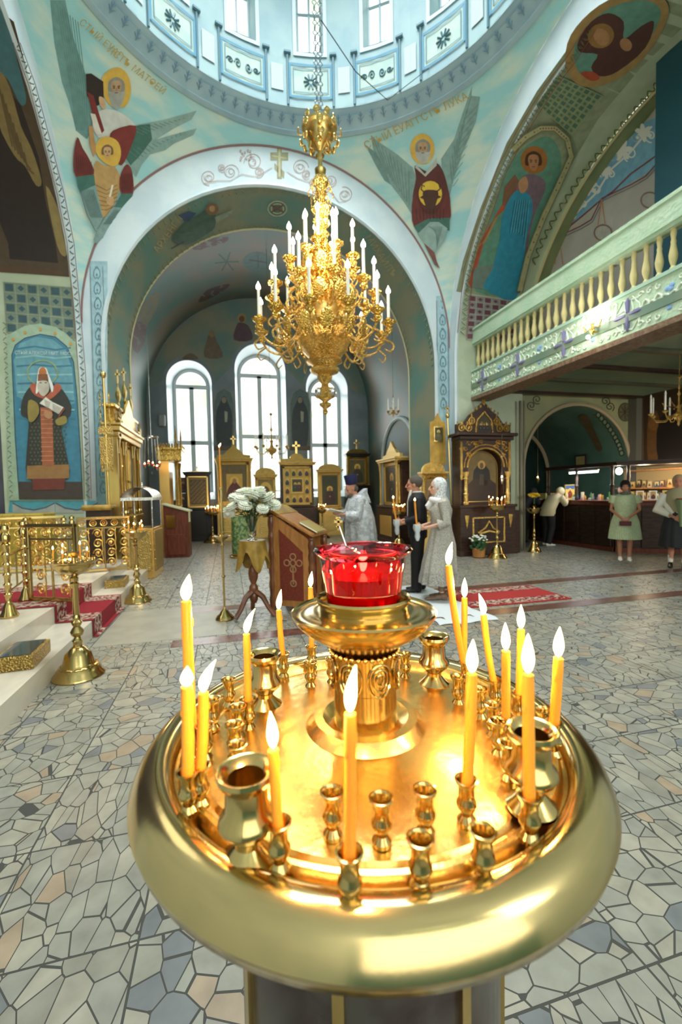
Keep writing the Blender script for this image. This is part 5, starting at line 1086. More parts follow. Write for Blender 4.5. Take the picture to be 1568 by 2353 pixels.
post('turned brass railing post between the two openwork gates', -2.35, 7.2, .36, .86); post('turned brass post right of the farther openwork gate', -1.43+.0, 7.42, 0, 1.22)
panel('low brass openwork railing behind the gates', (-3.6, 7.7), (-2.5, 7.7), .362, .86, 6, 4); post('turned brass railing post before the yellow covered table', -3.0, 7.62, .36, .86); post('turned brass railing post nearest the gold shrine', -2.4, 7.7, .36, .86)
b = MB()
for a_, c_ in (((-2.08, 4.83), (-2.22, 5.56)),): b.tube([(a_[0], a_[1], .95), (c_[0], c_[1], .95)], .015, 6); b.tube([(a_[0], a_[1], .6), (c_[0], c_[1], .6)], .01, 6); b.tube([((a_[0]+c_[0])/2, (a_[1]+c_[1])/2, .6), ((a_[0]+c_[0])/2, (a_[1]+c_[1])/2, .95)], .01, 6)
tagged(b, 'brass_handrail', M_brass, 'plain brass handrail between the two left posts', 'railing')
M_yel = mat('yellow_brocade', '#b39a3c', .6, 0, '#9f862e', 14, lo=.45, hi=.55, bump=.2, bscale=20); M_gcl = mat('gold_cloth', '#b08f3e', .5, 0, '#8f6f2a', 6, bump=.4, bscale=9)
t = thing('covered_table', 'long table covered with a yellow brocade cloth below the bishop fresco', 'table', (-4.6, 8.7, .36))
MB().box((0, 0, .44), (3.1, .55, .88)).build('brocade_cover', M_yel, t, False, bevel=.02)
t = thing('cloth_covered_stand', 'small stand draped with gold cloth left of the great gold shrine', 'stand', (-2.15, 8.3, .36)); t.scale = (.75, .75, 1)
MB().box((0, 0, .48), (.5, .3, .96)).build('pedestal', M_dwood, t, False); MB().box((0, -.03, .97), (.62, .42, .05)).tube([(-.3, -.22, .96), (.3, -.22, .96)], .05, 8).build('gold_cloth_cover', M_gcl, t, bevel=.015)

# ================= ICON CASES =================
class LP(Paint):
    def _tri(s, pts2, tris, col):
        off = s.base+s.lay*s.k; s.k += 1; b = len(s.v)
        for x, y in pts2: s.v.append((x, s.y0-off, -y))
        for t in tris: s.f.append(tuple(b+i for i in t)); s.c.append(lin(col))
def lp(y0, cx=0, cz=0, sc=1): p = LP(None, 1/sc, cx, -cz, lay=.0006, base=.0012); p.y0 = y0; return p
def saint(p, x, y, h, robe='#2e2c34', halo='#e0b850', skin='#a07850', bgc=None):
    """a small painted icon figure; y is the bottom, downwards positive"""
    w = h*.32
    if bgc: p.P(bgc, [(x-w*1.3, y), (x+w*1.3, y), (x+w*1.3, y-h*1.18), (x-w*1.3, y-h*1.18)])
    p.E(halo, x, y-h*.82, h*.17, h*.17, n=14); p.Sm(robe, [(x-w*.8, y-h*.02), (x-w*.85, y-h*.45), (x-w*.3, y-h*.72), (x, y-h*.9), (x+w*.3, y-h*.72), (x+w*.85, y-h*.45), (x+w*.8, y-h*.02)]); p.E(skin, x, y-h*.8, h*.075, h*.1, n=12); p.E(skin, x, y-h*.42, h*.05, h*.04, n=8)
def cross(b, c, h, t=.02, M=None):
    b.box((c[0], c[1], c[2]+h/2), (h*.16, t, h)); b.box((c[0], c[1], c[2]+h*.66), (h*.62, t, h*.15)); return b
def crest_poly(w, h, kind):
    if kind == 'ogee': return [(-w/2, 0), (w/2, 0), (w/2, h*.22), (w*.3, h*.28), (w*.22, h*.5), (w*.1, h*.72), (0, h), (-w*.1, h*.72), (-w*.22, h*.5), (-w*.3, h*.28), (-w/2, h*.22)]
    if kind == 'arch': return [(-w/2, 0), (w/2, 0)]+[(w/2*cos(pi*i/12), h*(.1+.9*sin(pi*i/12))) for i in range(13)]
    if kind == 'bump': return [(-w/2, 0), (w/2, 0), (w/2, h*.4), (w*.24, h*.42)]+[(w*.2*cos(pi*i/10), h*(.5+.5*sin(pi*i/10))) for i in range(11)]+[(-w*.24, h*.42), (-w/2, h*.4)]
def icon_case(label, cx, cy, w, d, z, rz=0, mw=None, mf=None, crest='ogee', base=True, paint=None, cols=True, crossh=.25, name='icon_case'):
    """z = (cabinet top, cornice, crest top)"""
    mw, mf = mw or M_dwood, mf or M_orn; z1, z2, z3 = z; t = thing(name, label, 'icon case', (cx, cy, 0), rz)
    MB().box((0, 0, z1/2-.02), (w, d, z1-.04)).box((0, 0, z1), (w+.06, d+.05, .05)).box((0, 0, .05), (w+.05, d+.04, .1)).build('cabinet', mw, t, False, bevel=.01)
    MB().box((0, -d/2-.008, z1*.48), (w*.62, .02, z1*.55)).build('cabinet_panel', mf if base == 'gold' else mw, t, False, bevel=.006)
    hh = z2-z1; MB().box((0, d*.2, z1+hh/2), (w*.94, d*.45, hh)).build('case_body', mw, t, False)
    fw = w*.06; yF = -d*.1
    b = MB()
    for s_ in (-1, 1): b.box((s_*(w*.4-fw/2), yF, z1+hh/2), (fw, .06, hh*.94))
    b.box((0, yF, z1+hh*.06), (w*.8, .06, fw)); b.box((0, yF, z1+hh*.95), (w*.8, .06, fw)); b.build('gilt_frame', mf, t, False, bevel=.006)
    if cols:
        for s_ in (-1, 1): MB().lathe([(.05, 0), (.055, .03), (.035, .06), (.04, .1), (.033, hh*.3), (.03, hh*.8), (.045, hh*.85), (.035, hh*.88), (.06, hh*.96), (.06, hh)], (s_*w*.44, -d*.3, z1+.02), 12).build('column', mf, t)
    MB().box((0, -.02, z2+.03), (w+.02, d*.8, .06)).box((0, -.03, z2+.08), (w+.08, d*.9, .05)).build('cornice', mf if mw is not M_black else M_black, t, False, bevel=.012)
    MB().prism(crest_poly(w*.92, z3-z2-.1, crest), -.04, .05, lambda u, v, q: (u, q-.02, v+z2+.1)).build('crest', mf, t, False)
    if crossh: cross(MB(), (0, -.02, z3-.01), crossh).build('cross', M_gilt, t, False)
    p = lp(yF+.01, 0, z1+hh*.5); W2, H2 = w*.37, hh*.43; p.P('#8a7434', [(-W2, H2), (W2, H2), (W2, -H2), (-W2, -H2)])
    (paint or (lambda p, W, Hh: saint(p, 0, Hh*.95, Hh*1.6)))(p, W2, H2); p.build('icon', t); return t
def one(robe, bgc): return lambda p, W, Hh: (p.P(bgc, [(-W*.85, Hh*.9), (W*.85, Hh*.9), (W*.85, -Hh*.9), (-W*.85, -Hh*.9)]), saint(p, 0, Hh*.88, Hh*1.5, robe))
def grid_icon(p, W, Hh):
    p.P('#b8963c', [(-W, Hh), (W, Hh), (W, -Hh), (-W, -Hh)]); rb = ['#3c4c44', '#2f3a48', '#5c2c30', '#33402c', '#4a3040']
    for i in range(4):
        for j in range(4):
            if i in (1, 2) and j in (1, 2): continue
            saint(p, -W*.75+W*.5*i, -Hh*.56+Hh*.5*j, Hh*.36, rb[(i*3+j) % 5], '#ecd070', bgc='#c8a84c'); p.k -= 4
    p.k += 5; p.P('#d8bc60', [(-W*.48, Hh*.42), (W*.48, Hh*.42), (W*.48, -Hh*.45), (-W*.48, -Hh*.45)]); p.P('#4c4428', [(-W*.38, Hh*.34), (W*.38, Hh*.34), (W*.38, -Hh*.37), (-W*.38, -Hh*.37)]); saint(p, -W*.14, Hh*.3, Hh*.5, '#2c4034'); saint(p, W*.14, Hh*.3, Hh*.5, '#4a2a30')
def calendar(p, W, Hh):
    p.P('#574c30', [(-W*.8, Hh*.85), (W*.8, Hh*.85), (W*.8, -Hh*.85), (-W*.8, -Hh*.85)])
    for i in range(10):
        for j in range(16): x, y = -W*.7+W*1.4*i/9.5, -Hh*.78+Hh*1.5*j/15.5; p.P('#8a7a48' if (i+j) % 3 else '#5c2f24', [(x, y), (x+W*.1, y), (x+W*.1, y+Hh*.06), (x, y+Hh*.06)]); p.k -= 1
M_goldwood = mat('gilded_wood', (.72, .50, .16), .34, .85, bump=.7, bscale=40, voro=True)
icon_case('black framed calendar icon in a wide gold frame, leftmost below the apse windows', -.95, 14.95, .82, .3, (1.05, 2.15, 2.28), 0, M_black, M_gilt, 'arch', True, calendar, False, .18)
icon_case('tall gilded icon case with a pointed carved crest between the first and middle window', .22, 14.85, 1.16, .45, (1.15, 2.58, 3.15), 0, M_goldwood, M_goldwood, 'ogee', 'gold', lambda p, W, Hh: (p.P('#6a5a2e', [(-W, Hh), (W, Hh), (W, -Hh), (-W, -Hh)]), p.P('#c8a448', [(-W*.6, Hh), (W*.6, Hh), (W*.6, -Hh*.5), (-W*.6, -Hh*.5)]), p.E('#e0b850', 0, -Hh*.1, W*.36, W*.36), saint(p, 0, Hh, Hh*1.4, '#5a2a26')), True, .28)
icon_case('smaller arched gold icon case below the middle window', 1.24, 14.98, .74, .3, (1.1, 2.05, 2.38), 0, M_goldwood, M_goldwood, 'arch', 'gold', lambda p, W, Hh: (p.E('#d8b450', 0, 0, W*.8, Hh*.8), p.E('#6a4a2c', 0, Hh*.1, W*.5, Hh*.55)), False, 0)
icon_case('large dark icon case with a grid of small saints and a gold cross on top', 2.3, 14.85, 1.22, .45, (1.05, 2.45, 2.85), 0, M_dwood, M_goldwood, 'bump', True, grid_icon, False, .42)
icon_case('gold icon case of mother and child right of the many saint case', 3.47, 14.95, .86, .35, (.95, 2.2, 2.5), 0, M_goldwood, M_goldwood, 'arch', True, lambda p, W, Hh: (p.P('#3f4430', [(-W*.85, Hh*.95), (W*.85, Hh*.95), (W*.85, -Hh*.95), (-W*.85, -Hh*.95)]), saint(p, 0, Hh*.9, Hh*1.2, '#463030')), False, 0)
icon_case('black and gold icon case topped by a cross behind the priest', 4.48, 14.9, .85, .4, (1.7, 2.75, 3.02), 0, M_black, M_orn2, 'arch', True, one('#3c3a2c', '#5f5530'), True, .34)
icon_case('dark carved icon case with gold crest against the right wall of the east arm', 4.7, 12.0, 1.5, .5, (1.05, 2.35, 2.95), -pi/2, M_dwood, M_goldwood, 'ogee', 'gold', one('#2c2a26', '#54401f'), True, .0)
icon_case('narrow gold icon throne with an arched top behind the woman in the lace scarf', 4.58, 9.2, .6, .3, (1.0, 1.82, 2.15), 0, M_goldwood, M_orn2, 'arch', True, one('#5a3c2c', '#7d6434'), True, 0)
for i, (y0_, y1_, c_) in enumerate(((1097, 1130, '#8a5444'), (1134, 1165, '#5c4434'))):
    a = onY(404, y1_, 15.1); c = onY(429, y0_, 15.1); t = thing('small_picture', ['reddish little picture above another left of the calendar icon', 'dark little framed picture below the reddish one'][i], 'picture', ((a.x+c.x)/2, 15.2, a.z))
    w_, h_ = c.x-a.x, c.z-a.z; MB().box((0, .05, h_/2), (w_, .3, h_)).build('frame', M_dwood, t, False); p = lp(-.1, 0, h_/2); p.P(c_, [(-w_*.42, h_*.42), (w_*.42, h_*.42), (w_*.42, -h_*.42), (-w_*.42, -h_*.42)]); saint(p, -w_*.15, h_*.38, h_*.6, '#3a3430'); saint(p, w_*.15, h_*.38, h_*.6, '#4a2c28'); p.build('picture_panel', t)
    MB().box((0, .05, -a.z/2 if i else -.02), (w_*.8, .2, a.z if i else .04)).build('shelf', M_dwood, t, False)
b = MB().box((-.2, 15.3, .5), (1.9, .1, .9))
for k in range(30): b.box((-1.1+k*.063, 15.23, .5), (.035, .08, .86))
tagged(b, 'radiator_grille', M_iron, 'dark ribbed radiator grille under the left apse window', 'radiator', smooth=False)
P = onY(372, 966, 15.3); tagged(MB().box((P.x, 15.31, P.z), (.22, .16, .38)), 'loudspeaker', mat('grey_speaker', '#9aa0a0', .5), 'small pale grey loudspeaker on the wall left of the windows', 'loudspeaker', smooth=False, bevel=.05)
# great dark icon case on the right
t = thing('great_icon_case', 'tall dark carved icon case with gold cresting under the balcony corner', 'icon case', (5.72, 8.95, 0))
W_ = 1.32; MB().box((0, 0, .55), (W_+.1, .46, 1.1)).box((0, 0, 1.12), (W_+.16, .52, .06)).box((0, 0, .06), (W_+.18, .52, .12)).box((.78, .02, .5), (.16, .4, 1.0)).build('cabinet', M_dwood, t, False, bevel=.01)
b = MB()
for a_, c_ in (((-.4, .86), (.4, .86)), ((-.4, .3), (.4, .3))): b.box((0, -.24, a_[1]), (.8, .02, .03))
for x_ in (-.4, .4): b.box((x_, -.24, .58), (.03, .02, .58))
b.tube([(-.28, -.245, .52), (-.1, -.25, .62), (0, -.25, .78), (.1, -.25, .62), (.28, -.245, .52)], .02, 6).tube([(-.25, -.245, .5), (0, -.25, .55), (.25, -.245, .5)], .025, 6)
for x_ in (-.56, .56): b.tube([(x_, -.245, .92), (x_, -.25, .8), (x_, -.245, .62)], [.05, .035, .004], 8)
b.build('gilt_cabinet_ornament', M_orn2, t)
MB().box((0, .14, 1.9), (W_, .18, 1.56)).build('case_back', M_dwood, t, False)
op = [(-.41, 1.2), (.41, 1.2), (.41, 2.0)]+[(.41*cos(pi*i/14), 2.0+.38*sin(pi*i/14)) for i in range(15)]
fr_ = [(-.66, 1.16), (-.45, 1.16), (-.45, 2.0)]+[(-.45*cos(pi*i/14), 2.0+.42*sin(pi*i/14)) for i in range(15)]+[(.45, 1.16), (.66, 1.16), (.66, 2.62), (-.66, 2.62)]
MB().prism(fr_, -.12, .06, lambda u, v, w: (u, w, v)).build('arched_front', M_dwood, t, False, bevel=.006)
b = MB()
for r_, q in ((.47, .02), (.55, .013)): b.tube([(-r_*cos(pi*i/20), -.135, 2.0+(r_-.03)*sin(pi*i/20)) for i in range(21)], q, 6)
random.seed(3)
for s_ in (-1, 1):
    for k in range(9):
        x_ = s_*random.uniform(.12, .6); z_ = random.uniform(2.46, 2.6) if abs(x_) < .4 else random.uniform(2.25, 2.58)
        b.tube([(x_+.07*(1-i/11)*cos(i*.8)*s_, -.135, z_+.06*(1-i/11)*sin(i*.8)) for i in range(10)], .011, 5)
    b.box((s_*.62, -.13, 2.15), (.05, .03, .85))
b.build('gilt_spandrel_carving', M_orn2, t)
for s_ in (-1, 1): MB().lathe([(.06, 0), (.065, .04), (.045, .07), (.055, .12), (.05, .2), (.06, .24), (.042, .27), (.04, .55), (.055, .58), (.04, .61), (.07, .7), (.075, .74)], (s_*.54, -.17, 1.16), 14, fl=.04, fn=10).build('column', M_goldwood, t)
MB().box((0, 0, 2.66), (W_+.06, .42, .08)).box((0, -.02, 2.74), (W_+.18, .52, .07)).build('cornice', M_dwood, t, False, bevel=.015)
cp = [(-.7, 2.78), (.7, 2.78), (.7, 2.98), (.5, 3.02), (.36, 3.2), (.2, 3.3), (.1, 3.42), (0, 3.5), (-.1, 3.42), (-.2, 3.3), (-.36, 3.2), (-.5, 3.02), (-.7, 2.98)]
MB().prism(cp, -.06, .02, lambda u, v, w: (u, w, v)).build('crest_board', M_dwood, t, False)
b = MB(); Rm = Matrix.Rotation(pi/2, 3, 'X')
for x_, z_, r_ in ((-.58, 2.9, .07), (-.4, 2.9, .075), (.4, 2.9, .075), (.58, 2.9, .07), (-.32, 3.06, .07), (.32, 3.06, .07)): b.torus((x_, -.08, z_), r_, .016, 14, 6, Rm); b.ell((x_, -.08, z_), (r_*.5, .03, r_*.6), 10, 6); b.tube([(x_, -.08, z_+r_), (x_, -.07, z_+r_+.1)], [.025, .004], 6)
og = [(-.21, 2.8), (-.21, 3.0), (-.17, 3.1), (-.08, 3.18), (0, 3.27), (.08, 3.18), (.17, 3.1), (.21, 3.0), (.21, 2.8)]; b.tube([(x_, -.085, z_) for x_, z_ in og], .018, 6)
for k in range(9): x_ = -.36+.09*k; b.ell((x_, -.07, 3.22+.2*(1-abs(x_)/.36)+.02), (.022, .02, .035), 8, 5)
for k in range(12): b.ell((-.68+.124*k, -.07, 3.0+(.0)), (.02, .02, .05), 8, 5)
b.ell((0, -.06, 3.5), (.05, .03, .07), 10, 6); b.build('gilt_crest_carving', M_orn2, t)
p = lp(-.065, 0, 2.98); p.P('#3a3218', [(-.17, .17), (.17, .17), (.17, -.1), (0, -.25), (-.17, -.1)]); [saint(p, x_, .16, .2, '#1c1814', '#5a4a20') for x_ in (-.09, 0, .09)]; p.build('crest_icon', t)
p = lp(.045, 0, 1.8); p.P('#6b5a2e', [(x_, 1.8-z_) for x_, z_ in op]); p.Sm('#17161a', [(-.2, .55), (-.22, -.05), (-.15, -.2), (0, -.33), (.15, -.2), (.22, -.05), (.2, .55)]); p.E('#b08f40', 0, -.27, .1, .1); p.E('#5a4430', 0, -.25, .05, .07); p.P('#2a1c14', [(-.38, .6), (.38, .6), (.38, .18), (.2, .05), (-.2, .05), (-.38, .2)]); p.P('#3c3428', [(-.05, -.05), (.05, -.05), (.06, .2), (-.06, .2)]); p.build('icon', t)
p = lp(-.1, 0, 1.8)
b = MB().tube([(-.4, .03, 1.22), (-.4, .03, 2.0)]+[(-.4*cos(pi*i/14), .03, 2.0+.37*sin(pi*i/14)) for i in range(15)]+[(.4, .03, 1.22), (-.4, .03, 1.22)], .015, 6); b.build('icon_frame', M_gilt, t)
tt = thing('hanging_oil_lamp', 'single oil lamp on a long chain hanging before the great dark icon case', 'hanging lamp', (5.95, 8.55, 1.72))
MB().lathe([(.0, -.12), (.02, -.08), (.04, -.02), (.045, .02), (.03, .04)], seg=12).tube([(0, 0, .1), (0, 0, 1.0)], .004, 4).tube([(.04, 0, .03), (0, 0, .25), (-.04, 0, .03)], .003, 4).build('lamp_body', M_silver, tt); flame_mb(.014, .045).build('flame', M_flame, tt, loc=(0, 0, .04))
tt = thing('hanging_oil_lamp', 'oil lamp hanging in the dark passage right of the pipes', 'hanging lamp', (8.3, 10.3, 1.75))
MB().lathe([(.0, -.15), (.02, -.08), (.05, -.02), (.055, .02), (.03, .04)], seg=12).tube([(0, 0, .1), (0, 0, 1.6)], .004, 4).build('lamp_body', M_gilt, tt); flame_mb(.014, .045).build('flame', M_flame, tt, loc=(0, 0, .04))
b = MB(); P = onY(1195, 1270, 9.1); b.tube([(P.x+.02, 9.1, .02), (P.x+.02, 9.1, 3.6)], .03, 8); b.tube([(P.x+.12, 9.1, .02), (P.x+.12, 9.1, 3.6)], .02, 8); tagged(b, 'heating_pipes', mat('brown_grey_pipe', '#6a6350', .4), 'pair of vertical wall pipes right of the great dark icon case', 'pipes')
# banner on the pier
t = thing('church_banner', 'gold cloth church banner with a small icon hanging on the right pier', 'banner', (4.83, 9.42, 2.1))
MB().prism([(-.2, .0), (.2, 0), (.2, 1.0), (.1, 1.03), (.05, 1.12), (0, 1.22), (-.05, 1.12), (-.1, 1.03), (-.2, 1.0)], -.015, .015, lambda u, v, w: (u, w, v)).build('banner_cloth', mat('banner_gold', '#c09a44', .5, .3, '#a8863c', 5), t, False)
MB().box((0, -.03, .72), (.24, .02, .36)).build('banner_frame', M_gilt, t, False); p = lp(-.042, 0, .72); p.P('#38402a', [(-.09, .15), (.09, .15), (.09, -.15), (-.09, -.15)]); saint(p, 0, .14, .24, '#5c5a3c'); p.build('icon', t)
t = thing('banner_pole', 'gilded pole with a round knob and small cross beside the banner', 'pole', (5.15, 9.3, 0)); MB().tube([(0, 0, 0), (-.1, .05, 3.2)], .022, 8).ell((-.1, .05, 3.24), (.05, .05, .06), 12, 8).build('pole', M_gilt, t); cross(MB(), (-.1, .05, 3.28), .2).build('cross', M_gilt, t, False)

# great gold shrine at the left
t = thing('gold_shrine', 'large gilded shrine with fluted columns, shell and onion finials against the left pier', 'shrine', (-2.03, 9.75, .36)); t.scale = (.55, 1, 1)
D_ = 2.1; MB().box((0, 0, .35), (.42, D_, .7)).box((0, 0, .72), (.5, D_+.08, .06)).build('shrine_base', M_gilt, t, False, bevel=.01)
MB().box((-.1, 0, 1.55), (.2, D_-.05, 1.65)).box((0, -D_/2+.04, 1.5), (.4, .06, 1.6)).box((0, D_/2-.04, 1.5), (.4, .06, 1.6)).build('shrine_body', M_gilt, t, False)
for y_ in (-.92, -.42, .42, .92): MB().lathe([(.08, 0), (.085, .06), (.055, .1), (.075, .25), (.05, .4), (.045, .45), (.042, 1.15), (.06, 1.18), (.05, 1.22), (.09, 1.4), (.095, 1.44)], (.16, y_, .76), 16, fl=.03, fn=12).build('column', M_gilt, t)
MB().box((.16, -.92, 2.26), (.2, .2, .12)).box((.03, 0, 2.28), (.46, D_, .1)).box((.05, 0, 2.38), (.54, D_+.1, .1)).box((.07, 0, 2.45), (.6, D_+.16, .05)).build('cornice', M_gilt, t, False, bevel=.015)
MB().box((-.03, 0, 2.62), (.3, D_*.9, .3)).box((0, 0, 2.8), (.4, D_, .06)).build('attic', M_orn, t, False, bevel=.01)
for q, y_ in enumerate((-.9, .9)):
    b = MB()
    for k in range(7): a = pi*(k+.5)/7; b.tube([(.26, y_, 2.5), (.28, y_+.1*cos(a), 2.5+.16*sin(a)), (.26, y_+.17*cos(a), 2.5+.28*sin(a))], [.012, .035, .022], 6)
    b.build('shell_ornament', M_gilt, t)
MB().prism([(-.75, 0), (.75, 0), (.6, .2), (.38, .3), (.28, .42), (.12, .52), (0, .62), (-.12, .52), (-.28, .42), (-.38, .3), (-.6, .2)], .16, .24, lambda u, v, w: (w, u, v+2.48)).build('pediment_carving', M_orn, t, False)
for y_, z_, s_ in ((-.55, 2.84, .8), (.0, 3.02, 1.0), (.55, 2.84, .8)):
    MB().lathe([(.03, 0), (.05, .05), (.03, .1), (.075, .17), (.095, .24), (.07, .32), (.02, .4), (.01, .48)], (.1, y_, z_), 16, fl=.05, fn=8).build('onion_finial', M_gilt, t)
    cross(MB(), (.1, y_, z_+.46), .26).build('cross', M_gilt, t, False)
MB().box((.02, 0, 1.52), (.02, .74, 1.3)).build('glazed_icon', mat('icon_glass_gold', '#9a8c58', .06, .75), t, False)
b = MB()
for y_ in (-.38, -.13, .13, .38): b.box((.05, y_, 1.52), (.03, .035, 1.36))
for z_ in (.9, 1.45, 2.15): b.box((.05, 0, z_), (.03, .8, .04))
b.build('icon_frame', M_gilt, t, False)
t = thing('gilded_banner', 'gilded metal banner on a pole with a ball finial left of the gold shrine', 'banner', onY(250, 1150, 8.35))
MB().tube([(0, 0, -.9), (0, 0, 2.1)], .018, 8).ell((0, 0, 2.16), (.05, .05, .06), 10, 8).build('pole', M_gilt, t); b = MB()
for x_ in (-.07, .0, .07): b.tube([(x_, 0, 1.25), (x_, 0, 1.85)], .012, 6); b.tube([(x_, 0, .5), (x_, 0, .5+.1+abs(x_))], [.03, .015], 6)
b.box((0, 0, 1.2), (.22, .04, .12)).box((0, 0, .85), (.2, .03, .5)).build('banner_plate', M_oldgold, t, False)
# reliquary box with silver canopy
t = thing('silver_canopied_shrine', 'brass chest shrine under a domed silver canopy beside the steps', 'shrine', (-1.56, 8.85, 0), -.06)
MB().box((0, 0, .46), (.5, .75, .92)).build('chest', M_brass2, t, False, bevel=.01)
for x_ in (-.24, .24):
    for y_ in (-.36, .36): MB().tube([(x_, y_, .93), (x_, y_, 1.45)], .013, 8).build('canopy_post', M_silver, t)
b = MB(); rings = []
for i in range(13): a = pi*i/12; rings.append([(-.27*cos(a), -.4, 1.44+.22*sin(a)), (-.28*cos(a), .0, 1.45+.24*sin(a)), (-.27*cos(a), .4, 1.44+.22*sin(a))])
b.quad_strip(rings, False).box((0, -.39, 1.45), (.54, .02, .05)).box((0, .39, 1.45), (.54, .02, .05)).ell((0, 0, 1.71), (.02, .02, .05), 8, 6); b.build('canopy', M_silver, t)
b = MB()
for x_ in (-.26, .26): b.box((x_, 0, .5), (.02, .7, .75))
b.box((0, -.38, .5), (.42, .02, .75)); b.build('relief_panels', M_oldgold, t, False, bevel=.01)
# second gold case
t = thing('gold_icon_canopy', 'gilded icon canopy with a bracketed roof and pierced crest left of the windows', 'icon case', (-1.5, 12.6, 0))
MB().box((0, 0, .6), (.45, .9, 1.2)).box((-.1, 0, 1.85), (.24, .8, 1.3)).build('case_body', M_gilt, t, False); MB().box((.05, 0, 2.55), (.6, 1.0, .28)).box((.05, 0, 2.72), (.66, 1.06, .06)).build('canopy_roof', M_orn, t, False, bevel=.01)
b = MB()
for k in range(9): b.ell((-.22+.07*k, -.5, 2.79), (.03, .03, .07), 8, 5); b.ell((.34, -.45+.11*k, 2.79), (.03, .03, .07), 8, 5)
for x_, y_ in ((.2, -.3), (.3, 0)): b.lathe([(.04, 0), (.05, .1), (.02, .2), (.03, .3), (.005, .6)], (x_, y_, 2.74), 8)
b.build('pierced_crest', M_orn2, t)
for y_ in (-.38, .38): MB().lathe([(.06, 0), (.04, .1), (.05, .3), (.04, .6), (.035, 1.0), (.06, 1.2)], (.2, y_, 1.2), 12).build('column', M_orn2, t)
# red wood lectern cabinet
t = thing('lectern_cabinet', 'dark red wooden lectern cabinet with a sloping cloth covered top', 'lectern', (-1.22, 11.35, 0), -.05)
MB().prism([(-.28, 0), (.28, 0), (.28, 1.1), (-.28, 1.28)], -.25, .25, lambda u, v, w: (u, w, v)).build('cabinet_body', M_rwood, t, False, bevel=.01)
MB().box((-.12, -.262, .88), (.2, .02, .3)).build('brass_plate', M_brass, t, False); MB().box((0, -.26, .32), (.42, .02, .5)).build('door_panel', M_rwood, t, False, bevel=.008)
MB().prism([(-.31, 1.29), (.32, 1.10), (.32, 1.13), (-.31, 1.32)], -.28, .28, lambda u, v, w: (u, w, v)).box((.31, -.22, 1.0), (.03, .1, .28)).build('white_cloth', mat('cream_cloth', '#c9c49a', .7), t, False)
# ================= LECTERN, FLOWER TABLE, PEDESTAL =================
A_, B_ = V((.49, 5.64, 0)), V((1.02, 5.30, 0)); rz = atan2((B_-A_).y, (B_-A_).x); Lw = (B_-A_).length
t = thing('lectern', 'sloping oak lectern with twisted posts and a dark red panel bearing an embroidered cross', 'lectern', A_, rz)
def tw(x, y, h): return MB().lathe([(.038+.008*((i//2) % 2), .0+h*i/24) for i in range(25)], (x, y, 0), 10).ell((x, y, h+.02), (.045, .045, .04), 10, 6)
for x_, h_ in ((.04, 1.2), (Lw-.04, .9)):
    for y_ in (0, .45): tw(x_, y_, h_).build('twisted_post', M_bwood, t)
for y_, nm in ((-.005, 0), (.455, 1)):
    MB().prism([(.07, .06), (Lw-.07, .06), (Lw-.07, .92), (.07, 1.24)], y_-.015, y_+.015, lambda u, v, w: (u, w, v)).build('side_frame', M_owood, t, False, bevel=.004)
    MB().prism([(.16, .14), (Lw-.15, .14), (Lw-.15, .76), (.16, 1.04)], y_-.022, y_+.022, lambda u, v, w: (u, w, v)).build('side_panel', mat('maroon_panel', '#6e2c1c', .8, 0, '#7d3422', 40) if not nm else bpy.data.materials['maroon_panel'], t, False)
b = MB(); Rm = Matrix.Rotation(pi/2, 3, 'X')
for x_, z_ in ((0, .14), (-.085, .06), (.085, .06), (0, -.02), (0, .06), (0, -.2)): b.torus((.345+x_, -.028, .56+z_), .038, .009, 14, 5, Rm)
b.box((.345, -.028, .46), (.02, .008, .22)); b.build('embroidered_cross', mat('cross_thread', '#a07850', .7), t)
sl = atan2(-.32, Lw-.14)
MB().prism([(.0, 1.30), (Lw, .95), (Lw, .99), (0, 1.34)], -.06, .51, lambda u, v, w: (u, w, v)).build('sloping_top', M_owood, t, False, bevel=.006)
MB().prism([(-.02, 1.345), (.18, 1.235), (.18, 1.245), (-.02, 1.36)], -.08, .53, lambda u, v, w: (u, w, v)).prism([(-.03, 1.2), (-.015, 1.2), (.0, 1.355), (-.03, 1.355)], -.08, .53, lambda u, v, w: (u, w, v)).build('gold_cloth', M_gcl, t, False)
bk = thing('prayer_book', 'closed book with a pale gold cover lying on the oak lectern', 'book', A_+V((0, 0, 0)), rz)
MB().prism([(.42, 1.12), (.66, .995), (.67, 1.02), (.43, 1.145)], .02, .3, lambda u, v, w: (u, w, v)).build('cover', mat('book_cover', '#b09c5c', .5), bk, False); MB().prism([(.43, 1.123), (.66, 1.003), (.666, 1.013), (.436, 1.135)], .012, .02, lambda u, v, w: (u, w, v)).build('pages', M_white, bk, False)
P = V((.27, 5.42, 0)); t = thing('flower_table', 'small round pedestal table on three carved feet with a gold cloth, left of the lectern', 'table', P)
MB().lathe([(.03, .16), (.05, .2), (.055, .25), (.04, .28), (.055, .31), (.055, .36), (.03, .4), (.055, .46), (.062, .53), (.05, .6), (.025, .64), (.03, .66), (.055, .7), (.062, .74), (.045, .79), (.03, .83), (.03, .9)], seg=20).build('turned_leg', M_bwood, t)
for k in range(3):
    a = 2*pi*k/3-.5; MB().tube([(.03*cos(a), .03*sin(a), .3), (.12*cos(a), .12*sin(a), .24), (.2*cos(a), .2*sin(a), .1), (.27*cos(a), .27*sin(a), .02)], [.04, .035, .028, .03], 8).build('foot', M_bwood, t)
MB().lathe([(0, .9), (.15, .9), (.155, .915), (.15, .93), (0, .93)], seg=24).build('table_top', M_bwood, t)
b = MB(); rings = []
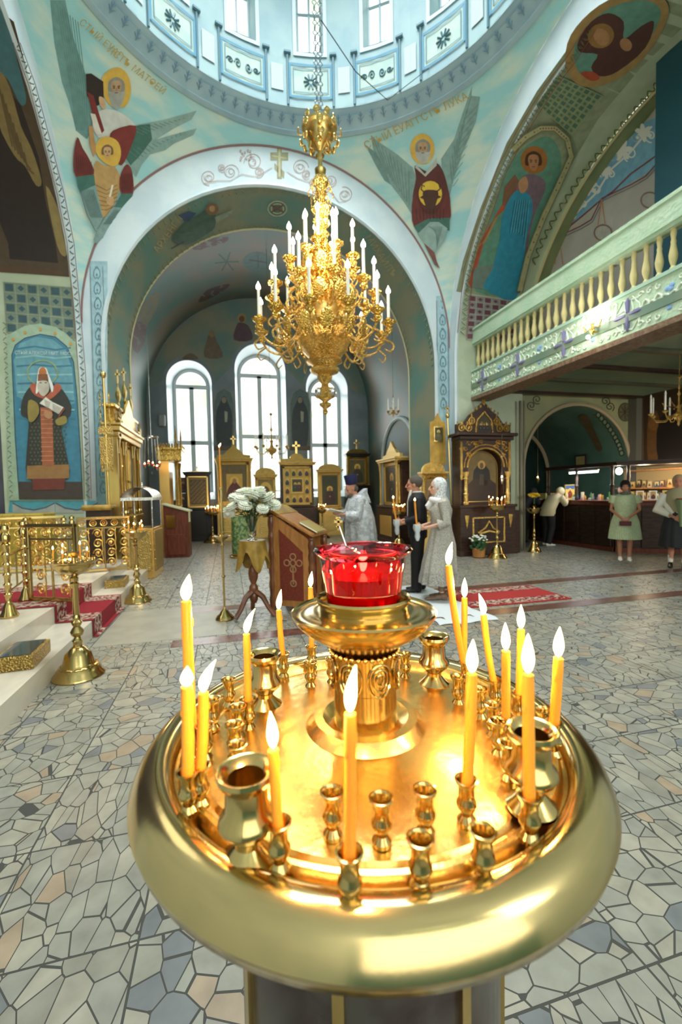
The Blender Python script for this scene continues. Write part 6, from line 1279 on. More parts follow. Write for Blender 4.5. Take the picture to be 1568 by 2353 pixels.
for i in range(9):
    u = i/8; ring = []
    for j in range(48):
        a = 2*pi*j/48; q = abs(cos(2*(a-.3)))**1.5; drop = (.12+.26*q)*u; rr = .158+.05*u*q+.018*u*cos(9*a); ring.append((rr*cos(a), rr*sin(a), .936-drop))
    rings.append(ring)
b.quad_strip([[(.001*cos(2*pi*j/48), .001*sin(2*pi*j/48), .937) for j in range(48)]]+rings, True).build('gold_cloth', M_gcl, t)
t = thing('flower_vase', 'clear cut glass vase on the little gold draped table', 'vase', P+V((0, 0, .94)))
M_cg = mat('clear_glass', '#f4faf6', .03, 0, trans=1, ior=1.4)
MB().lathe([(0, 0), (.06, 0), (.062, .006), (.02, .02), (.015, .035), (.03, .05), (.045, .12), (.06, .22), (.075, .3), (.072, .3), (.056, .22), (.041, .12), (.02, .055), (0, .05)], seg=24).build('glass_body', M_cg, t)
bq = thing('chrysanthemum_bouquet', 'bouquet of large white chrysanthemums with dark green leaves in the glass vase', 'flowers', P+V((0, 0, .94)))
random.seed(5)
fh_ = MB()
for ring_, (n_, tl, rr) in enumerate(((5, .3, .02), (9, .55, .032), (13, .85, .045), (17, 1.15, .055), (18, 1.5, .058), (18, 1.85, .056))):
    for k in range(n_):
        a = 2*pi*k/n_+ring_*.7; d = V((sin(tl)*cos(a), sin(tl)*sin(a), cos(tl))); Mx = d.to_track_quat('X', 'Z').to_matrix(); fh_.ell(d*rr*.72, (rr*.42, .009, .006), 6, 4, Mx)
hd_ = fh_.ell((0, 0, .0), (.03, .03, .03), 10, 6).build('blossom', mat('white_petals', '#e8eade', .6, 0, '#d8dfc8', 30), bq)
heads = [(-.22, -.08, .42), (-.12, -.14, .5), (.0, -.16, .55), (.1, -.12, .56), (.2, -.1, .52), (.27, -.04, .42), (.12, -.2, .38), (-.08, -.2, .43), (-.18, .06, .52), (-.04, .02, .6), (.1, .06, .6), (-.28, 0, .34), (.18, .1, .5), (-.1, -.04, .58)]
for i, c in enumerate(heads):
    o = hd_ if i == 0 else hd_.copy()
    if i: COL.objects.link(o); o.parent = bq
    o.location = c; o.rotation_euler = (c[1]*-2.2, c[0]*2.2, i); s_ = (1.25, 1.4, 1.5)[i % 3]; o.scale = (s_, s_, s_)
b = MB()
for i, c in enumerate(heads): b.tube([(c[0]*.05, c[1]*.05, .1), (c[0]*.3, c[1]*.3, .28), V(c)*.97], .005, 5)
for k in range(150):
    a = random.uniform(0, 2*pi); rr = random.uniform(.04, .26); z_ = .26+random.uniform(0, .2)+rr*.25; q = V((rr*cos(a), rr*sin(a), z_)); d = V((cos(a+random.uniform(-1, 1)), sin(a+random.uniform(-1, 1)), random.uniform(-.7, .3))).normalized()
    b.ell(q, (.035, .018, .004), 6, 4, d.to_track_quat('X', 'Z').to_matrix())
b.build('foliage', M_leaf, bq)
t = thing('brocade_pedestal', 'round pedestal wrapped in green brocade with a brass foot ring', 'pedestal', (.27, 10.6, 0))
MB().lathe([(.22, .08), (.215, .95), (.2, .98), (0, .99)], seg=28).build('brocade_cover', mat('green_brocade', '#3f5c34', .6, 0, '#7a8a54', 14, lo=.48, hi=.52), t); MB().lathe([(.27, 0), (.28, .05), (.24, .07), (.25, .1), (.21, .11)], seg=28).build('foot_ring', M_brass, t)
t = thing('potted_white_flowers', 'pot of small white flowers on the floor before the great dark icon case', 'flowers', V((5.3, 8.46, 0)))
MB().lathe([(.1, 0), (.13, .03), (.14, .2), (.12, .22), (0, .2)], seg=16).build('pot', M_owood, t); b = MB()
for k in range(60): a = 2.4*k; b.ell((.16*sqrt(k/60)*cos(a), .16*sqrt(k/60)*sin(a), .3+.1*sin(k)), (.05, .02, .03), 6, 4)
b.build('leaves', M_leaf, t); b = MB()
for k in range(26): a = 2.4*k; b.ell((.2*sqrt(k/26)*cos(a), .2*sqrt(k/26)*sin(a), .44+.05*sin(k*1.7)), (.03, .03, .015), 8, 4)
b.build('petals', bpy.data.materials['white_petals'], t)
# ================= CHURCH SHOP =================
t = thing('shop_counter', 'long dark brown panelled shop counter under the gallery', 'counter', (0, 0, 0)); HC = 1.14
ca, cb, cc = V((8.62, 11.0)), V((8.62, 8.1)), V((10.0, 6.98))
def wallseg(b, a, c, z0, z1, th, off=0):
    d = (c-a).normalized(); nn = V((-d.y, d.x)); m_ = (a+c)/2+nn*(off); b.box((m_.x, m_.y, (z0+z1)/2), ((c-a).length, th, z1-z0), atan2(d.y, d.x)); return b
b = MB(); wallseg(b, ca, cb, 0, HC, .1, -.0); wallseg(b, cb, cc, 0, HC, .1); b.build('counter_front', M_dwood, t, False)
b = MB(); wallseg(b, ca, cb, HC, HC+.04, .5, .2); wallseg(b, cb, cc, HC, HC+.04, .5, .2); b.build('counter_top', M_rwood, t, False, bevel=.01)
pn = 0
for a_, c_ in ((ca, cb), (cb, cc)):
    d = (c_-a_); n_ = int(d.length/.42)
    for k in range(n_):
        p0 = a_+d*((k+.12)/n_); p1 = a_+d*((k+.88)/n_); b = MB(); wallseg(b, p0, p1, .12, HC-.12, .03, -.06); b.build('counter_panel', M_dwood, t, False, bevel=.008)
    b = MB(); wallseg(b, a_, c_, HC-.07, HC-.02, .03, -.07); wallseg(b, a_, c_, 0, .1, .03, -.06); b.build('counter_moulding', M_rwood, t, False)
t = thing('shop_canopy', 'thin dark wooden canopy on turned posts above the shop counter', 'canopy', (0, 0, 0)); zc1 = 1.98
b = MB(); wallseg(b, V((8.62, 10.4)), cb, zc1, zc1+.05, .34, .1); wallseg(b, cb, cc, zc1, zc1+.06, .4, .1); b.build('canopy_board', M_dwood, t, False, bevel=.01)
b = MB(); wallseg(b, V((8.62, 10.4)), cb, zc1+.05, zc1+.09, .05, 0); wallseg(b, cb, cc, zc1+.06, zc1+.1, .05, 0); b.build('canopy_ridge', M_dwood, t, False)
for x_, y_ in ((8.66, 10.3), (8.66, 9.3), (8.68, 8.25), (8.85, 7.98)):
    MB().lathe([(.035, 0), (.045, .05), (.03, .08), (.045, .2), (.03, .3), (.05, .36), (.03, .4), (.04, .55), (.03, .7), (.045, .8)], (x_, y_, HC+.04), 10).build('turned_post', M_dwood, t)
t = thing('tube_lamp', 'glowing white tube lamp hanging under the shop canopy', 'lamp', (8.72, 9.15, 1.88)); MB().tube([(0, -.45, 0), (0, .45, 0)], .022, 8).build('glowing_tube', emat('tube_light', (.9, .97, 1), 9), t); MB().box((0, 0, .04), (.05, .95, .03)).build('lamp_housing', M_white, t, False)
area('tube_lamp_light', (8.8, 9.15, 1.84), (9.0, 9.15, 1.0), .06, .8, 9, (.9, .97, 1))
t = thing('bulb_lamp', 'bright bulb lamp beside the counter post behind the woman in mint', 'lamp', (8.82, 8.2, 1.86)); MB().ell((0, 0, 0), (.07, .07, .08), 12, 8).build('glowing_bulb', M_bulb, t); MB().tube([(0, 0, .07), (0, 0, .13)], .02, 6).build('bulb_socket', M_iron, t)
point('shop_light', (9.3, 8.0, 1.8), 18, (1, .78, .5), .12); point('shop_light', (9.6, 7.5, 1.75), 16, (1, .75, .48), .12)
# shelves with little icons and goods
t = thing('shop_shelves', 'lit shop shelves crowded with small icons and souvenirs', 'shelves', (10.36, 8.35, 0))
MB().box((.05, 0, 1.5), (.06, 2.3, 1.0)).build('back_board', mat('shelf_back', '#a89468', .6), t, False)
for z_ in (1.15, 1.45, 1.9): MB().box((-.12, 0, z_), (.34, 2.3, .03)).build('shelf_board', M_owood, t, False)
random.seed(11); icp = None; cols_ = ['#b8963c', '#7a3a2c', '#3c5a6c', '#c0b490', '#8a6a3a', '#4a3a2c']; im = [mat('small_icon_%s' % c[1:], c, .4) for c in cols_]
for row, z_ in enumerate((1.166, 1.466)):
    for k in range(13):
        w_, h_ = random.uniform(.1, .15), random.uniform(.15, .22); y_ = 7.15+k*.165; x_ = 10.3-random.uniform(0, .06)
        o = thing('small_icon', ['little framed icon on the lower shop shelf', 'little framed icon on the upper shop shelf'][row], 'icon', (x_, y_, z_), -pi/2, ['icons on the lower shop shelf', 'icons on the upper shop shelf'][row]); MB().box((0, 0, h_/2), (w_, .015, h_), M=Matrix.Rotation(-.15, 3, 'X')).build('frame', im[k % 6], o, False)
        p = lp(-.012+.0, 0, h_/2); p.P('#d8c488', [(-w_*.36, h_*.38), (w_*.36, h_*.38), (w_*.36, -h_*.38), (-w_*.36, -h_*.38)]); saint(p, 0, h_*.36, h_*.6, ['#6a2c28', '#2c3c4c', '#4a3c28'][k % 3]); p.build('icon_panel', o)
for i, (px, py) in enumerate(((1485, 1135), (1503, 1133), (1522, 1132), (1540, 1130))):
    tt = i/3; q = cb+(cc-cb)*(.28+.14*i); o = thing('small_icon', 'icon standing on the counter right of the woman in mint, %s' % ['first from the left', 'second from the left', 'third from the left', 'fourth from the left'][i], 'icon', (q.x+.12, q.y+.14, HC+.04), -.68, 'icons along the counter front'); MB().box((0, 0, .11), (.15, .02, .21), M=Matrix.Rotation(-.12, 3, 'X')).build('frame', [M_white, M_silver, M_gilt, M_white][i], o, False)
    p = lp(-.02, 0, .11); p.P('#c8a868', [(-.05, .085), (.05, .085), (.05, -.085), (-.05, -.085)]); saint(p, 0, .08, .13, '#5a3028'); p.build('icon_panel', o)
goods = [('bottle', 'small %s bottle on the shop counter'), ('small_box', 'small %s box on the shop counter'), ('jar', 'small %s jar on the shop counter')]
gc = [('white', '#dfe6e2'), ('blue', '#2c4c9c'), ('red', '#b03028'), ('green', '#3a7a4c'), ('pink', '#d090a0'), ('yellow', '#c8a83c'), ('grey', '#8a9498'), ('cream', '#cfc8a8')]
gm = [mat('goods_%s' % a, c, .35) for a, c in gc]; cnt = {}
for k in range(28):
    kind = k % 3; ci = (k*3) % 8; y_ = 8.35+k*.066; x_ = 8.66+.1*((k*5) % 4); nm, lb = goods[kind]; h_ = .08+.04*((k*7) % 4)
    if kind == 0: b = MB().lathe([(.022, 0), (.026, .01), (.026, h_*.7), (.01, h_*.82), (.01, h_)], seg=10)
    elif kind == 1: b = MB().box((0, 0, h_/2), (.06, .05, h_))
    else: b = MB().lathe([(.03, 0), (.034, .01), (.034, h_*.6), (.028, h_*.65), (.03, h_*.7), (.0, h_*.72)], seg=10)
    o = b.build(nm, gm[ci], None, loc=(x_, y_, HC+.04)); tag(o, lb % gc[ci][0], nm.replace('small_', ''), '%s goods (%s) on the shop counter' % (gc[ci][0], nm.replace('_', ' ')))
t = thing('display_stand', 'lit display stand of small icons under the tube lamp', 'display', (8.85, 9.75, HC+.04)); MB().box((0, 0, .2), (.3, .04, .4)).build('stand_board', mat('display_yellow', '#c8a850', .5), t, False); p = lp(-.02, 0, .2); p.P('#3a5a8c', [(-.14, -.08), (.14, -.08), (.14, -.18), (-.14, -.18)]); saint(p, 0, .15, .26, '#7a3020'); p.build('display_icons', t)
t = thing('yellow_display_box', 'glowing yellow display box far along the shop counter', 'display', (8.8, 10.45, HC+.04)); MB().box((0, 0, .1), (.45, .25, .16)).build('display_case', mat('display_case_yellow', '#c8c078', .5), t, False); MB().box((0, 0, .2), (.47, .27, .03)).build('display_lid', M_dwood, t, False)
P = onY(1387, 1070, 12.0); t = thing('wall_calendar', 'small framed calendar hanging on the passage wall behind the counter', 'calendar', (10.3, 10.9, 1.9), -pi/2); MB().box((0, 0, .3), (.42, .04, .55)).build('frame', M_dwood, t, False); p = lp(-.02, 0, .3); p.P('#a8a070', [(-.17, .1), (.17, .1), (.17, -.23), (-.17, -.23)]); [p.L('#5a5a48', [(-.14+.07*i, -.2), (-.14+.07*i, .07)], .008) for i in range(5)]; p.P('#5c5440', [(-.17, .23), (.17, .23), (.17, .13), (-.17, .13)]); p.build('calendar_page', t)
# ================= PEOPLE =================
M_skin = mat('skin', '#d8a68c', .5, 0, sss=.1); M_skin2 = mat('tanned_skin', '#c98e72', .5, 0, sss=.1)
def limb(b, pts, rad, seg=10, flat=1): return b.tube(pts, rad, seg, True, flat)
def hand(b, wrist, d, palm, curl=.5, side=1, s=1):
    """palm and five separate curled fingers; d = direction of the fingers, palm = the way the palm faces"""
    d = V(d).normalized(); n_ = (V(palm)-d*V(palm).dot(d)).normalized(); x = d.cross(n_)*side; w = V(wrist)
    b.ell(w+d*.045*s, (.048*s, .038*s, .017*s), 10, 8, Matrix((d, x, n_)).transposed())
    for i, (o_, L_) in enumerate(((-.028, .062), (-.0095, .074), (.0095, .07), (.027, .055))):
        p0 = w+d*.075*s+x*o_*s; a1 = curl*.8; p1 = p0+(d*cos(a1)+n_*sin(a1))*L_*.45*s; a2 = curl*1.9; p2 = p1+(d*cos(a2)+n_*sin(a2))*L_*.33*s; a3 = curl*2.7; p3 = p2+(d*cos(a3)+n_*sin(a3))*L_*.27*s
        b.tube([p0-d*.02*s, p0, p1, p2, p3], [.009*s, .0092*s, .0085*s, .0078*s, .006*s], 7)
    q0 = w+d*.02*s-x*.026*s; q1 = q0+(d*.7-x*.7+n_*.3).normalized()*.035*s; q2 = q1+(d*.95+n_*.5).normalized()*.03*s; b.tube([q0, q1, q2], [.013*s, .0105*s, .0075*s], 7)
    return b
def head(b, c, f, s=1, tilt=0):
    """c: middle of the head, f: where the face looks"""
    f = V(f).normalized(); u = (zz-f*f.z).normalized(); l = u.cross(f); M_ = Matrix((f, l, u)).transposed(); c = V(c)
    def at(a, b_, d_): return c+f*a*s+l*b_*s+u*d_*s
    b.ell(at(-.008, 0, .025), (.098*s, .076*s, .098*s), 18, 14, M_); b.ell(at(.028, 0, -.045), (.062*s, .056*s, .07*s), 14, 10, M_); b.ell(at(.055, 0, -.09), (.03*s, .032*s, .024*s), 10, 8, M_)
    b.tube([at(.09, 0, .02), at(.108, 0, -.012), at(.118, 0, -.03), at(.098, 0, -.042)], [.009*s, .011*s, .015*s, .01*s], 8)
    for q in (-1, 1):
        b.ell(at(.076, q*.03, .022), (.016*s, .022*s, .009*s), 8, 6, M_); b.ell(at(-.005, q*.08, -.01), (.02*s, .011*s, .033*s), 8, 6, M_); b.ell(at(.055, q*.036, -.03), (.028*s, .024*s, .026*s), 8, 6, M_)
    b.ell(at(.09, 0, -.064), (.012*s, .024*s, .006*s), 8, 5, M_); b.ell(at(.088, 0, -.076), (.012*s, .02*s, .007*s), 8, 5, M_); return at
def eyes(t, at, c=(0, 0, 0), bc='#3a2a20'):
    m_ = bpy.data.materials.get('eye_dark') or mat('eye_dark', '#2a1c16', .3); ml = bpy.data.materials.get('lip_red') or mat('lip_red', '#a0504a', .5)
    b = MB()
    for q in (-1, 1): b.ell(at(.084, q*.031, .006), (.006, .012, .006), 8, 5); b.tube([at(.094, q*.015, .03), at(.09, q*.045, .032)], .0035, 5)
    b.build('eyes_and_brows', m_, t)
    MB().tube([at(.1, -.02, -.07), at(.103, 0, -.069), at(.1, .02, -.07)], .0045, 6).build('lips', ml, t)
def remesh(o, vox=.007, sm=4):
    m_ = o.modifiers.new('r', 'REMESH'); m_.mode = 'VOXEL'; m_.voxel_size = vox; m_.use_smooth_shade = True
    q = o.modifiers.new('s', 'SMOOTH'); q.factor = .5; q.iterations = sm; return o
def loftc(b, secs, f, seg=36, fold=None, cap=True):
    """cloth or trunk: sections (centre, half width sideways, half depth front-back)"""
    f = V(f).normalized(); l = V((-f.y, f.x, 0)); rings = []
    for i, (c, w, d) in enumerate(secs):
        c = V(c); k = fold[i] if fold else 0
        rings.append([c+l*w*(1+k*cos(11*t_)+k*.5*cos(17*t_+1))*cos(t_)+f*d*(1+k*cos(11*t_)+k*.5*cos(17*t_+1))*sin(t_) for t_ in [2*pi*j/seg for j in range(seg)]])
    return b.quad_strip(rings, True, cap)
def build_body(t, H_, f, heads, arms, legs, skin, lean=V((0, 0, 0)), look=None, width=1):
    """one continuous body; joints given in local metres"""
    f = V(f).normalized(); l = V((-f.y, f.x, 0)); b = MB(); k = H_/1.72
    pel = V((0, 0, .95*k)); ch_ = V((0, 0, 1.28*k))+lean*.6; nk = V((0, 0, 1.44*k))+lean; hc = V(heads)
    loftc(b, [(pel-zz*.1*k, .13*k*width, .1*k), (pel, .165*k*width, .115*k), (pel+zz*.14*k+lean*.2, .135*k*width, .1*k), (ch_, .16*k*width, .12*k), (ch_+zz*.08*k+lean*.15, .17*k*width, .1*k), (nk-zz*.02, .07*k, .06*k)], f, 20)
    limb(b, [nk-zz*.05*k, nk+(hc-nk)*.4, hc-zz*.03], [.065*k, .056*k, .055*k])
    for a in arms: limb(b, a[:1]+a[1:], [.052*k, .045*k, .037*k, .03*k, .026*k][:len(a)] if len(a) > 4 else [.052*k, .043*k, .033*k, .025*k][:len(a)], 10)
    for g in legs: limb(b, g, [.085*k, .075*k, .055*k, .05*k, .036*k][:len(g)], 12)
    at = head(b, hc, look or f, k*1.0)
    return b, at
def arm_pts(sh, el, wr): sh, el, wr = V(sh), V(el), V(wr); return [sh, (sh+el)/2, el, wr]
def leg_pts(hip, kn, an): hip, kn, an = V(hip), V(kn), V(an); return [hip, (hip+kn)/2, kn, (kn*.6+an*.4), an]
def LF(f): f = V(f).normalized(); return f, V((-f.y, f.x, 0))
def shoe(b, an, f, L_=.27, h=.07):
    f, l = LF(f); a = V(an); z0 = .0
    for k_, (q, w, hh) in enumerate(((.0, .036, .09), (.07, .04, .075), (.14, .045, .055), (.19, .035, .045))): b.ell(V((a.x, a.y, hh*.5))+f*(q-.02), (.06, w, hh*.5), 10, 8, Matrix((f, l, zz)).transposed())
    return b
# --- groom: dark suit, facing left and a little away, holding a candle
f, l = LF((-.92, .38, 0)); G0 = onZ(962, 1360); G0 = V((G0.x, G0.y, .012))
t = thing('person', 'man in a dark suit and white shirt holding a lit candle in a napkin', 'person', G0)
Hm = 1.70; k = Hm/1.72; hc = V((0, 0, 1.575))+f*.05
def fl2(a, s_, z_): return f*a+l*s_+zz*z_
arms = [arm_pts(fl2(0, .19, 1.38), fl2(-.03, .24, 1.1), fl2(.22, .12, 1.02)), arm_pts(fl2(0, -.19, 1.38), fl2(.0, -.24, 1.1), fl2(.24, -.06, 1.04))]
legs = [leg_pts(fl2(0, .09, .9), fl2(.02, .1, .5), fl2(.03, .1, .08)), leg_pts(fl2(0, -.09, .9), fl2(-.0, -.1, .5), fl2(-.04, -.1, .08))]
b, at = build_body(t, Hm, f, hc, arms, legs, M_skin); hand(b, arms[0][-1], f*.6-l*.6, zz*.2-f, .9, 1); hand(b, arms[1][-1], f*.7+l*.5, -f+zz*.2, .9, -1)
remesh(b.build('body', M_skin2, t)); eyes(t, at)
b = MB(); Mh = Matrix((f, l, zz)).transposed(); b.ell(hc-f*.03+zz*.045, (.107, .09, .096), 16, 12, Mh); o = b.build('hair', mat('grey_hair', '#5f564e', .8, bump=.5, bscale=200), t)
b = MB(); loftc(b, [(fl2(0, 0, .84), .19, .14), (fl2(0, 0, 1.0), .185, .145), (fl2(0, 0, 1.18), .18, .14), (fl2(0, 0, 1.34), .21, .14), (fl2(0, 0, 1.41), .19, .11), (fl2(-.01, 0, 1.46), .09, .08)], f, 28)
for a in arms: limb(b, [a[0], a[1], a[2], a[2]+(a[3]-a[2])*.8], [.078, .068, .058, .048], 12)
remesh(b.build('suit_jacket', mat('black_suit', '#191a20', .7), t), .012)
b = MB(); loftc(b, [(fl2(0, 0, .8), .18, .14), (fl2(0, 0, .95), .175, .13)], f, 24)
for g in legs: limb(b, [g[0], g[1], g[2], g[3], g[4]-zz*.03], [.108, .104, .092, .086, .082], 12)
remesh(b.build('trousers', mat('dark_trousers', '#1c1a1c', .75), t), .012)
b = MB(); b.prism([(-.055, 1.5), (.055, 1.5), (.03, 1.32), (.004, 1.12), (-.03, 1.32)], .115, .15, lambda u, v, w: l*u+f*(w+(.0 if v < 1.45 else -.04))+zz*v).torus(fl2(0, 0, 1.47), .068, .014, 20, 6); b.build('shirt_front', M_white, t)
for s_ in (.1, -.1): b = shoe(MB(), legs[0 if s_ > 0 else 1][-1], f); remesh(b.build('shoe', M_black, t), .006)
gh = G0+arms[0][-1]+f*.08-l*.06; 
def napkin(label, c):
    o = thing('napkin', label, 'napkin', c); b = MB(); b.lathe([(.02, .04), (.05, .05), (.055, .0), (.045, -.03), (.03, -.06), (.035, -.12), (.02, -.17), (.0, -.18)], seg=20, fl=.12, fn=5); b.build('cloth', bpy.data.materials['white_linen'], o); return o
napkin('white napkin wrapped round the candle of the man in the suit', gh); candle('wedding_candle', 'lit tall beeswax candle held by the man in the suit', gh-f*.0+zz*.36+f*.05, gh-zz*.02, .0125, .04, .0, None, 10)
# --- bride: lace dress and scarf
f, l = LF((-.95, .3, 0)); G0 = onZ(1016, 1377); G0 = V((G0.x, G0.y, .012)); t = thing('person', 'woman in a pale grey lace dress and white lace headscarf holding a lit candle', 'person', G0)
Hm = 1.66; k = Hm/1.72; hc = V((0, 0, 1.53))+f*.05
arms = [arm_pts(fl2(0, .17, 1.32), fl2(-.04, .22, 1.06), fl2(.24, .1, .98)), arm_pts(fl2(0, -.17, 1.32), fl2(-.02, -.22, 1.06), fl2(.26, -.05, 1.0))]
legs = [leg_pts(fl2(0, .08, .88), fl2(.01, .09, .48), fl2(.02, .09, .1)), leg_pts(fl2(0, -.08, .88), fl2(.0, -.09, .48), fl2(-.06, -.09, .1))]
b, at = build_body(t, Hm, f, hc, arms, legs, M_skin); hand(b, arms[0][-1], f*.6-l*.5, -f+zz*.2, .9, 1, .92); hand(b, arms[1][-1], f*.7+l*.4, -f+zz*.2, .9, -1, .92); remesh(b.build('body', M_skin, t)); eyes(t, at)
M_lace = mat('grey_lace', '#c6c1b5', .85, 0, '#aaa599', 60, bump=.5, bscale=120, voro=True); M_lacew = mat('white_lace', '#e4e6e6', .8, 0, '#b0b2b2', 45, lo=.5, hi=.6, bump=.4, bscale=90, voro=True)
b = MB(); loftc(b, [(fl2(.04, 0, .26), .25, .25), (fl2(.03, 0, .5), .23, .225), (fl2(0, 0, .75), .2, .19), (fl2(0, 0, .95), .17, .145), (fl2(0, 0, 1.08), .165, .13), (fl2(.01, 0, 1.22), .18, .16), (fl2(0, 0, 1.33), .18, .11), (fl2(-.01, 0, 1.4), .08, .07)], f, 88, [.055, .045, .03, .012, .0, 0, 0, 0])
b.build('lace_dress', M_lace, t)
b = MB(); loftc(b, [(fl2(.04, 0, .22), .262, .262), (fl2(.04, 0, .3), .256, .255), (fl2(.03, 0, .38), .248, .245)], f, 88, [.055, .055, .05], False); b.build('lace_hem', mat('hem_lace', '#c3beb4', .85, 0, '#938d82', 70, bump=.6, bscale=100, voro=True), t)
for a in arms: b = MB(); limb(b, [a[0]+zz*.01, a[1], a[2], a[2]+(a[3]-a[2])*.35], [.072, .062, .06, .075], 14); b.build('lace_sleeve', M_lace, t)
b = MB(); b.ell(hc-f*.03+zz*.03, (.105, .092, .108), 18, 14, Matrix((f, l, zz)).transposed()); loftc(b, [(hc-f*.05+zz*.02, .092, .08), (hc-f*.04-zz*.08, .095, .08), (hc-f*.03-zz*.14, .1, .09)], f, 24); b.build('lace_headscarf', M_lacew, t)
b = MB(); b.torus(hc-zz*.17-f*.01, .085, .042, 24, 10, Matrix.Rotation(.15, 3, 'X')); b.tube([hc-zz*.2+f*.08, hc-zz*.26+f*.13, hc-zz*.3+f*.12], [.045, .04, .02], 10); b.build('neck_scarf', mat('white_scarf', '#dedfe0', .8), t)
for i, g in enumerate(legs): b = shoe(MB(), g[-1], f); b.tube([V(g[-1])+zz*.16, V(g[-1])+zz*.02], [.048, .045], 10); b.box(V(g[-1])*1-f*.05+zz*(.03-g[-1].z), (.06, .05, .06), atan2(f.y, f.x)); remesh(b.build('ankle_boot', mat('taupe_boot', '#7d6350', .6) if i == 0 else bpy.data.materials['taupe_boot'], t), .007)
gh = G0+arms[0][-1]+f*.09-l*.05; napkin('white napkin wrapped round the candle of the woman in lace', gh); candle('wedding_candle', 'lit tall beeswax candle held by the woman in lace', gh+zz*.37+f*.03, gh-zz*.02, .0125, .04, .0, None, 10)
# --- priest: tall dark blue hat, white brocade vestment, reading, facing left
f, l = LF((-.97, -.1, 0)); G0 = onZ(828, 1325); t = thing('person', 'bearded priest in a white silver vestment and tall dark blue hat reading from a book', 'person', G0)
hc = V((0, 0, 1.56))+f*.14; arms = [arm_pts(fl2(.03, .19, 1.37), fl2(.12, .24, 1.1), fl2(.36, .12, 1.12)), arm_pts(fl2(.03, -.19, 1.37), fl2(.12, -.22, 1.1), fl2(.36, -.06, 1.12))]
legs = [leg_pts(fl2(0, .09, .9), fl2(.0, .1, .5), fl2(0, .1, .08)), leg_pts(fl2(0, -.09, .9), fl2(0, -.1, .5), fl2(0, -.1, .08))]
b, at = build_body(t, 1.76, f, hc, arms, legs, M_skin2, f*.07, f-zz*.42); hand(b, arms[0][-1], f*.9-l*.3, zz, .5, -1); hand(b, arms[1][-1], f*.9+l*.3, zz, .5, 1); remesh(b.build('body', M_skin2, t)); eyes(t, at)
M_vest = mat('silver_brocade', '#c6cacb', .55, .15, '#a9adae', 14, lo=.46, hi=.54, bump=.35, bscale=40, voro=True)
b = MB(); loftc(b, [(fl2(-.02, 0, .06), .4, .32), (fl2(-.02, 0, .4), .36, .28), (fl2(-.02, 0, .8), .33, .26), (fl2(0, 0, 1.05), .32, .25), (fl2(.02, 0, 1.25), .29, .21), (fl2(.03, 0, 1.38), .23, .15), (fl2(.03, 0, 1.45), .13, .1)], f, 88, [.05, .045, .035, .02, .01, 0, 0])
b.prism([(-.2, 1.3), (-.13, 1.48), (-.13, 1.56), (.0, 1.46), (.06, 1.36)], -.09, .09, lambda u, v, w: f*u+l*w+zz*v); b.build('vestment', M_vest, t)
for g in legs: remesh(shoe(MB(), g[-1], f).build('shoe', M_black, t), .008)
for a in arms: b = MB(); limb(b, [a[0], a[1]*.5+a[2]*.5, a[2]-zz*.02, a[2]+(a[3]-a[2])*.75-zz*.03], [.1, .11, .13, .11], 16, .8); b.build('wide_sleeve', M_vest, t)
MB().lathe([(.09, 0), (.1, .01), (.115, .17), (.11, .18), (0, .185)], seg=28).build('tall_hat', mat('dark_blue_velvet', '#1a1a44', .8), t, loc=hc+zz*.06-f*.01, rz=0).rotation_euler = (-.05, -.12, 0)
b = MB(); b.ell(at(.055, 0, -.1), (.045, .06, .06), 12, 10); b.ell(at(.04, 0, -.15), (.035, .04, .05), 10, 8); b.build('beard', mat('grey_beard', '#6a6058', .85, bump=.6, bscale=150), t)
MB().ell(hc-f*.06-zz*.0, (.07, .08, .07), 12, 8).build('hair', bpy.data.materials['grey_hair'], t)
bk = thing('open_book', 'open white book held by the priest', 'book', G0+f*.47+zz*1.16, atan2(f.y, f.x)); b = MB()
for s_ in (-1, 1): b.prism([(-.0, 0), (s_*.15, .03), (s_*.15, .045), (0, .02)], -.12, .12, lambda u, v, w: (w, u, v))
b.build('pages', M_white, bk, False, rz=0).rotation_euler = (0, -.25, 0)
# --- woman in the mint dress
f, l = LF((-.72, -.69, 0)); G0 = onZ(1436, 1287); t = thing('person', 'woman in a mint green pleated dress and grey headscarf clasping a dark red purse', 'person', G0)
hc = V((0, 0, 1.5))+f*.03; arms = [arm_pts(fl2(0, .19, 1.3), fl2(.0, .245, 1.03), fl2(.22, .05, .88)), arm_pts(fl2(0, -.19, 1.3), fl2(.0, -.245, 1.03), fl2(.22, -.05, .86))]
legs = [leg_pts(fl2(0, .09, .85), fl2(.01, .09, .45), fl2(.0, .08, .08)), leg_pts(fl2(0, -.09, .85), fl2(.01, -.09, .45), fl2(.0, -.08, .08))]
b, at = build_body(t, 1.62, f, hc, arms, legs, M_skin2, width=1.25); hand(b, arms[0][-1], -l*.5+f*.2-zz*.7, -f, .6, 1, .95); hand(b, arms[1][-1], l*.5+f*.2-zz*.6, -f, .6, -1, .95); remesh(b.build('body', M_skin2, t)); eyes(t, at)
M_mint = mat('mint_fabric', '#c6d3ae', .8, 0, '#b8c8a0', 30)
b = MB(); loftc(b, [(fl2(0, 0, .46), .36, .28), (fl2(0, 0, .6), .33, .26), (fl2(0, 0, .8), .28, .22), (fl2(0, 0, .98), .22, .175)], f, 160, [.0]*4)
bb = MB(); secs = [(.44, .285, .25), (.6, .27, .24), (.8, .24, .21), (.99, .175, .15)]; rings = []
for z_, w_, d_ in secs: rings.append([l*w_*(1+.05*(1 if j % 2 else -1)*(1.1-z_))*cos(2*pi*j/104)+f*d_*(1+.05*(1 if j % 2 else -1)*(1.1-z_))*sin(2*pi*j/104)+zz*z_ for j in range(104)])
bb.quad_strip(rings, True, True).build('pleated_skirt', M_mint, t, False)
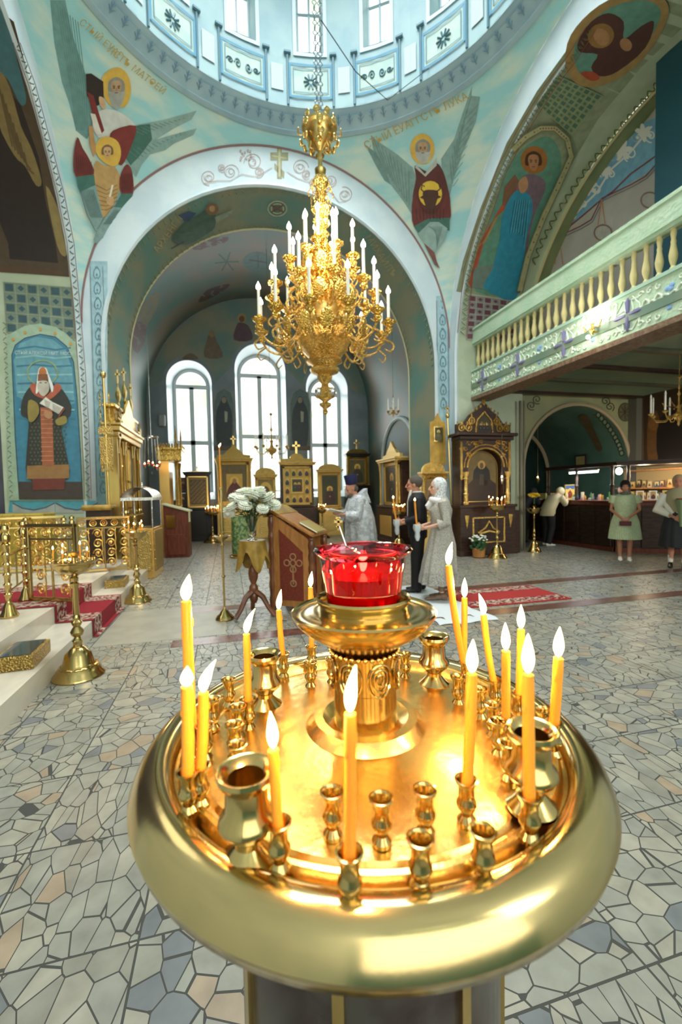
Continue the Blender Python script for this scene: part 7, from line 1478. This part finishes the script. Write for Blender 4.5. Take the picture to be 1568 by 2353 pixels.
b = MB(); loftc(b, [(fl2(0, 0, .95), .19, .16), (fl2(0, 0, 1.0), .18, .15), (fl2(0, 0, 1.15), .205, .175), (fl2(0, 0, 1.27), .2, .14), (fl2(0, 0, 1.33), .15, .1), (fl2(0, 0, 1.37), .08, .07)], f, 36, [.01, .02, .01, 0, 0, 0]); b.build('blouse', M_mint, t)
for a in arms: b = MB(); limb(b, [a[0]+zz*.02, a[0]*.6+a[1]*.4, a[1]], [.06, .08, .075], 14); b.build('puff_sleeve', M_mint, t)
b = MB(); b.ell(hc-f*.02+zz*.04, (.105, .092, .1), 14, 10, Matrix((f, l, zz)).transposed()); b.ell(hc+f*.06+zz*.08, (.045, .07, .03), 10, 6, Matrix((f, l, zz)).transposed()); b.build('hair', mat('black_hair', '#1c1512', .6), t)
b = MB(); b.ell(hc-f*.045+zz*.02, (.1, .102, .118), 16, 12, Matrix((f, l, zz)).transposed()); b.torus(hc-zz*.14, .075, .03, 20, 8); b.build('headscarf', mat('grey_green_scarf', '#5f6c64', .8), t)
for i, g in enumerate(legs): remesh(shoe(MB(), g[-1], f, .24).build('white_sneaker', M_white, t), .006)
o = thing('purse', 'dark red purse held by the woman in mint', 'purse', G0+fl2(.27, 0, .77), atan2(l.y, l.x)); MB().box((0, 0, 0), (.2, .03, .09)).build('purse_body', mat('dark_red_leather', '#5a1a20', .4), o, False, bevel=.01)
# --- woman at the right edge with a flower bouquet
f, l = LF((-.8, -.6, 0)); G0 = onZ(1557, 1303); t = thing('person', 'woman in a white blouse, beige shawl and dark skirt at the right edge', 'person', G0)
hc = V((0, 0, 1.56))+f*.03; arms = [arm_pts(fl2(0, .18, 1.34), fl2(.02, .27, 1.08), fl2(.24, .06, .95)), arm_pts(fl2(0, -.18, 1.34), fl2(.02, -.3, 1.06), fl2(.24, -.05, .93))]
legs = [leg_pts(fl2(0, .09, .85), fl2(.01, .09, .47), fl2(.0, .1, .08)), leg_pts(fl2(0, -.09, .85), fl2(.01, -.09, .47), fl2(.0, -.1, .08))]
b, at = build_body(t, 1.7, f, hc, arms, legs, M_skin2, width=1.1); hand(b, arms[0][-1], -l*.6+f*.3-zz*.4, -f, .6, 1, .95); hand(b, arms[1][-1], l*.6+f*.3-zz*.4, -f, .6, -1, .95); remesh(b.build('body', M_skin2, t)); eyes(t, at)
loftc(MB(), [(fl2(0, 0, .38), .28, .24), (fl2(0, 0, .7), .25, .2), (fl2(0, 0, .95), .2, .16), (fl2(0, 0, 1.1), .2, .16)], f, 60, [.04, .03, .01, 0]).build('dark_skirt', mat('charcoal_cloth', '#2c2e32', .8), t)
b = MB(); loftc(b, [(fl2(0, 0, 1.0), .2, .16), (fl2(0, 0, 1.2), .21, .17), (fl2(0, 0, 1.33), .2, .13), (fl2(0, 0, 1.4), .09, .08)], f, 30); b.build('white_blouse', M_white, t)
for a in arms: limb(MB(), [a[0], a[1], a[2], a[2]+(a[3]-a[2])*.75], [.085, .085, .09, .05], 14).build('blouse_sleeve', M_white, t)
b = MB(); b.ell(hc-f*.03+zz*.03, (.1, .098, .115), 16, 12, Matrix((f, l, zz)).transposed()); loftc(b, [(fl2(.02, 0, 1.02), .1, .17), (fl2(.02, 0, 1.2), .19, .2), (fl2(0, 0, 1.38), .2, .14), (hc-zz*.1-f*.02, .09, .09)], f, 26); b.build('beige_shawl', mat('beige_wool', '#a8a080', .9), t)
for g in legs: remesh(shoe(MB(), g[-1], f, .26).build('black_shoe', M_black, t), .006); MB().tube([V(g[-1])+zz*.14, V(g[-1])+zz*.01], [.045, .04], 10).build('white_sock', M_white, t)
o = thing('wrapped_bouquet', 'small wrapped bouquet with red flowers held by the woman at the right edge', 'flowers', G0+fl2(.3, .05, .95)); MB().lathe([(.02, -.18), (.03, -.05), (.07, .2), (.1, .28), (.09, .3), (0, .27)], seg=14, fl=.06, fn=5).build('wrapping', mat('green_wrap', '#7d9068', .5), o)
b = MB()
for k_ in range(9): b.ell((.06*cos(k_*2.4)*sqrt(k_/6), .06*sin(k_*2.4)*sqrt(k_/6), .3), (.03, .03, .025), 8, 5)
b.build('blossoms', mat('dull_red_petals', '#9c3a3c', .6), o)
# --- customers leaning at the counter and the seller
def leaning(label, pos, f, coat, scarf, trs, parts):
    f, l = LF(f); G0 = V((pos[0], pos[1], 0)); t = thing('person', label, 'person', G0); F2 = lambda a, s_, z_: f*a+l*s_+zz*z_
    hc = F2(.42, 0, 1.38); arms = [arm_pts(F2(.22, .19, 1.28), F2(.34, .22, 1.08), F2(.52, .1, 1.19)), arm_pts(F2(.22, -.19, 1.28), F2(.34, -.22, 1.08), F2(.52, -.1, 1.19))]
    legs = [leg_pts(F2(0, .09, .88), F2(.03, .1, .48), F2(0, .1, .08)), leg_pts(F2(0, -.09, .88), F2(.03, -.1, .48), F2(-.08, -.1, .08))]
    b, at = build_body(t, 1.62, f, hc, arms, legs, M_skin, f*.3, f-zz*.6); [hand(b, a[-1], f, -zz, .4, s_, .95) for a, s_ in zip(arms, (1, -1))]; remesh(b.build('body', M_skin, t), .009); eyes(t, at)
    b = MB(); loftc(b, [(F2(-.02, 0, .78), .2, .17), (F2(0, 0, .95), .2, .17), (F2(.1, 0, 1.12), .2, .17), (F2(.2, 0, 1.25), .21, .15), (F2(.27, 0, 1.33), .15, .1)], f, 30)
    for a in arms: limb(b, [a[0], a[1], a[2], a[2]+(a[3]-a[2])*.7], [.085, .08, .07, .055], 12)
    remesh(b.build(parts[0], coat, t), .014)
    b = MB(); [limb(b, [g[0], g[1], g[2], g[3], g[4]-zz*.02], [.11, .1, .085, .08, .07], 12) for g in legs]; remesh(b.build('trousers', trs, t), .014)
    MB().ell(hc-f*.02+zz*.03, (.115, .1, .115), 14, 10, Matrix((f, l, zz)).transposed()).build(parts[1], scarf, t)
    for g in legs: remesh(shoe(MB(), g[-1], f).build('shoe', M_white if parts[1] == 'hood' else M_black, t), .008)
    return t
leaning('person in a cream hooded jacket bending over the shop counter', (8.05, 9.6), (1, .05, 0), mat('cream_jacket', '#b8b090', .8), bpy.data.materials['cream_jacket'] if 'cream_jacket' in bpy.data.materials else M_cream, bpy.data.materials['dark_trousers'], ('hooded_jacket', 'hood'))
leaning('person in dark clothes beside the cream jacket at the far end of the counter', (7.95, 10.5), (1, .1, 0), mat('navy_jacket', '#20222c', .8), bpy.data.materials['navy_jacket'] if 'navy_jacket' in bpy.data.materials else M_black, bpy.data.materials['dark_trousers'], ('dark_jacket', 'head_covering'))
leaning('seller in a pale pink hat behind the shop counter', (9.55, 8.55), (-1, -.35, 0), mat('dark_cardigan', '#2c2a2c', .8), mat('pink_knit_hat', '#c8a094', .85), bpy.data.materials['dark_trousers'], ('cardigan', 'knit_hat'))
